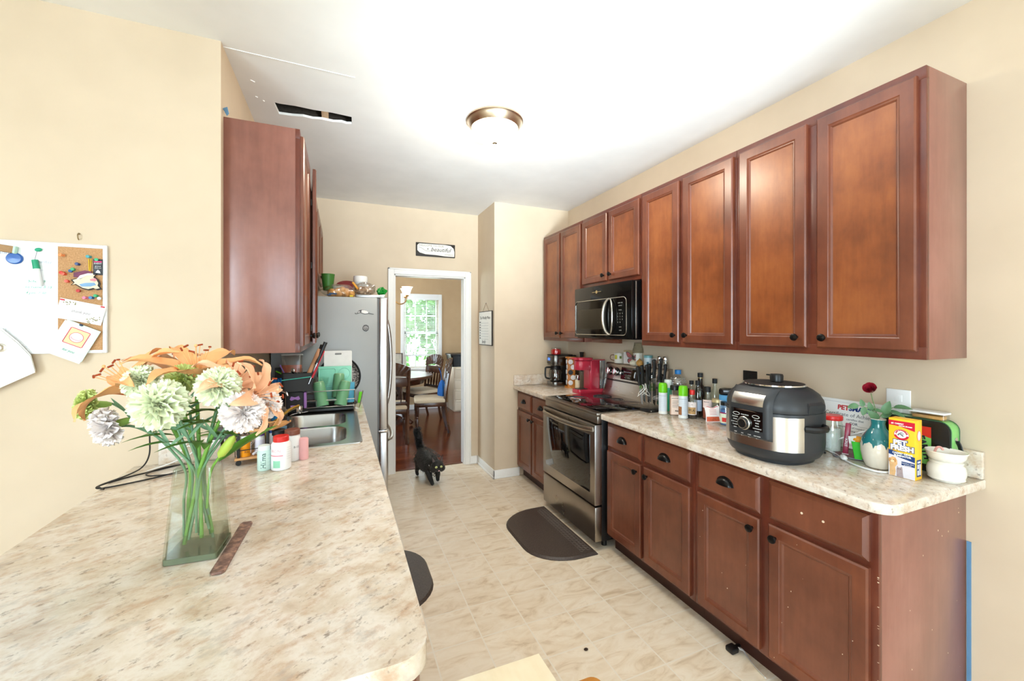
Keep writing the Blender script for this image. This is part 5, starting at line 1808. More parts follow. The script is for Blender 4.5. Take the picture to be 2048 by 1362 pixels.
# baking soda box
bx = thing('carpet_powder_box', 'tall yellow cardboard box of pet carpet powder by the vase', 'box', (1.963, .870, CZ), -88)
YEL = mat('yellow_box', (252, 194, 40), .45, var=.02)
w2, dpt, hh = .039, .052, .222
part('carton', MB().box(-w2, w2, 0, dpt, 0, hh, .001), YEL, bx)
f = -.0006
part('photo_print', MB().box(-w2, w2, f, 0, .001, .082), mat('room_photo', (222, 216, 222), .5, var=.08, vs=30), bx)
m = MB().prism([(-w2, .172), (w2, .172), (w2, .200), (.012, .212), (-w2, .212)], 0, .0008, mtx=Matrix.Rotation(PI / 2, 4, 'X'))
mm = MB().prism([(-w2, .196), (-.005, .194), (w2, .182), (w2, .214), (-w2, .214)], 0, .0008, mtx=Matrix.Rotation(PI / 2, 4, 'X'))
part('red_band', mm, mat('box_red', (206, 26, 54), .45), bx)
part('blue_band', MB().prism([(-w2, .083), (w2, .066), (w2, .086), (-w2, .100)], 0, .0009, mtx=Matrix.Rotation(PI / 2, 4, 'X')).box(0.0, w2, -.0008, 0, .048, .062), mat('box_navy', (22, 58, 116), .45), bx)
Tm = Matrix.Translation((0, -.0006, .163)) @ Matrix.Rotation(PI / 2, 4, 'X')
m = MB().lathe([(.0225, 0), (.0225, .0006), (.0, .0006)], seg=36, mtx=Tm, sy=.86)
part('round_emblem', m, WHITE, bx)
m = MB()
ring = [(.0215, .0187), (.0150, .0125)]
vs = []
for k in range(25):
    a = R_(190 + 160 * k / 24)
    vs += [(.0215 * math.cos(a), .0185 * math.sin(a), .0009), (.0155 * math.cos(a), .0130 * math.sin(a), .0009)]
m.raw(vs, [[2 * k, 2 * k + 2, 2 * k + 3, 2 * k + 1] for k in range(24)], Tm)
m.text('ARM & HAMMER', .0065, Tm @ Vector((0, .0165, .001)), arc=.0165, bold=.0003)
m.tube([Tm @ Vector((.0222 * math.cos(2 * PI * k / 40), .0191 * math.sin(2 * PI * k / 40), .0009)) for k in range(40)], .0007, 4, closed=True)
part('emblem_print', m, mat('box_red', (206, 26, 54), .45), bx)
m = MB()
m.tube([Tm @ Vector(p) for p in spline([(-.010, -.003, .0012), (-.005, .004, .0012), (.0, .0, .0012), (.006, -.005, .0012)], 3)], .0022, 6)
m.tube([Tm @ Vector((.001, -.003, .0012)), Tm @ Vector((.007, .006, .0012))], .001, 5)
m.box(-.004, .004, -.0018, -.0006, .169, .1715)
part('arm_print', m, GREYINK, bx)
m = MB().text('PET', .025, (-.004, -.0016, .131), bold=.0014).text('FRESH', .025, (.002, -.0016, .111), bold=.0014)
part('lettering', m, WHITE, bx, label='white PET FRESH lettering')
m = MB().text('PET', .025, (-.004, -.0009, .131), bold=.0034).text('FRESH', .025, (.002, -.0009, .111), bold=.0034)
part('lettering_outline', m, mat('box_navy', (22, 58, 116), .45), bx)
m = MB().text('CARPET ODOR', .0088, (.003, -.0014, .0905), bold=.0004).text('ELIMINATOR', .0088, (.003, -.0014, .0815), bold=.0004).text('#1 CARPET', .0075, (-.012, -.0014, .203), bold=.0003).text('ODOR BRAND', .006, (.012, -.0014, .196), bold=.0002).text('neutralizes odors', .0052, (.018, -.0014, .057)).text('on contact', .0052, (.018, -.0014, .051))
part('lettering', m, WHITE, bx, label='small white lettering on the bands')
part('dog_picture', MB().loft([[(x, -.0012 - .0 * z, z) for x, z in [(-.036, .002), (-.020, .002), (-.017, .02), (-.019, .035), (-.012, .048), (-.013, .062), (-.018, .072), (-.027, .074), (-.034, .068), (-.037, .05), (-.035, .03)]], [(x, -.0006, z) for x, z in [(-.036, .002), (-.020, .002), (-.017, .02), (-.019, .035), (-.012, .048), (-.013, .062), (-.018, .072), (-.027, .074), (-.034, .068), (-.037, .05), (-.035, .03)]]]), mat('golden_dog_print', (222, 176, 122), .6, var=.2, vs=80), bx)
part('dog_ear', MB().ball((-.0355, -.0012, .060), .004, 8, 6, (.8, .2, 2)).ball((-.0185, -.0012, .061), .004, 8, 6, (.8, .2, 2)), mat('dog_ear_print', (196, 140, 84), .6), bx)
part('dog_muzzle', MB().ball((-.0275, -.0012, .056), .006, 10, 8, (1, .15, .8)), mat('dog_muzzle_print', (240, 208, 166), .6), bx)
part('kitten_picture', MB().loft([[(x, y_, z) for x, z in [(-.014, .002), (.006, .002), (.004, .018), (.003, .034), (.001, .042), (-.004, .037), (-.009, .037), (-.013, .042), (-.015, .028)]] for y_ in (-.0012, -.0006)]), mat('grey_kitten_print', (168, 150, 150), .6, var=.3, vs=90), bx)
m = MB()
for x, z in ((-.032, .062), (-.024, .063), (-.0275, .055), (-.010, .031), (-.003, .031)):
    m.lathe([(.0014, 0), (0, .0003)], seg=8, mtx=Matrix.Translation((x, -.0012, z)) @ Matrix.Rotation(PI / 2, 4, 'X'))
part('animal_eyes', m, INK, bx)
part('side_label', MB().box(w2, w2 + .0006, .012, .044, .012, .075), mat('box_navy', (22, 58, 116), .45), bx)
m = MB().box(w2 + .0005, w2 + .0010, .017, .026, .018, .036).box(w2 + .0005, w2 + .0010, .017, .026, .042, .058).box(w2 + .0005, w2 + .0010, .031, .039, .018, .058).box(w2 + .0005, w2 + .0010, .018, .038, .063, .069)
part('side_print', m, WHITE, bx)
m = MB().lathe([(.0155, 0), (.0155, .0006), (0, .0006)], seg=28, mtx=Matrix.Translation((w2, .028, .165)) @ Matrix.Rotation(PI / 2, 4, 'Y') @ Matrix.Diagonal((1.2, .8, 1, 1)))
part('side_disc', m, WHITE, bx)
m = MB().tube([(w2 + .0008, .028 + .0125 * math.cos(2 * PI * k / 30), .165 + .0185 * math.sin(2 * PI * k / 30)) for k in range(30)], .0012, 4, closed=True)
part('side_emblem', m, mat('pale_red_print', (226, 120, 120), .5), bx)

# wax warmer
ww = thing('wax_warmer', 'white ceramic wax warmer with a scalloped dish on top', 'wax warmer', (2.085, .792, CZ), facing(2.08, .79))
CER = mat('white_ceramic', (232, 228, 218), .22, coat=.3, var=.02)
part('body', MB().lathe([(.030, .004), (.047, .006), (.051, .010), (.050, .016), (.053, .026), (.0535, .040), (.050, .056), (.044, .064), (.0465, .068), (.0465, .072), (.040, .076), (.0, .076)], seg=36).lathe([(.040, 0), (.044, .006), (0, .006)], seg=36), CER, ww)
part('dish', MB().lathe([(.038, .074), (.047, .079), (.053, .090), (.0555, .103), (.0585, .107), (.057, .110), (.0525, .106), (.049, .093), (.036, .086), (0, .085)], seg=44), CER, ww)
part('candy_cane', MB().tube(spline([(-.03, 0, .100), (-.024, -.004, .118), (-.014, -.006, .121), (-.008, -.004, .112)], 4), .004, 8), mat('pink_candy', (226, 160, 150), .4, var=.4, vs=120), ww)
# green tin lunch box on its side
lb = thing('lunch_box', 'green tin lunch box with black face and handle, standing against the wall', 'lunch box', (2.14, .80, CZ))
GRN = mat('apple_green_tin', (126, 196, 106), .3, coat=.3)
m = MB()
shape = rrect(.215, .205, .035, 6, .1075, .1025)      # along y, z
Mx = Matrix(((0, 0, 1, 0), (1, 0, 0, 0), (0, 1, 0, 0), (0, 0, 0, 1)))   # (a,b,c)->(c,a,b)
part('tin', MB().prism(shape, .004, .068, mtx=Mx, bev=.003), GRN, lb)
part('face', MB().prism(rrect(.211, .201, .033, 6, .1075, .1025), -.002, .004, mtx=Mx, bev=.001), mat('black_printed_tin', (26, 24, 22), .25, var=.2), lb)
part('rim', MB().tube([(.003, y, z) for y, z in shape], .0022, 6, closed=True), mat('dark_green_bead', (60, 92, 66), .3), lb)
part('rim', MB().tube([(.066, y, z) for y, z in shape], .0022, 6, closed=True), mat('dark_green_bead', (60, 92, 66), .3), lb)
P = lambda pts: [(-.0030, y, z) for y, z in pts]
m = MB().prism([(.055, .03), (.17, .03), (.17, .178), (.055, .178)], -.0032, -.002, mtx=Mx)
part('picture_panel', m, mat('leaf_green_print', (120, 190, 90), .4, var=.1), lb)
m = MB().prism([(.055, .178), (.055, .135)] + [(.055 + .05 * math.sin(R_(a)), .178 - .042 * math.cos(R_(a))) for a in range(10, 91, 20)], -.0038, -.002, mtx=Mx)
for k in range(4):
    m.prism([(.085, .045 + k * .017), (.15, .055 + k * .017), (.15, .064 + k * .017), (.085, .054 + k * .017)], -.0038, -.002, mtx=Mx)
part('red_print', m, mat('poster_red', (204, 48, 30), .4), lb)
m = MB()
for k in range(3):
    m.prism([(.088, .050 + k * .022), (.145, .060 + k * .022), (.145, .064 + k * .022), (.088, .054 + k * .022)], -.0042, -.002, mtx=Mx)
part('yellow_print', m, mat('poster_yellow', (240, 190, 70), .4), lb)
m = MB().text('EARTH', .030, (-.0042, .076, .095), right=(0, -.25, -1), up=(0, -1, .25), bold=.0016)
m.text('on', .018, (-.0042, .125, .15), right=(0, -1, 0), bold=.001)
part('lettering', m, INK, lb)
part('handle', MB().tube(spline([(.036, -.004, .135), (.036, -.012, .115), (.036, -.018, .08), (.036, -.012, .05), (.036, -.004, .038)], 4), .007, 8, flat=(1.0, .45)), BLK, lb)
m = MB()
for zz in (.035, .138):
    m.cyl((.036, -.003, zz), .010, .005, axis='y', seg=16)
part('handle_mount', m, CHROME, lb)
part('latch', MB().ball((.004, -.001, .083), .009, 14, 10, (.7, .5, 1)), CHROME, lb)
# small divided container on the lunch box
t = thing('divided_container', 'small clear divided container with white lid on the green lunch box', 'container', (2.172, .875, CZ + .2075), -90)
part('box', MB().prism(rrect(.105, .05, .006, 3), 0, .022), pane_mat('clear_box_wall', (.95, .93, .9), .12), t)
part('contents', MB().box(-.045, .045, -.02, .02, .001, .014, .002), mat('tan_contents', (206, 160, 100), .7, var=.3, vs=60), t)
part('lid', MB().prism(rrect(.112, .056, .007, 3), .022, .030, bev=.002), mat('frosted_white_lid', (236, 236, 234), .4), t)
# white cable along the counter
solo('white_cable', MB().tube(spline([(2.17, 1.02, 1.06), (2.13, 1.06, 1.035), (2.10, 1.12, 1.0), (2.095, 1.185, .955), (2.08, 1.20, .925), (2.045, 1.14, .919), (1.99, 1.075, .919), (1.955, 1.02, .919), (1.942, .965, .919), (1.955, .925, .919), (2.03, .90, .919), (2.08, .87, .919)], 6), .0035, 8),
     WHITE, 'white appliance cable looping round the cream vase', 'cable')
solo('cable_switch', MB().ball((0, 0, 0), .018, 14, 10, (1.5, .75, .6)), WHITE, 'white inline switch on the looping cable', 'switch', (2.0, 1.085, .9255), 40)

# ------------------------------------------------------------------ far counter: coffee makers
cm = thing('coffee_maker', 'black and steel drip coffee maker with glass carafe', 'coffee maker', (1.985, 3.635, CZ), -90)
CMS = steel_mat('grey_steel_shell', (128, 126, 122), .25, (1, 1, 30))
part('base', MB().prism(rrect(.17, .24, .05, 6, 0, .05), 0, .045, bev=.004), CMS, cm)
part('tower', MB().box(-.085, .085, .07, .19, .04, .305, .008), BLK, cm)
hd_ = part('brew_head', MB().prism(rrect(.172, .21, .055, 6, 0, .035), .205, .305, bev=.004), CMS, cm)
part('head_top', MB().prism(rrect(.170, .24, .05, 6, 0, .05), .305, .312), BLK, cm)
part('display_panel', MB().box(-.045, .045, -.0735, -.068, .222, .292, .002), mat('grey_display_plate', (96, 94, 90), .3, .6), hd_)
part('clock_display', MB().box(-.024, .020, -.0745, -.0725, .256, .28), mat('blue_clock_digits', (70, 120, 230), .4, emit=1.2), hd_)
part('buttons', MB().box(-.036, -.02, -.0745, -.0725, .23, .24).box(-.014, .0, -.0745, -.0725, .23, .24).box(.006, .02, -.0745, -.0725, .23, .24).box(.026, .038, -.0745, -.0725, .23, .24), BLK, hd_)
cf = part('carafe', MB().lathe([(.05, .048), (.066, .06), (.068, .12), (.058, .165), (.046, .18)], seg=28, cap=False), pane_mat('smoky_carafe', (.45, .44, .42), .18), cm)
part('carafe_band', MB().lathe([(.060, .163), (.048, .182), (.048, .195), (0, .197)], seg=28), BLK, cf)
part('carafe_handle', MB().tube(spline([(0, -.05, .185), (.0, -.105, .185), (.0, -.115, .16), (.0, -.112, .09), (0, -.07, .072)], 5), .009, 8), BLK, cf)
bottle('candy_jar', 'glass jar of red candies on top of the drip coffee maker', 1.99, 3.635, [(.048, 0), (.054, .006), (.056, .04), (.050, .062), (.047, .066)], CLEARG, cat='jar', z=CZ + .3125, contents=([(.046, .002), (.050, .01), (.051, .045), (.03, .055), (0, .058)], mat('red_candy', (196, 22, 24), .3, var=.6, vs=70)))
# K-cup carousel
kc = thing('pod_carousel', 'wooden coffee pod carousel between the two coffee makers', 'carousel', (2.06, 3.462, CZ), -20)
OAK = wood_mat('orange_oak', (160, 96, 30), (186, 116, 42), (204, 136, 58), .35, (1, 1, .15), 5, .2)
part('core', MB().prism(rrect(.075, .075, .012, 3), .012, .285), OAK, kc)
part('base_plate', MB().lathe([(.062, 0), (.062, .014), (0, .014)], seg=28), OAK, kc)
part('top_plate', MB().lathe([(.055, .285), (.055, .297), (0, .297)], seg=28), OAK, kc)
for f_ in range(2):
    for k in range(5):
        ang = R_(90 * f_)
        for q in (0,):
            z = .05 + k * .05
            T = Matrix.Rotation(-ang, 4, 'Z') @ Matrix.Translation((0 + (.012 if k % 2 else -.012), -.038, z)) @ Matrix.Rotation(PI / 2, 4, 'X')
            dark = (f_ == 0 and k == 2)
            part('pod', MB().lathe([(.0225, 0), (.0235, .004), (.0235, .006), (0, .0062)], seg=20, mtx=T), BLK if dark else mat('white_pod_foil', (226, 228, 230), .35), kc)
# red coffee maker
rc = thing('red_coffee_maker', 'raspberry red single serve coffee maker beside the range', 'coffee maker', (1.905, 3.135, CZ), -90)
RSP = mat('raspberry_plastic', (182, 40, 62), .32, coat=.2, var=.03)
part('base', MB().prism(rrect(.125, .285, .03, 6, 0, .1425), 0, .034, bev=.004), RSP, rc)
part('tower', MB().prism(rrect(.118, .105, .016, 5, 0, .175), .034, .285, bev=.003), RSP, rc)
hd_ = part('brew_head', MB().prism(rrect(.118, .17, .058, 8, 0, .085), .205, .285, bev=.003), RSP, rc)
part('lid', MB().prism(rrect(.124, .178, .06, 8, 0, .088), .287, .312, bev=.006), RSP, hd_)
part('lid_handle', MB().tube(spline([(-.045, .012, .30), (-.04, -.014, .305), (0, -.022, .306), (.04, -.014, .305), (.045, .012, .30)], 4), .007, 8), RSP, hd_)
part('back_lid', MB().prism(rrect(.122, .145, .016, 4, 0, .21), .286, .294, bev=.002), RSP, rc)
part('water_tank', MB().prism(rrect(.108, .055, .012, 4, 0, .256), .036, .284), pane_mat('blue_tank_wall', (.72, .78, .88), .14), rc)
part('drip_tray', MB().prism(rrect(.09, .10, .02, 5, 0, .065), .034, .038), BLK, rc)
part('spout', MB().lathe([(.012, .19), (.016, .206)], (0, .07, 0), 14), BLK, rc)
bottle('travel_mug', 'black topped tumbler standing behind the red coffee maker', 2.165, 3.435, [(.022, 0), (.024, .006), (.028, .29)], mat('grey_tumbler', (120, 112, 100), .4), [(.016, .29), (.018, .315), (.0225, .343), (0, .344)], BLK, cat='tumbler')
bottle('cream_canister', 'cream and steel canister seen through the red coffee maker', 2.035, 3.30, [(.022, 0), (.024, .004), (.024, .09)], mat('cream_canister', (222, 208, 176), .5), [(.022, .09), (.024, .10), (.023, .135), (.014, .142), (0, .143)], CHROME, cat='canister')

# ------------------------------------------------------------------ things along the top of the range back panel
RZT = 1.1885
t = thing('floral_mug', 'white floral mug with a wire handle on the range back', 'mug', (2.205, 2.905, RZT), facing(2.2, 2.9))
part('cup', MB().lathe([(.036, 0), (.040, .003), (.041, .085), (.039, .085), (.038, .006), (0, .006)], seg=28), mat('white_mug', (232, 228, 214), .3), t)
m = band(.0415, .035, .07, -58, -22)
part('flower_print', m, mat('yellow_flower_print', (196, 190, 60), .5, var=.6, vs=60), t)
part('leaf_print', band(.0416, .04, .062, 5, 30), mat('green_leaf_print', (120, 140, 70), .5, var=.6, vs=80), t)
part('handle', MB().tube(spline([(-.038, 0, .07), (-.068, 0, .066), (-.072, 0, .035), (-.04, 0, .02)], 5), .003, 6), mat('brown_wire', (120, 80, 50), .5), t)
t = thing('small_carton', 'tan and white carton behind the floral mug', 'carton', (2.212, 2.775, RZT), -82)
part('carton', MB().box(-.05, .05, -.018, .018, 0, .115, .002), mat('tan_carton', (198, 172, 128), .6), t)
part('front_print', MB().box(-.048, .02, -.0187, -.018, .004, .10), mat('white_card_print', (232, 226, 220), .6, var=.1), t)
t = thing('twine_jar', 'white jar with a twine wrapped neck on the range back', 'jar', (2.20, 2.655, RZT), facing(2.2, 2.65))
part('body', MB().lathe([(.034, 0), (.037, .004), (.037, .09), (.034, .105)], seg=28), mat('white_mug', (232, 228, 214), .3), t)
m = MB().lathe([(.040, .10), (.041, .115), (.038, .135), (.032, .155), (.029, .17), (.028, .182), (0, .182)], seg=28)
for k in range(8):
    rr = (.0408, .0408, .039, .0365, .0335, .031, .0295, .0285)[k]
    m.tube([(rr * math.cos(2 * PI * q / 28), rr * math.sin(2 * PI * q / 28), .104 + k * .0105) for q in range(28)], .0032, 5, closed=True)
part('twine_wrap', m, mat('grey_twine', (142, 128, 100), .9, var=.2, vs=120), t)
bf = thing('butterfly_ornament', 'red and black butterfly ornament in front of the twine jar', 'butterfly', (2.152, 2.655, RZT + .062), facing(2.15, 2.65))
WING = mat('red_brown_wing', (146, 48, 36), .5, var=.45, vs=50)
WBLK = mat('wing_edge', (34, 20, 18), .5)
def wing(pts, s_, z0, z1):
    return MB().prism([(s_ * x, z) for x, z in pts], z0, z1, mtx=Matrix.Rotation(PI / 2, 4, 'X'))
up = [(.003, .005), (.012, .022), (.030, .042), (.048, .050), (.056, .046), (.054, .030), (.046, .010), (.034, -.002), (.012, -.004)]
lo = [(.003, -.004), (.012, -.006), (.034, -.004), (.044, -.014), (.044, -.030), (.034, -.044), (.022, -.046), (.012, -.036)]
for s_ in (-1, 1):
    w_ = part('wing', MB().raw(wing(up, s_, -.001, .001).v, wing(up, s_, -.001, .001).f).raw(wing(lo, s_, -.001, .001).v, wing(lo, s_, -.001, .001).f), WBLK, bf)
    sc = lambda P, k: [((x - sum(p[0] for p in P) / len(P)) * k + sum(p[0] for p in P) / len(P), (z - sum(p[1] for p in P) / len(P)) * k + sum(p[1] for p in P) / len(P)) for x, z in P]
    a_ = wing(sc(up, .8), s_, .001, .002)
    b_ = wing(sc(lo, .78), s_, .001, .002)
    part('wing_colour', MB().raw(a_.v, a_.f).raw(b_.v, b_.f), WING, w_)
part('body', MB().tube([(0, -.003, -.03), (0, -.004, 0), (0, -.003, .022)], [.003, .005, .003], 8), WBLK, bf)
part('antenna', MB().tube([(.001, -.003, .022), (.010, -.006, .04)], .0006, 4).tube([(-.001, -.003, .022), (-.010, -.006, .04)], .0006, 4), WBLK, bf)
bottle('gourd', 'small pale gourd under the butterfly ornament', 2.155, 2.66, [(.018, 0), (.030, .012), (.028, .03), (.012, .045), (.004, .06)], mat('pale_gourd', (226, 216, 190), .5), cat='gourd', z=RZT)
bottle('onion', 'small golden onion beside the butterfly ornament', 2.17, 2.60, [(.012, 0), (.024, .010), (.027, .024), (.020, .042), (.006, .052), (.003, .060)], mat('golden_onion', (204, 150, 76), .35, var=.2), cat='onion', z=RZT)
t = bottle('tea_tin', 'white tin with teal lid standing at the right end of the range back', 2.19, 2.525, [(.030, 0), (.031, .003), (.031, .075)], mat('white_tin', (216, 230, 234), .35), [(.0325, .07), (.0325, .086), (.030, .089), (0, .089)], mat('teal_lid', (120, 178, 178), .35), labels=[(.0314, .02, .04, -20, 10, mat('teal_print', (40, 96, 110), .5))], cat='tin', z=RZT)
bottle('spice_jar', 'pinkish spice jar just right of the white and teal tin', 2.19, 2.455, [(.018, 0), (.019, .003), (.019, .05), (.016, .055)], mat('pink_spice', (186, 140, 120), .6), [(.018, .055), (.018, .068), (0, .069)], mat('pale_cap', (206, 200, 194), .4), cat='jar', z=RZT)
SHK = pane_mat('shaker_glass', (.92, .92, .9), .15)
for k, (x, y, lab) in enumerate(((2.195, 2.408, 'left chrome topped glass shaker behind the knife block'), (2.195, 2.352, 'right chrome topped glass shaker behind the knife block'))):
    bottle('glass_shaker', lab, x, y, [(.022, 0), (.023, .003), (.019, .05), (.018, .062)], SHK, [(.0205, .06), (.0215, .066), (.019, .082), (.012, .088), (0, .089)], CHROME, contents=([(.0195, .003), (.018, .035), (0, .036)], mat('salt', (226, 222, 214), .9)), cat='shaker', z=RZT - .0, group='glass shakers')

# ------------------------------------------------------------------ clutter on the peninsula and round the sink
PZ = 0.9145
# ---- rolling two-tier organizer
og = thing('tiered_organizer', 'two tier bamboo and black metal organizer on small wheels', 'organizer', (-0.405, 1.985, PZ), 0)
BAM = wood_mat('bamboo', (196, 140, 84), (212, 158, 100), (224, 176, 120), .45, (.15, 1, 1), 6, .1)
part('lower_shelf', MB().prism([(0, 0), (.20, .035), (.20, .15), (0, .15)], .022, .032, bev=.002), BAM, og)
part('upper_shelf', MB().prism([(-.005, 0), (.135, .012), (.165, .06), (.19, .16), (-.005, .16)], .135, .145, bev=.002), BAM, og)
for x, y in ((.012, .012), (.115, .022), (.012, .14), (.18, .14)):
    part('post', MB().box(x - .005, x + .005, y - .004, y + .004, .02, .165, .001), BLKM, og)
m = MB()
for zz in (.062,):
    m.tube([(.012, .006, zz), (.115, .017, zz + .004), (.18, .045, zz + .004), (.185, .14, zz)], .0018, 5)
for k in range(4):
    m.tube([(-.004 , .03 + k * .035, .10), (-.004, .035 + k * .03, .03)], .0015, 5)
m.tube([(-.004, .005, .10), (-.004, .15, .10)], .0018, 5)
part('wire_rail', m, BLKM, og)
m = MB()
for k in range(3):
    m.tube([(0, 0, .150 + k * .006), (.125, .012, .150 + k * .006), (.155, .06, .150 + k * .006)], .0015, 5)
part('upper_rail', m, BLKM, og)
part('side_arm', MB().tube([(.135, .014, .14), (.150, .045, .165), (.160, .085, .195)], .008, 6, flat=(.4, 1.2)), BAM, og)
for x, y in ((.012, .012), (.18, .045), (.012, .14), (.18, .14)):
    part('wheel', MB().lathe([(.010, -.004), (.0105, 0), (.010, .004)], seg=14, mtx=Matrix.Translation((x, y, .0105)) @ Matrix.Rotation(PI / 2, 4, 'X')).box(x - .003, x + .003, y - .005, y + .005, .012, .024), BLK, og)
SHZ = PZ + .0325
AMB = mat('amber_pill_bottle', (236, 148, 20), .2, coat=.4, var=.05)
def pill(name, label, x, y, r, h, bm_, cm_, ch, z=PZ, labels=(), prints=(), cr=None, cat='bottle', neck=True, group=None):
    prof = [(r * .94, 0), (r, .003), (r, h * .80), (r * .86, h * .88), (r * .72, h * .90)] if neck else [(r * .96, 0), (r, .002), (r, h)]
    cr = cr or r * .86
    z0 = h * .885 if neck else h * .98
    return bottle(name, label, x, y, prof, bm_, [(cr, z0), (cr, z0 + ch * .9), (cr * .93, z0 + ch), (0, z0 + ch)], cm_, labels=labels, prints=prints, z=z, cat=cat, group=group)
pill('pill_bottle', 'orange pill bottle with white cap on the lower organizer shelf', -.372, 2.018, .0195, .07, AMB, WHITE, .018, SHZ, cr=.0205, neck=False, labels=[(.0198, .012, .055, 60, 180, WHITE)], prints=[('Rx', .014, .0198, .02, 10, mat('brown_print', (150, 80, 20), .6))])
PUR = mat('purple_cap', (112, 60, 150), .4)
BLU = mat('royal_blue_cap', (20, 70, 160), .4)
pill('pill_bottle', 'white bottle with purple cap in the middle of the lower organizer shelf', -.325, 2.045, .019, .085, WHITE, PUR, .020, SHZ, cr=.019, labels=[(.0193, .01, .06, -80, 80, mat('lilac_label', (232, 228, 240), .5))])
pill('pill_bottle', 'white bottle with royal blue cap at the right of the lower shelf', -.285, 2.085, .018, .085, WHITE, BLU, .022, SHZ, cr=.018)
m = MB()
for k in range(6):
    a = Vector((-.335 + k * .022, 2.012 + k * .004, SHZ + .003 + .002 * k))
    m.tube([a, a + Vector((.045, .012, .026))], .0035, 6, flat=(1.2, .6))
for k, (a, l) in enumerate(((0, 0), (.022, 1), (.044, 2), (.066, 3))):
    p = Vector((-.345 + a * 1.0, 2.010 + a * .16, SHZ + .0048))
    solo('lip_balm_tube', MB().tube([p, p + Vector((.040, .006, .030))], .0052, 8), mat('pale_tube_%d' % (k % 2), ((214, 206, 206), (176, 150, 140))[k % 2], .35), ['first pale slim tube lying in the lower shelf, nearest the orange bottle', 'second slim tube from the orange pill bottle, brownish', 'third slim tube from the orange pill bottle, pale', 'last slim brownish tube, nearest the mint bottle'][k], 'tube', group='slim tubes on the lower shelf')
# things on the upper shelf
UZ2 = PZ + .1455
t = thing('gift_card_box', 'small white box on the upper organizer shelf', 'box', (-.325, 2.055, UZ2), 8)
part('box', MB().box(-.02, .022, -.012, .012, 0, .028, .001), PAPER, t)
part('black_top', MB().box(-.022, .018, -.013, .013, .028, .036, .003), BLK, t)
t = thing('sunglasses', 'folded black glasses on the upper organizer shelf', 'glasses', (-.352, 2.035, UZ2 + .004), 10)
m = MB()
for s_ in (-1, 1):
    m.tube([(s_ * .02 + .015 * math.cos(2 * PI * k / 16), 0, .012 + .012 * math.sin(2 * PI * k / 16)) for k in range(16)], .002, 5, closed=True)
part('rims', m, BLK, t)
part('temples', MB().tube([(-.036, .002, .016), (.028, .008, .014)], .0016, 5).tube([(.036, .002, .016), (-.028, .010, .012)], .0016, 5), BLK, t)
solo('grey_speaker_box', MB().box(-.045, .04, -.03, .03, 0, .045, .005), mat('charcoal_box', (70, 68, 72), .6), 'dark grey box at the left rear of the organizer top', 'box', (-.452, 2.075, PZ + .103))
# ---- bottles in front of the organizer
MINT = mat('mint_bottle', (206, 232, 222), .4, var=.02)
t = pill('vitamin_bottle', 'mint green vitamin bottle with vertical dark lettering', -.287, 1.905, .0245, .09, MINT, mat('pale_mint_cap', (230, 240, 236), .4), .018, cr=.0215)
m = MB()
curved_text(m, 'Hilma', .026, .0245, .040, -6, vertical=True)
part('lettering', m, mat('dark_green_ink', (20, 80, 74), .6), t)
m = MB()
for k in range(4):
    curved_text(m, '- - - -', .007, .0245, .02 + k * .014, 42)
part('small_print', m, mat('teal_print2', (90, 150, 140), .6), t)
WB = mat('bright_white_bottle', (240, 240, 240), .35, var=.01)
t = pill('supplement_bottle', 'large white supplement bottle with red cap beside the mint bottle', -.226, 1.895, .036, .125, WB, RED, .022, cr=.0285, labels=[(.0363, .012, .040, -50, -6, mat('green_patch', (150, 214, 180), .5)), (.0362, .058, .061, -80, 10, mat('pink_red_line', (226, 90, 110), .5))], prints=[('IRON', .016, .0363, .078, -34, mat('faint_red_print', (236, 190, 196), .6))])
m = MB()
for k in range(6):
    curved_text(m, '- - - - -', .007, .0363, .045 + k * .009, 48)
part('small_print', m, GREYINK, t)
pill('supplement_bottle', 'white bottle with brown lid behind the red capped one', -.196, 2.0, .030, .125, WB, mat('brown_lid', (126, 74, 58), .45), .022, cr=.030, prints=[('B-12', .012, .0303, .06, 30, GREYINK)])
pill('pink_bottle', 'translucent pink bottle beside the sink rim', -.152, 1.995, .019, .088, mat('pink_plastic', (246, 186, 188), .4), mat('pink_plastic', (246, 186, 188), .4), .006, neck=False)
pill('supplement_bottle', 'white bottle with black lid between the organizer and the brown lidded one', -.252, 2.035, .024, .12, WB, BLKM, .022, cr=.026)
pill('small_jar', 'small black lidded jar just behind the mint bottle', -.262, 1.965, .018, .062, mat('dark_jar', (60, 54, 50), .4), BLK, .02, cr=.019, cat='jar')
# ---- steel strip knife by the vase (rusty copper coloured scraper)
m_, nt, b = new_mat('worn_copper_strip')
f_ = tex(nt, 'noise', 60, detail=5)
nt.links.new(ramp(nt, f_, [(0.3, (84, 62, 56)), (0.5, (124, 94, 84)), (0.7, (176, 138, 118))]), b.inputs['Base Color'])
b.inputs['Metallic'].default_value = .25
b.inputs['Roughness'].default_value = .5
bump(nt, b, f_, .6, .002)
pts = [(-.0155, -.128), (-.010, -.137), (.010, -.137), (.0155, -.128), (.015, .0), (.0155, .120), (.010, .131), (-.010, .131), (-.0155, .120), (-.0145, .0)]
solo('copper_strip', MB().prism(pts, 0, .006, bev=.0015), m_, 'worn copper brown metal strip lying beside the glass vase', 'metal strip', (-.2585, 1.264, PZ), -2.5)

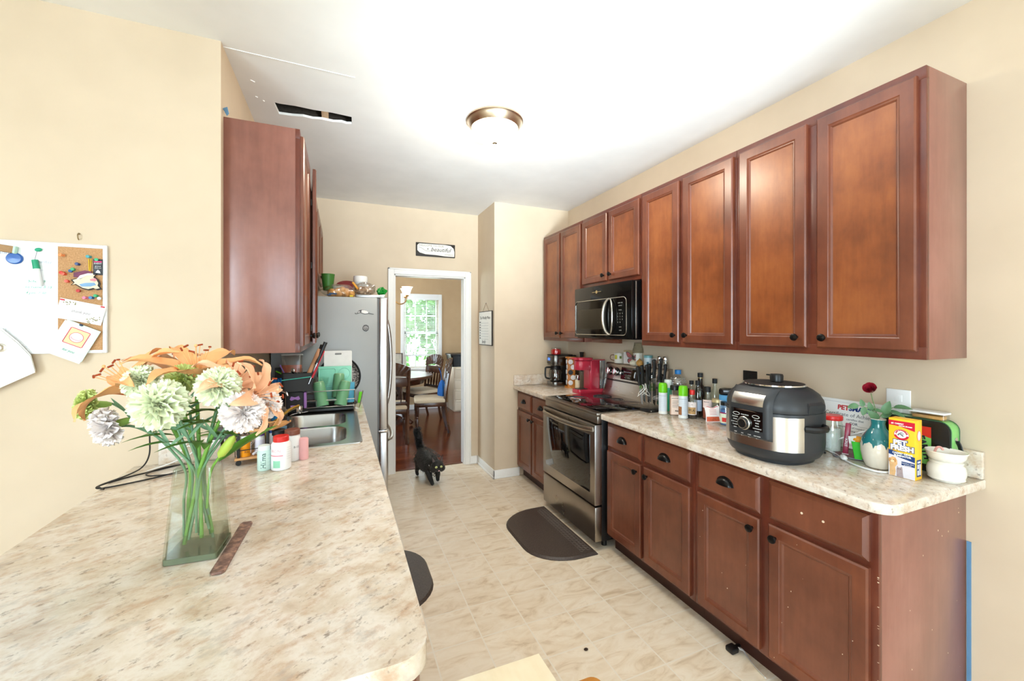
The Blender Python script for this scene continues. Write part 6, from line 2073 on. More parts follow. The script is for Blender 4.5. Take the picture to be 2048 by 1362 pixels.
# ---- cords on the peninsula
CRD = mat('black_cord', (24, 22, 22), .5)
z = PZ + .003
solo('power_cord', MB().tube(spline([(-.726, 2.118, 1.16), (-.722, 2.11, 1.04), (-.72, 2.10, .97), (-.735, 2.08, z + .01), (-.76, 2.02, z), (-.80, 1.93, z), (-.79, 1.90, z), (-.77, 1.878, z)], 7), .0028, 7), CRD, 'black cord hanging down the wall to the counter, left of the vase', 'cord')
solo('coiled_cord', MB().tube(spline([(-.60, 2.09, z + .004), (-.66, 2.06, z), (-.74, 2.0, z), (-.80, 1.925, z), (-.785, 1.89, z), (-.72, 1.91, z), (-.62, 1.97, z), (-.56, 2.03, z + .004), (-.58, 2.07, z + .006), (-.65, 2.06, z + .006), (-.69, 2.0, z + .006), (-.665, 1.955, z + .006), (-.58, 1.96, z + .004), (-.545, 1.985, z)], 7), .0028, 7), CRD, 'black cord lying in loose loops on the peninsula', 'cord')
solo('charging_cable', MB().tube(spline([(-.545, 2.12, 1.10), (-.60, 2.118, 1.0), (-.62, 2.11, .97), (-.59, 2.105, .99), (-.575, 2.10, .965), (-.63, 2.09, .935), (-.69, 2.07, z + .002), (-.71, 2.05, z)], 6), .0024, 6), WHITE, 'white cable tangled against the backsplash behind the vase', 'cable')

# ---- faucet side things
solo('dish_cloth', MB().tube(spline([(-.05, 0, .014), (-.02, .004, .016), (.02, -.003, .016), (.05, .003, .014)], 4), [.014, .015, .0155, .016, .016, .0155, .016, .0165, .016, .0155, .015, .0145, .014], 10, flat=(1.2, .9)), mat('denim_cloth', (96, 134, 160), .9, var=.25, vs=80), 'rolled denim blue dish cloth lying on the sink ledge by the golden faucet', 'cloth', (-.325, 2.565, PZ + .007), -20)
solo('yellow_sponge', MB().box(-.014, .014, -.010, .010, 0, .022, .005), mat('yellow_sponge', (240, 210, 40), .9, var=.1, vs=120), 'small bright yellow sponge at the end of the dish cloth', 'sponge', (-.385, 2.592, PZ + .0055), -20)
t = bottle('dish_soap', 'bright blue dish soap bottle with a chrome pump by the faucet', -.375, 2.90, [(.026, 0), (.028, .004), (.028, .10), (.018, .125), (.012, .13)], mat('blue_dish_soap', (16, 128, 200), .2, coat=.3), [(.013, .13), (.013, .15), (.006, .152), (.005, .175), (0, .176)], CHROME, z=.9205)
part('pump_spout', MB().tube(spline([(0, 0, .172), (.02, -.01, .180), (.055, -.025, .165), (.065, -.03, .145)], 4), .006, 8), CHROME, t)

# ---- dish rack
RX0, RX1, RY0, RY1, RZ0 = -.335, .085, 3.035, 3.375, .9145
dr = thing('dish_rack', 'chrome wire dish rack with a black drip tray behind the sink', 'dish rack', (0, 0, 0))
part('drip_tray', MB().box(RX0 + .01, RX1 - .005, RY0 - .005, RY1, RZ0 + .002, RZ0 + .018, .004).box(RX0 + .01, RX1 - .005, RY0 - .005, RY0 + .003, RZ0 + .002, RZ0 + .03, .002), BLK, dr)
WIRE = mat('bright_wire', (216, 214, 210), .16, 1.0, var=0)
m = MB()
def loop(z, i=0):
    m.tube([(RX0 + i, RY0 + i, z), (RX1 - i, RY0 + i, z), (RX1 - i, RY1 - i, z), (RX0 + i, RY1 - i, z)], .003, 6, closed=True)
for z in (.955, 1.0, 1.062):
    loop(z)
for x in [RX0 + (RX1 - RX0) * k / 7 for k in range(8)]:
    m.rod((x, RY0, .955), (x, RY0, 1.0), .002, seg=6)
    m.rod((x, RY0, .955), (x, RY1, .955), .002, seg=6)
for x in (RX0, RX1):
    for y in (RY0, RY1):
        m.rod((x, y, .92), (x, y, 1.062), .003, seg=6)
for k in range(8):
    y = RY0 + .03 + k * .04
    m.rod((RX1, y, .955), (RX1, y, 1.062), .002, seg=6)
part('wire_basket', m, WIRE, dr)
m = MB().tube(spline([(RX0, RY0, .94), (RX0 + .005, RY0 - .04, .925), (RX0 + .012, RY0 - .06, .905), (RX0 + .03, RY0 - .055, .905), (RX0 + .035, RY0 - .03, .925), (RX0 + .13, RY0 - .012, .935)], 4), .003, 6)
part('front_hook', m, WIRE, dr)
m = MB()
for y in (3.06, 3.10):
    m.tube(spline([(RX1, y, .93), (RX1 + .025, y, .925), (RX1 + .035, y, .95), (RX1 + .055, y, 1.045)], 4), .002, 6)
part('cup_hook', m, WIRE, dr)
# green tumblers upside down
TG = mat('frosted_green_glass', (108, 164, 122), .35, coat=.2, var=.06)
for (x, y, tx, ty, lab) in ((-.118, 3.052, -14, -10, 'left frosted green tumbler upside down at the front of the rack'), (-.022, 3.13, -14, 2, 'middle frosted green tumbler upside down, standing highest behind the other two'), (-.008, 3.05, -14, 12, 'right frosted green tumbler upside down beside the rack corner')):
    zz = .958 if y < 3.1 else 1.0
    t = thing('tumbler', lab, 'tumbler', (x, y, zz), rot=(R_(tx), R_(ty), 0), group='frosted green tumblers')
    part('wall', MB().lathe([(.041, 0), (.0405, .05), (.038, .12), (.0355, .158), (.032, .163)], seg=32), TG, t)
    part('foot_ring', MB().lathe([(.0335, .160), (.032, .166), (.029, .166), (.027, .160), (0, .1605)], seg=32), mat('frosted_green_base', (150, 184, 140), .4), t)
# cutting board
cb = thing('cutting_board', 'white plastic cutting board with a handle slot leaning in the rack', 'cutting board', (-.023, 3.262, .962), rot=(R_(-6), 0, 0))
bm = bmesh.new()
loops = [rrect(.19, .36, .008, 3, 0, .18), rrect(.046, .013, .0064, 5, 0, .336)]
for lp in loops:
    vs = [bm.verts.new((x, -.004, z)) for x, z in lp]
    for i in range(len(vs)):
        bm.edges.new((vs[i], vs[(i + 1) % len(vs)]))
bmesh.ops.triangle_fill(bm, edges=bm.edges[:], use_beauty=True)
r_ = bmesh.ops.extrude_face_region(bm, geom=bm.faces[:])
for e in r_['geom']:
    if isinstance(e, bmesh.types.BMVert):
        e.co.y += .008
part('board', MB().bm(bm), mat('white_board', (238, 238, 236), .5), cb)
# divided plate
MNT = mat('mint_plastic', (142, 222, 196), .4)
dv = thing('divided_plate', 'mint green divided plate standing against the cutting board', 'plate', (-.04, 3.222, .962), rot=(R_(-7), 0, 0))
part('plate', MB().box(-.115, .108, -.006, .006, 0, .25, .012), MNT, dv)
part('round_well', MB().tube([(.058 + .040 * math.cos(2 * PI * k / 32), -.007, .195 + .040 * math.sin(2 * PI * k / 32)) for k in range(32)], .003, 6, closed=True).lathe([(.036, 0), (.034, .001), (0, .001)], seg=32, mtx=Matrix.Translation((.058, -.006, .195)) @ Matrix.Rotation(PI / 2, 4, 'X')), mat('pale_mint_plastic', (160, 232, 210), .4), dv)
part('square_well', MB().tube([(x, -.007, z) for x, z in rrect(.11, .12, .015, 4, -.055, .175)], .003, 6, closed=True), mat('pale_mint_plastic', (160, 232, 210), .4), dv)
part('long_well', MB().tube([(x, -.007, z) for x, z in rrect(.20, .085, .02, 4, -.003, .058)], .003, 6, closed=True), mat('pale_mint_plastic', (160, 232, 210), .4), dv)
# frying pan
fp = thing('frying_pan', 'black frying pan with a worn speckled inside propped against the fridge', 'frying pan', (-.015, 3.345, 1.12), rot=(R_(82), 0, 0))
m_, nt, b = new_mat('worn_speckled_pan')
f_ = tex(nt, 'noise', 90, detail=5)
nt.links.new(ramp(nt, f_, [(0.42, (52, 48, 46)), (0.55, (150, 142, 136)), (0.65, (186, 178, 170))]), b.inputs['Base Color'])
b.inputs['Roughness'].default_value = .5
part('inside', MB().lathe([(0, -.0), (.115, -.0), (.140, .018)], seg=48, cap=False), m_, fp)
part('wall', MB().lathe([(0, -.006), (.118, -.006), (.150, .022), (.152, .030), (.147, .030), (.139, .018)], seg=48, cap=False), BLK, fp)
part('handle', MB().tube(spline([(.07, -.132, .022), (.09, -.165, .03), (.115, -.205, .045)], 4), .012, 8, flat=(1.0, .6)), BLK, fp)
solo('green_sponge_cloth', MB().box(-.012, .012, -.006, .006, 0, .085, .004), mat('lime_cloth', (110, 220, 40), .7), 'bright lime green scrubber at the right rear of the rack', 'scrubber', (.125, 3.36, .9145), rot=(0, R_(8), 0))
# blue cup
bottle('blue_tumbler', 'light blue plastic cup standing behind the right green tumbler', .052, 3.165, [(.030, 0), (.033, .002), (.037, .14)], mat('light_blue_plastic', (92, 178, 214), .4), cat='cup', z=.958)
bottle('glass_bowl', 'clear glass bowl tilted between the caddy and the tumblers', -.145, 3.165, [(.02, 0), (.045, .02), (.06, .05), (.065, .09)], CLEARG, cat='bowl', z=1.05)
# black cutlery caddy with a teal stripe
cd2 = thing('cutlery_caddy', 'black cutlery caddy with a teal line hanging on the rack', 'caddy', (-.265, 3.02, 1.075), 9)
m = MB()
rings = [[(x * s_, y * s_, zz) for x, y in rrect(.185, .085, .012, 4)] for zz, s_ in ((.0, .93), (.118, 1.0))]
m.loft(rings, cap=False)
m.raw(rings[0], [list(range(len(rings[0])))])
m.loft([[(x * .97, y * .95, zz) for x, y, zz in rings[1]], [(x * .97, y * .95, .01) for x, y, zz in rings[0]]], cap=False)
part('tub', m, mat('charcoal_plastic', (46, 47, 49), .55), cd2)
part('stripe', MB().tube([(-.094, -.043, .078), (-.05, -.0445, .082), (.05, -.0445, .090), (.094, -.043, .094)], .003, 6), mat('teal_stripe', (80, 200, 180), .4), cd2)
def utensil(name, label, cat, base, tip, parts_, group=None):
    """parts along a line from base to tip: fn(t, length) builds in local z-up then is aimed"""
    B, T = Vector(base), Vector(tip)
    d = T - B
    q = d.to_track_quat('Z', 'Y')
    t = thing(name, label, cat, base, rot=q.to_euler(), group=group)
    for nm, mb_, mt in parts_(d.length):
        part(nm, mb_, mt, t)
    return t
TAN = mat('tan_silicone', (196, 142, 104), .45)
utensil('tongs', 'tan tongs with a curved head leaning right in the caddy', 'tongs', (-.235, 3.02, 1.10), (-.135, 3.03, 1.345), lambda L: [('arm', MB().tube(spline([(.008, 0, 0), (.022, 0, L * .4), (.012, 0, L * .6), (.03, 0, L * .85), (.006, 0, L)], 4), .010, 6, flat=(1.2, .4)), TAN), ('arm', MB().tube(spline([(-.012, 0, 0), (-.02, 0, L * .4), (-.012, 0, L * .6), (-.028, 0, L * .85), (0, 0, L)], 4), .010, 6, flat=(1.2, .4)), TAN)])
DSP = mat('slotted_nylon', (40, 40, 36), .45)
def slotted(L):
    m = MB()
    for k in range(5):
        m.box(-.030 + k * .0135, -.024 + k * .0135, -.002, .002, L * .66, L * .97)
    m.box(-.031, .031, -.0022, .0022, L * .95, L, .001).box(-.031, .031, -.0022, .0022, L * .62, L * .68, .001)
    return [('handle', MB().tube([(0, 0, 0), (0, 0, L * .64)], .006, 6), DSP), ('blade', m, DSP)]
utensil('slotted_turner', 'black slotted turner standing tallest in the caddy', 'turner', (-.225, 3.04, 1.10), (-.125, 3.06, 1.375), slotted)
utensil('kitchen_knife', 'large knife with a black handle leaning out of the caddy to the right', 'knife', (-.20, 3.0, 1.12), (-.098, 3.01, 1.392), lambda L: [('blade', MB().prism([(-.012, 0), (.012, 0), (.012, L * .5), (-.010, L * .5)], -.001, .001, mtx=Matrix.Rotation(PI / 2, 4, 'X')), BLADE), ('handle', MB().tube([(0, 0, L * .46), (0, 0, L * .7), (.002, 0, L * .9), (0, 0, L)], [.011, .012, .011, .012], 8, flat=(1.0, .7)), BLK)])
utensil('red_spatula', 'red handled scissors like spatula leaning on the right side of the caddy', 'spatula', (-.178, 2.985, 1.16), (-.105, 2.995, 1.335), lambda L: [('blade', MB().prism([(-.010, L * .35), (.010, L * .4), (.022, L * .75), (.012, L), (-.006, L * .96)], -.003, .003, mtx=Matrix.Rotation(PI / 2, 4, 'X')), mat('bright_red_silicone', (206, 30, 44), .4)), ('handle', MB().tube([(0, 0, 0), (0, 0, L * .4)], .006, 8, flat=(1.2, .8)), mat('bright_red_silicone', (206, 30, 44), .4))])
utensil('green_peeler', 'lime green peeler among the caddy utensils', 'peeler', (-.205, 3.03, 1.13), (-.150, 3.03, 1.31), lambda L: [('handle', MB().tube([(0, 0, 0), (0, 0, L * .8)], .007, 8), BLK), ('head', MB().ball((0, 0, L * .9), .012, 10, 8, (.7, .5, 1.5)), LIME)])
def forkp(L):
    m = MB()
    for k in range(4):
        m.rod((-.0105 + k * .007, 0, L * .62), (-.0105 + k * .007, .003, L), .0016, .001, seg=5)
    m.box(-.0125, .0125, -.001, .001, L * .52, L * .64, .0008)
    return [('tines', m, CHROME), ('handle', MB().tube([(0, 0, 0), (0, 0, L * .54)], .004, 6, flat=(1.4, .5)), CHROME)]
for k, (x, lab) in enumerate(((-.262, 'left steel fork standing in the cutlery caddy'), (-.245, 'right steel fork standing in the cutlery caddy'))):
    utensil('fork', lab, 'fork', (x, 2.995, 1.09), (x + .006, 2.99, 1.225), forkp, 'forks in the caddy')
utensil('spoon', 'steel spoon standing left of the forks in the caddy', 'spoon', (-.285, 3.0, 1.09), (-.292, 2.99, 1.232), lambda L: [('handle', MB().tube([(0, 0, 0), (0, 0, L * .7)], .0035, 6, flat=(1.4, .5)), CHROME), ('bowl', MB().ball((0, 0, L * .84), .016, 12, 8, (.85, .3, 1.3)), CHROME)])
utensil('purple_straw', 'purple and white toothbrush like straw at the left of the rack', 'straw', (-.335, 3.06, 1.16), (-.372, 3.06, 1.245), lambda L: [('stem', MB().tube([(0, 0, 0), (0, 0, L)], .004, 8), mat('lilac_plastic', (160, 120, 214), .4))])
utensil('green_clip', 'lime green clip at the far left of the rack', 'clip', (-.36, 3.06, 1.185), (-.392, 3.05, 1.205), lambda L: [('jaw', MB().tube(spline([(0, 0, 0), (.014, 0, L * .4), (0, 0, L), (-.014, 0, L * .5)], 4, True), .004, 6, closed=True), LIME)])
# plastic food container with a red lid behind the caddy
pc2 = thing('food_container', 'translucent food container with orange red contents behind the caddy', 'container', (-.31, 3.135, 1.17), rot=(R_(-8), 0, 0))
part('tub', MB().prism(rrect(.125, .06, .016, 4), 0, .135), pane_mat('cloudy_tub_wall', (.86, .84, .82), .14), pc2)
part('contents', MB().prism(rrect(.117, .052, .014, 4), .003, .065), mat('orange_red_food', (216, 112, 80), .6, var=.15), pc2)
part('rim', MB().tube([(x, y, .135) for x, y in rrect(.129, .064, .018, 4)], .003, 6, closed=True), mat('clear_rim', (225, 226, 224), .15), pc2)
pt = thing('cooking_pot', 'dark grey cooking pot under the food container at the rack rear', 'pot', (-.305, 3.14, .9585))
part('wall', MB().lathe([(.050, 0), (.054, .006), (.056, .20), (.058, .205), (.058, .21), (0, .21)], seg=32), mat('dark_grey_board', (60, 62, 66), .5), pt)
part('handle', MB().tube(spline([(.055, 0, .18), (.075, 0, .18), (.075, 0, .15), (.055, 0, .145)], 4), .005, 6), BLK, pt)
solo('plate_stack_board', MB().box(-.065, .065, -.006, .006, 0, .24, .006), mat('dark_grey_board', (60, 62, 66), .5), 'dark grey board standing at the left rear of the rack', 'board', (-.36, 3.22, .975), rot=(R_(-5), 0, 0))
# dish brush
br = thing('dish_brush', 'white and blue dish brush standing left of the caddy', 'brush', (-.378, 2.968, .9145), 0)
part('handle', MB().tube([(0, 0, .0), (0, 0, .17)], [.016, .010], 10), mat('white_brush', (226, 226, 220), .5), br)
part('head', MB().box(-.024, .024, -.016, .016, .165, .225, .008), mat('white_brush', (226, 226, 220), .5), br)
m = MB()
r = random.Random(8)
for i in range(160):
    x, y = r.uniform(-.022, .022), r.uniform(-.013, .013)
    m.rod((x, y, .222), (x * 1.15, y * 1.15, .25 + r.uniform(-.004, .004)), .0016, seg=4)
part('bristles', m, mat('blue_bristle', (20, 104, 170), .7), br)
# purple sponge caddy in the rack front
sc = thing('sponge_caddy', 'black sponge caddy with purple bow shaped scrubber in the rack front', 'sponge caddy', (-.275, 3.012, .962), 0)
part('holder', MB().box(-.055, .045, -.012, .012, .0, .108, .006), mat('charcoal_plastic', (46, 47, 49), .55), sc)
part('bow_scrubber', MB().prism([(-.034, .062), (-.026, .082), (-.004, .074), (.018, .082), (.026, .062), (.014, .056), (-.004, .062), (-.024, .054)], 0, .006, mtx=Matrix.Translation((0, -.012, 0)) @ Matrix.Rotation(PI / 2, 4, 'X')), mat('lilac_sponge', (176, 130, 206), .8), sc)
part('lower_scrubber', MB().prism([(-.026, .022)] + [(-.002 + .028 * math.cos(R_(a)), .022 + .022 * math.sin(R_(a))) for a in range(180, 361, 20)], 0, .006, mtx=Matrix.Translation((0, -.012, 0)) @ Matrix.Rotation(PI / 2, 4, 'X')), mat('lilac_sponge', (176, 130, 206), .8), sc)
part('side_sponge', MB().box(.046, .062, -.02, .03, .0, .105, .006), mat('lilac_sponge', (176, 130, 206), .8), sc)

# ------------------------------------------------------------------ glass vase with bouquet
VX0, VY0, VZ0 = -.334, 1.266, PZ
gv = thing('glass_vase', 'square tapered clear glass vase holding the bouquet on the peninsula', 'vase', (VX0, VY0, VZ0), -4)
VG = pane_mat('green_tinted_glass', (.93, .95, .92), .05)
def ring4(h_, z, r_=.006):
    return [(x, y, z) for x, y in rrect(2 * h_, 2 * h_, r_, 3)]
part('glass', MB().loft([ring4(.056, 0), ring4(.057, .004), ring4(.041, .222), ring4(.038, .222), ring4(.053, .012)], cap=False), VG, gv)
part('thick_base', MB().loft([ring4(.0555, .001), ring4(.0555, .014)]), mat('green_glass_base', (104, 116, 92), .1, coat=.5), gv)
part('water', MB().loft([ring4(.0525, .0145), ring4(.0500, .052)]), pane_mat('vase_water', (.80, .84, .76), .05), gv)

PETG = mat('lime_carnation', (242, 247, 214), .7, var=.06, vs=60, sss=0.0)
PETP = mat('blush_carnation', (254, 243, 239), .7, var=.04, vs=60)
PETY = mat('yellow_green_carnation', (212, 224, 140), .7, var=.1, vs=60)
LILY = mat('apricot_lily', (248, 178, 118), .55, var=.12, vs=30)
LILYP = mat('peach_lily', (248, 190, 150), .55, var=.08, vs=30)
ANTH = mat('rust_anther', (150, 60, 20), .8)
STEM = mat('green_stem', (110, 158, 62), .5, var=.2, vs=30)
STEMB = mat('blue_green_stem', (104, 142, 106), .55, var=.2, vs=30)
LEAFG = mat('fresh_leaf', (84, 132, 44), .4, var=.25, vs=30)


def aim(d, p=(0, 0, 0)):
    return Matrix.Translation(Vector(p)) @ Vector(d).to_track_quat('Z', 'Y').to_matrix().to_4x4()


def carnation_mb(R, r):
    """ruffled ball of many toothed petals, facing +z"""
    m = MB()
    for layer, (n_, tilt, rr, hh) in enumerate(((6, 8, .7, .62), (9, 22, .85, .58), (11, 38, .95, .46), (13, 55, 1.0, .36), (13, 73, 1.0, .26), (13, 92, .97, .02), (10, 108, .85, 0))):
        for k in range(n_):
            a0 = 2 * PI * (k + layer * .37) / n_ + r.uniform(-.2, .2)
            ph, ph2 = r.uniform(0, 6), r.uniform(0, 6)
            w = 2 * PI / n_ * 1.5
            tl = R_(tilt + r.uniform(-9, 9))
            def f(u, v, a0=a0, w=w, tl=tl, rr=rr, hh=hh, ph=ph, ph2=ph2):
                a = a0 + (u - .5) * w * (.5 + .5 * v)
                L = R * rr * (1.0 - .07 * (2 * u - 1) ** 2) * v
                L *= 1 + .06 * math.sin(u * 24 + ph) * v * v
                t = tl + .16 * math.sin(u * 10 + ph2) * v + .12 * v
                q = L * math.sin(t)
                z = L * math.cos(t) + .035 * R * math.sin(u * 16 + ph) * v
                return (q * math.cos(a), q * math.sin(a), z * .85)
            m.grid(f, 12, 5)
    return m


def lily_mb(L, r, open_=1.0, W=.30):
    """six recurved petals round +z"""
    ms = []
    for k in range(6):
        m = MB()
        a0 = 2 * PI * k / 6 + r.uniform(-.08, .08)
        curl = open_ * r.uniform(.9, 1.15)
        wd = L * (W if k % 2 else W * .78)
        def f(u, v, a0=a0, curl=curl, wd=wd):
            # arc of the petal: starts along +z then bends outward and back
            th = .35 + curl * 1.9 * v
            # integrate
            n_ = 10
            q = z = 0
            for i in range(n_):
                t = .35 + curl * 1.9 * v * (i + .5) / n_
                q += math.sin(t) * L * v / n_
                z += math.cos(t) * L * v / n_
            s_ = (u - .5) * 2
            ww = wd * math.sin(PI * min(1, .08 + .92 * v)) ** .75 * .5 + .004 * (1 - v)
            lift = (abs(s_) ** 2) * ww * .35 + .004 * math.sin(v * 14 + s_ * 3) * abs(s_)
            # normal direction in the (q, z) plane, towards the inside
            nq, nz = -math.cos(th), math.sin(th)
            q2, z2 = q + .012 + nq * lift, z + nz * lift
            return (q2 * math.cos(a0) - s_ * ww * math.sin(a0), q2 * math.sin(a0) + s_ * ww * math.cos(a0), z2)
        m.grid(f, 8, 14)
        ms.append(m)
    return ms


def stem_pts(p, d, foot):
    """from the bloom at p (facing d) through the neck of the vase to a foot inside it"""
    p, d = Vector(p), Vector(d).normalized()
    neck = Vector((foot[0] * .25 + VX0 * .75 + (p.x - VX0) * .10, foot[1] * .25 + VY0 * .75 + (p.y - VY0) * .10, VZ0 + .215))
    f = Vector(foot)
    mid = neck + (p - d * .05 - neck) * .5 + Vector((0, 0, .015))
    return spline([p - d * .012, p - d * .05, mid, neck, neck + (f - neck) * .5, f], 5)


def foot_at(i):
    a = i * 2.4
    return (VX0 + .030 * math.cos(a), VY0 + .030 * math.sin(a), VZ0 + .03 + .015 * (i % 3))


rr_ = random.Random(11)
cars = [
    ('largest pale green carnation at the front centre of the bouquet', (-.386, 1.186, 1.303), (-.15, -1, .35), .060, PETG),
    ('pale green carnation at the upper left above the largest one', (-.452, 1.272, 1.350), (-.45, -.9, .55), .042, PETG),
    ('yellow green carnation tucked between the lilies behind the largest one', (-.372, 1.285, 1.352), (.1, -.8, .7), .040, PETY),
    ('pale green carnation right of centre under the open lily', (-.276, 1.195, 1.338), (.05, -1, .35), .050, PETG),
    ('yellow green carnation at the far left end of the bouquet', (-.622, 1.440, 1.278), (-.95, -.5, .15), .040, PETY),
    ('blush white carnation hanging at the lower left', (-.520, 1.290, 1.243), (-.95, -.6, -.25), .048, PETP),
    ('blush pink carnation at the lower right of the bouquet', (-.222, 1.172, 1.276), (.25, -1, .05), .050, PETP),
    ('small blush white carnation behind the right hand pink one', (-.178, 1.235, 1.280), (.7, -.7, .1), .036, PETP),
]
for i, (lab, p, d, R0, pm) in enumerate(cars):
    t = thing('carnation', lab, 'flower', p, group='carnations in the bouquet')
    P = Vector(p)
    q = aim(d)
    m = carnation_mb(R0, rr_)
    m.xf(0, q)
    part('bloom', m, pm, t, smooth=180)
    dn = Vector(d).normalized()
    part('calyx', MB().lathe([(.004, -.045), (.0085, -.035), (.0095, -.02), (.012, -.004), (0, .0)], seg=14, mtx=q), mat('calyx_green', (140, 176, 84), .5), t)
    sp = [v - P for v in stem_pts(p, Vector(d) if d[2] > 0 else Vector((d[0], d[1], .25)), foot_at(i))]
    sp[0] = -dn * .04
    part('stem', MB().tube(sp, .0030, 8), STEMB, t)
    for k in (7, 11):
        a = sp[k]
        for s_ in (-1, 1):
            part('leaf', leaf(MB(), a, (s_ * rr_.uniform(.3, 1), -.3 + rr_.uniform(-.4, .4), .75), rr_.uniform(.04, .07), .007, up=(0, -1, .3), droop=.3) if False else leaf(MB(), a, (s_ * rr_.uniform(.3, 1), -.3 + rr_.uniform(-.4, .4), .75), (0, -1, .3), rr_.uniform(.04, .07), .008), STEMB, t)
lilies = [
    ('orange lily at the left, opening sideways over the pale carnations', (-.480, 1.345, 1.315), (-.55, -.25, .65), .155, 1.0, LILY),
    ('wide open orange lily at the top centre of the bouquet', (-.352, 1.315, 1.335), (.05, -.25, 1), .165, .92, LILY),
    ('peach lily curling at the upper right', (-.262, 1.245, 1.325), (.55, -.35, .75), .115, 1.15, LILYP),
    ('peach lily drooping at the far right above the pink carnation', (-.215, 1.215, 1.305), (.85, -.30, .25), .115, 1.0, LILYP),
    ('orange lily at the back, half hidden between the two front ones', (-.43, 1.42, 1.345), (-.1, .2, 1), .12, .8, LILYP),
]
for i, (lab, p, d, L, op, pm) in enumerate(lilies):
    t = thing('lily', lab, 'flower', p, group='lilies in the bouquet')
    P = Vector(p)
    q = aim(d)
    for m in lily_mb(L, rr_, op):
        m.xf(0, q)
        part('petal', m, pm, t, smooth=180)
    for k in range(6):
        a = 2 * PI * k / 6 + .3
        e = (.030 * math.cos(a), .030 * math.sin(a), L * .58)
        st = part('stamen', MB().tube([q @ Vector((0, 0, .0)), q @ Vector((.012 * math.cos(a), .012 * math.sin(a), L * .3)), q @ Vector(e)], .0011, 5), pm, t)
        part('anther', MB().tube([q @ (Vector(e) + Vector((-.006 * math.sin(a), .006 * math.cos(a), .0))), q @ (Vector(e) + Vector((.006 * math.sin(a), -.006 * math.cos(a), .003)))], .0024, 6), ANTH, st)
    part('pistil', MB().tube([q @ Vector((0, 0, 0)), q @ Vector((0, 0, L * .62))], [.0018, .0015], 6).ball(q @ Vector((0, 0, L * .63)), .004, 8, 6), pm, t)
    sp = [v - P for v in stem_pts(p, (d[0], d[1], max(.3, d[2])), foot_at(i + 9))]
    sp[0] = Vector((0, 0, 0))
    part('stem', MB().tube(sp, .0045, 8), STEM, t)
    for k in range(5):
        a = sp[5 + k * 2 if k < 4 else 12]
        ang = rr_.uniform(0, 2 * PI)
        part('leaf', leaf(MB(), a, (math.cos(ang), -abs(math.sin(ang)) * .8, .35), (0, 0, 1), rr_.uniform(.07, .11), .026, droop=.35), LEAFG, t)
# closed lily bud
t = thing('lily_bud', 'green closed lily bud just above the vase rim', 'flower bud', (-.285, 1.235, 1.155))
part('bud', MB().lathe([(.002, 0), (.010, .012), (.012, .035), (.009, .06), (.002, .07)], seg=12, mtx=aim((.6, -.3, .9))), mat('bud_green', (168, 190, 76), .5), t)
part('stem', MB().tube(spline([(0, 0, 0), (-.02, .01, -.04), (-.03, .02, -.13)], 5), .003, 6), STEM, t)
t = thing('leaf_spray', 'long green leaf arching out to the right of the vase', 'leaf', (-.29, 1.25, 1.14))
part('blade', leaf(MB(), (0, 0, 0), (.85, .25, .75), (-.3, -.5, .8), .15, .03, .3, .25, 12), LEAFG, t)

# ------------------------------------------------------------------ whiteboard and corkboard on the breakfast wall
WBY = YW
bd = thing('combination_board', 'white framed calendar whiteboard with a cork panel on the left wall', 'board', (-0.866, WBY, 1.598))
BW, BH = .56, .428
part('backing', MB().box(-BW + .004, -.004, -.012, -.0015, -BH / 2 + .004, BH / 2 - .004), mat('board_grey', (190, 190, 190), .6), bd)
m = MB()
for b_ in ((-BW + .013, -.013, BH / 2 - .014, BH / 2), (-BW + .013, -.013, -BH / 2, -BH / 2 + .012), (-.013, 0, -BH / 2, BH / 2), (-BW, -BW + .013, -BH / 2, BH / 2)):
    m.box(b_[0], b_[1], -.0142, -.001, b_[2], b_[3], .002)
part('frame', m, mat('white_board_frame', (236, 238, 240), .35), bd)
part('whiteboard', MB().box(-BW + .013, -.145, -.0135, -.010, -BH / 2 + .012, BH / 2 - .014), mat('whiteboard_surface', (242, 244, 246), .12, coat=.3, var=.0), bd)
cork, nt, b = new_mat('cork_panel')
f_ = tex(nt, 'noise', 220, detail=4)
nt.links.new(ramp(nt, f_, [(0.3, (172, 126, 84)), (0.7, (204, 160, 114))]), b.inputs['Base Color'])
b.inputs['Roughness'].default_value = .9
part('cork', MB().box(-.145, -.013, -.014, -.010, -BH / 2 + .012, BH / 2 - .014), cork, bd)
m = MB()
for k in range(6):
    m.box(-BW + .02, -.155, -.0139, -.0133, -.185 + k * .058, -.1842 + k * .058)
for k in range(7):
    x = -.165 - k * .062
    m.box(x, x + .0008, -.0139, -.0133, -.185, .125)
part('calendar_grid', m, mat('pale_grid_print', (176, 184, 198), .5), bd)
m = MB()
m.text('Saturday', .016, (-.19, -.0141, .137)).text('Friday', .016, (-.262, -.0141, .137)).text('Month', .02, (-.29, -.0141, .165))
part('day_lettering', m, mat('pale_grid_print', (176, 184, 198), .5), bd)
m = MB()
m.text('School 9', .014, (-.205, -.0141, .062), shear=.3).text('to Game 8-10', .013, (-.200, -.0141, .040), shear=.3).text('4 pm  7:30', .013, (-.208, -.0141, .018), shear=.3)
part('green_handwriting', m, mat('faint_green_marker', (110, 180, 150), .5), bd)
m = MB()
m.text('Work', .016, (-.335, -.0141, .0), shear=.3).text('7-3', .016, (-.335, -.0141, -.02), shear=.3).text('gym', .015, (-.335, -.0141, -.04), shear=.3)
part('grey_handwriting', m, mat('faint_grey_marker', (140, 130, 138), .5), bd)
BX, BZ = -0.866, 1.598
def onboard(dx, dz, off=.0145):
    return (BX + dx, WBY - off, BZ + dz)
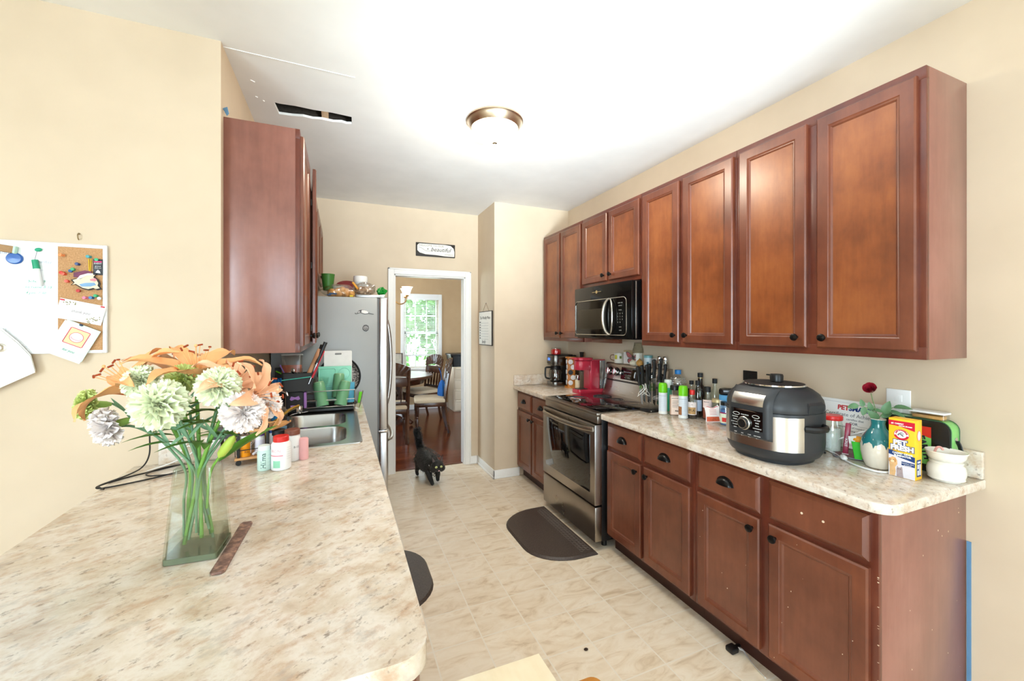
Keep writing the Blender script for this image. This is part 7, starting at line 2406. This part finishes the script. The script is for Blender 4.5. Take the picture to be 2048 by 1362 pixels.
pins = [(-.128, .166, 'orange', (240, 150, 96)), (-.050, .165, 'teal', (70, 160, 170)), (-.084, .134, 'navy', (50, 70, 120)), (-.098, .113, 'green', (60, 170, 110)), (-.106, .106, 'dark blue', (40, 90, 150)), (-.127, .098, 'red', (216, 60, 50)), (-.123, .094, 'orange red', (226, 90, 60)), (-.115, .066, 'coral', (230, 90, 70)), (-.083, .030, 'dark red', (190, 50, 50)),
        (-.060, .003, 'pink', (236, 130, 160)), (-.042, .004, 'blue', (50, 120, 180)), (-.030, .012, 'emerald', (40, 160, 100)), (-.020, .002, 'white', (240, 240, 236))]
where = ['at the top left of the cork', 'holding the yellow tassel', 'in the upper middle of the cork', 'just right of the dark blue pin', 'just left of the green pin', 'at the left edge of the cork', 'touching the red pin at the left edge', 'below the red and orange pair', 'below the fish ornament', 'left of the row above the card', 'in the middle of the row above the card', 'above the row of pins by the card', 'right of the row above the card']
for k, (dx, dz, cn, rgb) in enumerate(pins):
    solo('push_pin', MB().lathe([(.0055, 0), (.004, .004), (.0045, .010), (.0065, .013), (.0055, .016), (0, .0165)], seg=12, mtx=Matrix.Rotation(R_(90), 4, 'X') @ Matrix.Rotation(R_((k * 37) % 30 - 15), 4, 'Y')), mat('pin_%d' % k, rgb, .35), '%s push pin %s' % (cn, where[k]), 'push pin', onboard(dx, dz, .0142), group='push pins in the cork panel')
t = thing('graduation_tassel', 'yellow tassel cord hanging from the teal push pin', 'tassel', onboard(-.050, .157, .017))
part('cord', MB().tube([(-.003, 0, 0), (-.001, -.001, -.06)], .0016, 6).tube([(.004, 0, 0), (.001, -.001, -.06)], .0016, 6), mat('yellow_cord', (226, 186, 40), .7), t)
part('tie', MB().ball((0, -.001, -.062), .003, 8, 6), mat('yellow_cord', (226, 186, 40), .7), t)
t = thing('black_ticket', 'small black printed card at the upper right of the cork', 'card', onboard(-.026, .128, .0155))
part('card', MB().box(-.0145, .0145, -.001, .001, -.033, .030, .0005), mat('black_card', (40, 40, 46), .4), t)
m = MB().text('EVENT', .008, (0, -.0012, .012)).text('general', .006, (0, -.0012, .002)).text('admit one', .005, (0, -.0012, -.005))
m.prism([(-.008, -.024), (.008, -.026), (.006, -.018), (0, -.012), (-.004, -.018)], 0, .0006, mtx=Matrix.Translation((0, -.001, 0)) @ Matrix.Rotation(PI / 2, 4, 'X'))
part('white_print', m, WHITE, t)
part('pink_print', MB().box(-.012, .012, -.0013, -.0009, .017, .022), mat('pink_print', (226, 60, 120), .5), t)
part('pin', MB().lathe([(.005, 0), (.006, .008), (0, .009)], seg=12, mtx=Matrix.Translation((-.002, -.001, .027)) @ Matrix.Rotation(PI / 2, 4, 'X')), mat('green_pin_head', (60, 180, 130), .4), t)
# cut-out fish ornament
fo = thing('fish_ornament', 'cut out wooden fish ornament with a striped hat on the cork', 'ornament', onboard(-.060, .066, .0185), rot=(0, R_(-8), 0))
RX_ = Matrix.Rotation(PI / 2, 4, 'X')
out = [(-.042, .012), (-.036, .0), (-.046, -.008), (-.034, -.006), (-.024, -.016), (-.014, -.026), (.004, -.034), (.022, -.030), (.03, -.036), (.044, -.034), (.038, -.022), (.042, -.010), (.038, .006), (.028, .018), (.036, .028), (.022, .032), (.002, .026), (-.014, .014), (-.028, .016)]
part('outline', MB().prism(out, 0, .004, mtx=RX_), INK, fo)
part('body', MB().prism([(x * .88 + .0, z * .86) for x, z in out], .004, .0052, mtx=RX_), mat('fish_cream', (236, 214, 182), .5, var=.2, vs=70), fo)
part('hat', MB().prism([(-.032, .022), (-.030, .038), (.004, .044), (.024, .038), (.020, .030), (-.004, .028), (-.018, .018)], .0035, .0062, mtx=RX_), mat('maroon_hat', (110, 40, 74), .5, var=.5, vs=120), fo)
part('hat_brim', MB().prism([(-.024, .012), (-.012, .026), (.012, .032), (.028, .030), (.026, .024), (.008, .024), (-.012, .014)], .005, .0068, mtx=RX_), WHITE, fo)
part('belly', MB().prism([(-.020, -.008), (.0, -.004), (.026, -.006), (.030, -.016), (.012, -.020), (-.014, -.018)], .005, .006, mtx=RX_), mat('fish_blue', (120, 160, 196), .5, var=.2), fo)
part('lip', MB().prism([(.014, .008), (.030, .012), (.036, .004), (.028, -.002), (.016, .002)], .005, .0064, mtx=RX_), mat('fish_pink', (206, 130, 140), .5), fo)
# cards
def card_pl(name, label, cat, c, w, h, ang, off, matl):
    t = thing(name, label, cat, (BX + c[0], WBY - off, BZ + c[1]), rot=(0, R_(ang), 0))
    part('sheet', MB().box(-w / 2, w / 2, -.0012, .0012, -h / 2, h / 2, .0004), matl, t)
    return t
t = card_pl('envelope_card', 'white thank you card pinned across the lower part of the cork', 'card', (-.075, -.052), .140, .078, 13, .0195, PAPER)
m = MB().text('thank you', .014, (.0, -.0015, -.002), shear=.3)
part('lettering', m, mat('faint_grey_marker', (140, 130, 138), .5), t)
m = MB()
r = random.Random(6)
for cx, cz in ((-.045, .022), (-.03, .027), (.04, -.024), (.052, -.016), (.03, -.03)):
    for k in range(7):
        m.lathe([(.0022, 0), (0, .0003)], seg=6, mtx=Matrix.Translation((cx + r.uniform(-.012, .012), -.0013, cz + r.uniform(-.008, .008))) @ RX_)
part('flower_print', m, mat('olive_print', (140, 134, 96), .6), t, kind='stuff')
m = MB()
for x, z in ((-.062, .033), (.060, .034)):
    part('pin', MB().box(x - .006, x + .006, -.006, -.001, z - .002, z + .003, .001), mat('box_red', (206, 26, 54), .45), t)
card_pl('white_card', 'plain white folded card behind the pink bordered birthday card', 'card', (-.100, -.170), .115, .135, 27, .0205, PAPER)
t = card_pl('greeting_card', 'pale green greeting card with a pink framed square, pinned at a tilt', 'card', (-.092, -.165), .110, .132, 26, .0235, mat('pale_green_card', (216, 234, 222), .6, var=.08, vs=30))
m = MB().tube([(x, -.0016, z + .014) for x, z in rrect(.062, .062, .002, 1)], .0016, 5, closed=True)
part('pink_border', m, mat('rose_border', (222, 90, 110), .5), t)
part('yellow_square', MB().box(-.029, .029, -.0017, -.001, -.015, .043), mat('pale_yellow_print', (236, 226, 160), .6), t)
m = MB().lathe([(.021, 0), (.021, .0005), (0, .0006)], seg=28, mtx=Matrix.Translation((0, -.0017, .014)) @ RX_, sy=.9)
part('cake_print', m, mat('pale_pink_print', (244, 224, 230), .6), t)
m = MB().tube([(.021 * math.cos(2 * PI * k / 28), -.0022, .014 + .019 * math.sin(2 * PI * k / 28)) for k in range(28)], .0009, 4, closed=True)
m.tube([(.016 * math.cos(R_(180 + 180 * k / 10)), -.0026, .012 + .008 * math.sin(R_(180 + 180 * k / 10))) for k in range(11)], .0006, 4)
part('cake_outline', m, mat('rose_border', (222, 90, 110), .5), t)
part('lettering', MB().text('for you', .013, (0, -.0016, -.042), shear=.3), mat('teal_print2', (90, 150, 140), .6), t)
part('pin', MB().ball((-.008, -.004, .064), .005, 10, 8, (1.3, .7, .8)), mat('navy_pin', (40, 60, 90), .4), t)
# whiteboard magnets, eraser, marker
solo('blue_magnet', MB().lathe([(.023, 0), (.024, .004), (.020, .008), (0, .009)], seg=28, mtx=RX_, sy=.9), mat('deep_blue_magnet', (30, 90, 170), .3, coat=.3), 'round blue magnet at the upper left of the whiteboard', 'magnet', onboard(-.264, .145, .0136))
t = thing('whiteboard_eraser', 'tan felt whiteboard eraser at the top left corner of the board', 'eraser', onboard(-.290, .180, .0140), rot=(0, R_(8), 0))
part('felt', MB().box(-.035, .030, -.016, 0, -.013, .013, .004), mat('tan_felt', (166, 132, 96), .9, var=.15, vs=150), t)
part('back_edge', MB().box(.028, .036, -.018, 0, -.014, .014, .003), mat('pale_green_edge', (190, 226, 206), .5), t)
t = thing('dry_erase_marker', 'green dry erase marker hanging from a green clip on the whiteboard', 'marker', onboard(-.200, .105, .022), rot=(0, R_(-9), 0))
part('cap', MB().tube([(0, 0, .038), (0, 0, .004)], [.009, .010], 12), mat('green_marker', (40, 160, 120), .4), t)
part('barrel', MB().tube([(0, 0, .004), (0, 0, -.055), (0, 0, -.062)], [.0085, .0085, .005], 12), mat('white_marker_barrel', (236, 240, 240), .35), t)
part('cord', MB().tube([(0, 0, .038), (.010, .004, .072)], .0009, 5), GREYINK, t)
part('clip', MB().ball((.014, .004, .076), .009, 12, 8, (1.2, .6, .8)), mat('green_marker', (40, 160, 120), .4), t)
# white paper hanging at the lower left with a metal grommet
t = thing('hanging_paper', 'large white paper sheet with a metal grommet hanging at the left edge', 'paper', (-1.105, WBY, 1.36))
m = MB()
P2 = [(-.16, .13), (-.055, .115), (-.01, .065), (.025, .015), (.038, -.045), (-.06, -.10), (-.16, -.14)]
m.prism(P2, 0, .002, mtx=Matrix.Translation((0, -.028, 0)) @ RX_)
m.prism([(x * .97, z + .006) for x, z in P2], 0, .002, mtx=Matrix.Translation((0, -.024, 0)) @ RX_)
part('sheet', m, PAPER, t)
part('grommet', MB().lathe([(.016, 0), (.016, .002), (.011, .004), (.007, .002), (0, .002)], seg=24, mtx=Matrix.Translation((-.055, -.030, .050)) @ RX_), SILV, t)
solo('wall_hook', MB().tube(spline([(0, 0, .012), (0, -.010, .008), (.001, -.012, -.004), (0, -.004, -.012)], 4), .0022, 6).ball((0, -.002, .012), .004, 8, 6), mat('brass_hook', (150, 130, 96), .4, .7), 'tiny brass hook on the wall above the cork panel', 'hook', (-1.0, WBY, 1.853) if False else (-.955, WBY, 1.842))

# ------------------------------------------------------------------ on top of and on the side of the fridge
FZ = 1.758
t = bottle('plastic_cup', 'dark green plastic cup standing on the fridge beside the cabinet', -.100, 3.60, [(.034, 0), (.036, .002), (.050, .128), (.051, .132), (.048, .132)], mat('moss_green_plastic', (62, 116, 46), .45), cat='cup', z=FZ + .030)
m = MB()
r = random.Random(9)
BAGP = pane_mat('crinkled_plastic', (.95, .94, .92), .16)
def lumpy(rx, ry, rz, seed, seg=28, rings=16, amp=.12, fr=5):
    rr2 = random.Random(seed)
    ph = [rr2.uniform(0, 6) for _ in range(8)]
    mm = MB()
    def f(u, v):
        a, b_ = 2 * PI * u, PI * (v - .5)
        k = 1 + amp * (math.sin(fr * a + ph[0]) * math.cos(3 * b_ + ph[1]) + .6 * math.sin(2 * fr * a + ph[2] + 4 * b_) + .4 * math.sin(9 * b_ + ph[3] + a * 3))
        return (rx * k * math.cos(a) * math.cos(b_), ry * k * math.sin(a) * math.cos(b_), max(0, rz * (1 + k * math.sin(b_))))
    return mm.grid(f, seg, rings)
t = thing('bread_bag', 'plastic bag of buns lying on the fridge in front of the green cup', 'bag of bread', (-.015, 3.555, FZ - .028))
for k, (dx, dz, s_) in enumerate(((-.055, .0, .9), (-.01, .0, 1), (.045, .0, 1), (.085, .002, .8), (.02, .026, .8))):
    part('bun', lumpy(.040 * s_, .055, .040 * s_, 20 + k, 16, 10, .03, 3), mat('golden_bun', (222, 164, 92), .6, var=.18, vs=30), t, loc=(dx, 0, dz))
part('wrapper', lumpy(.125, .075, .052, 3, 40, 18, .10), BAGP, t)
part('label_print', MB().box(-.075, -.02, -.074, -.072, .02, .032).box(-.09, -.06, -.070, -.068, .012, .020), mat('dark_blue_print', (30, 70, 110), .5), t)
part('clip_print', MB().box(.075, .10, -.072, -.070, .006, .018), mat('yellow_print', (226, 196, 30), .5), t)
t = thing('tortilla_pack', 'dark red edged pack of tortillas leaning behind the bread', 'pack', (.045, 3.66, FZ), rot=(R_(-30), 0, 0))
part('pack', MB().lathe([(.085, 0), (.09, .006), (.09, .012), (.08, .018), (0, .018)], seg=32, mtx=Matrix.Translation((0, 0, .085)) @ Matrix.Rotation(R_(74), 4, 'X') @ Matrix.Diagonal((1, .8, 1, 1))), mat('maroon_wrap', (128, 40, 44), .4), t)
bottle('white_tub', 'low white tub partly hidden behind the green cup on the fridge', -.03, 3.68, [(.045, 0), (.05, .07), (.052, .075)], WHITE, cat='tub', z=FZ)
t = thing('snack_bag', 'clear plastic bag of snacks with a green tied end on the fridge', 'plastic bag', (.175, 3.60, FZ - .0))
part('bag', lumpy(.085, .075, .052, 5, 36, 18, .12), pane_mat('hazy_plastic', (.93, .91, .88), .25), t)
part('snacks', lumpy(.062, .055, .036, 7, 24, 12, .16, 6), mat('pale_snack', (206, 176, 146), .7, var=.35, vs=60), t)
part('green_end', lumpy(.036, .030, .030, 8, 24, 12, .22, 5), mat('green_cellophane', (24, 140, 50), .25, var=.4, vs=60), t, loc=(.135, -.01, .006))
part('orange_wrapper', MB().tube([(-.09, -.03, .10), (-.05, -.055, .045)], .014, 8, flat=(1, .6)), mat('orange_wrapper', (226, 160, 60), .4), t)
bottle('white_lidded_jar', 'white lidded tub standing highest at the back of the fridge top', .148, 3.70, [(.050, 0), (.052, .12)], mat('translucent_white', (226, 234, 238), .4), [(.056, .118), (.057, .15), (.054, .168), (0, .17)], WHITE, cat='tub', z=FZ)
# fridge magnets on the near side
FY = 3.425
mm_ = thing('opossum_magnet', 'white and grey opossum shaped magnet on the fridge side', 'magnet', (.163, FY, 1.613))
body = [(-.052, -.004), (-.038, .012), (-.022, .018), (.0, .018), (.022, .012), (.036, -.002), (.030, -.012), (.006, -.016), (-.014, -.010), (-.026, -.004), (-.040, -.012)]
part('outline', MB().prism(body, 0, .003, mtx=RX_), mat('dark_grey_outline', (70, 70, 72), .5), mm_)
part('fur', MB().prism([(x * .88 + .002, z * .82 + .001) for x, z in body[2:10]], .003, .0042, mtx=RX_), WHITE, mm_)
part('face', MB().prism([(-.050, -.003), (-.036, .009), (-.026, .002), (-.038, -.009)], .003, .0045, mtx=RX_), mat('pale_grey_face', (190, 188, 188), .5), mm_)
part('tail', MB().tube(spline([(.033, -.003, -.006), (.052, -.003, -.012), (.072, -.003, -.014)], 4), .002, 6), mat('dark_grey_outline', (70, 70, 72), .5), mm_)
part('snout_curl', MB().tube(spline([(-.044, -.003, -.010), (-.058, -.003, -.014), (-.066, -.003, -.006)], 4), .002, 6), mat('dark_grey_outline', (70, 70, 72), .5), mm_)
m2 = thing('round_badge_magnet', 'round black and grey badge magnet under the opossum magnet', 'magnet', (.176, FY, 1.488))
part('outline', MB().prism([(.026 * math.cos(2 * PI * k / 9) * (1.0 if k % 2 else .92), .027 * math.sin(2 * PI * k / 9)) for k in range(9)], 0, .003, mtx=RX_), mat('dark_grey_outline', (70, 70, 72), .5), m2)
part('face', MB().prism([(.019 * math.cos(2 * PI * k / 12), .018 * math.sin(2 * PI * k / 12)) for k in range(12)], .003, .004, mtx=RX_), mat('mid_grey_face', (150, 150, 152), .5), m2)
m = MB().tube([(-.012, -.0045, -.004), (0, -.0048, -.010), (.012, -.0045, -.004)], .0015, 5).tube([(-.010, -.0045, .006), (-.004, -.0045, .004)], .0015, 5).tube([(.004, -.0045, .004), (.010, -.0045, .006)], .0015, 5)
part('drawn_lines', m, INK, m2)
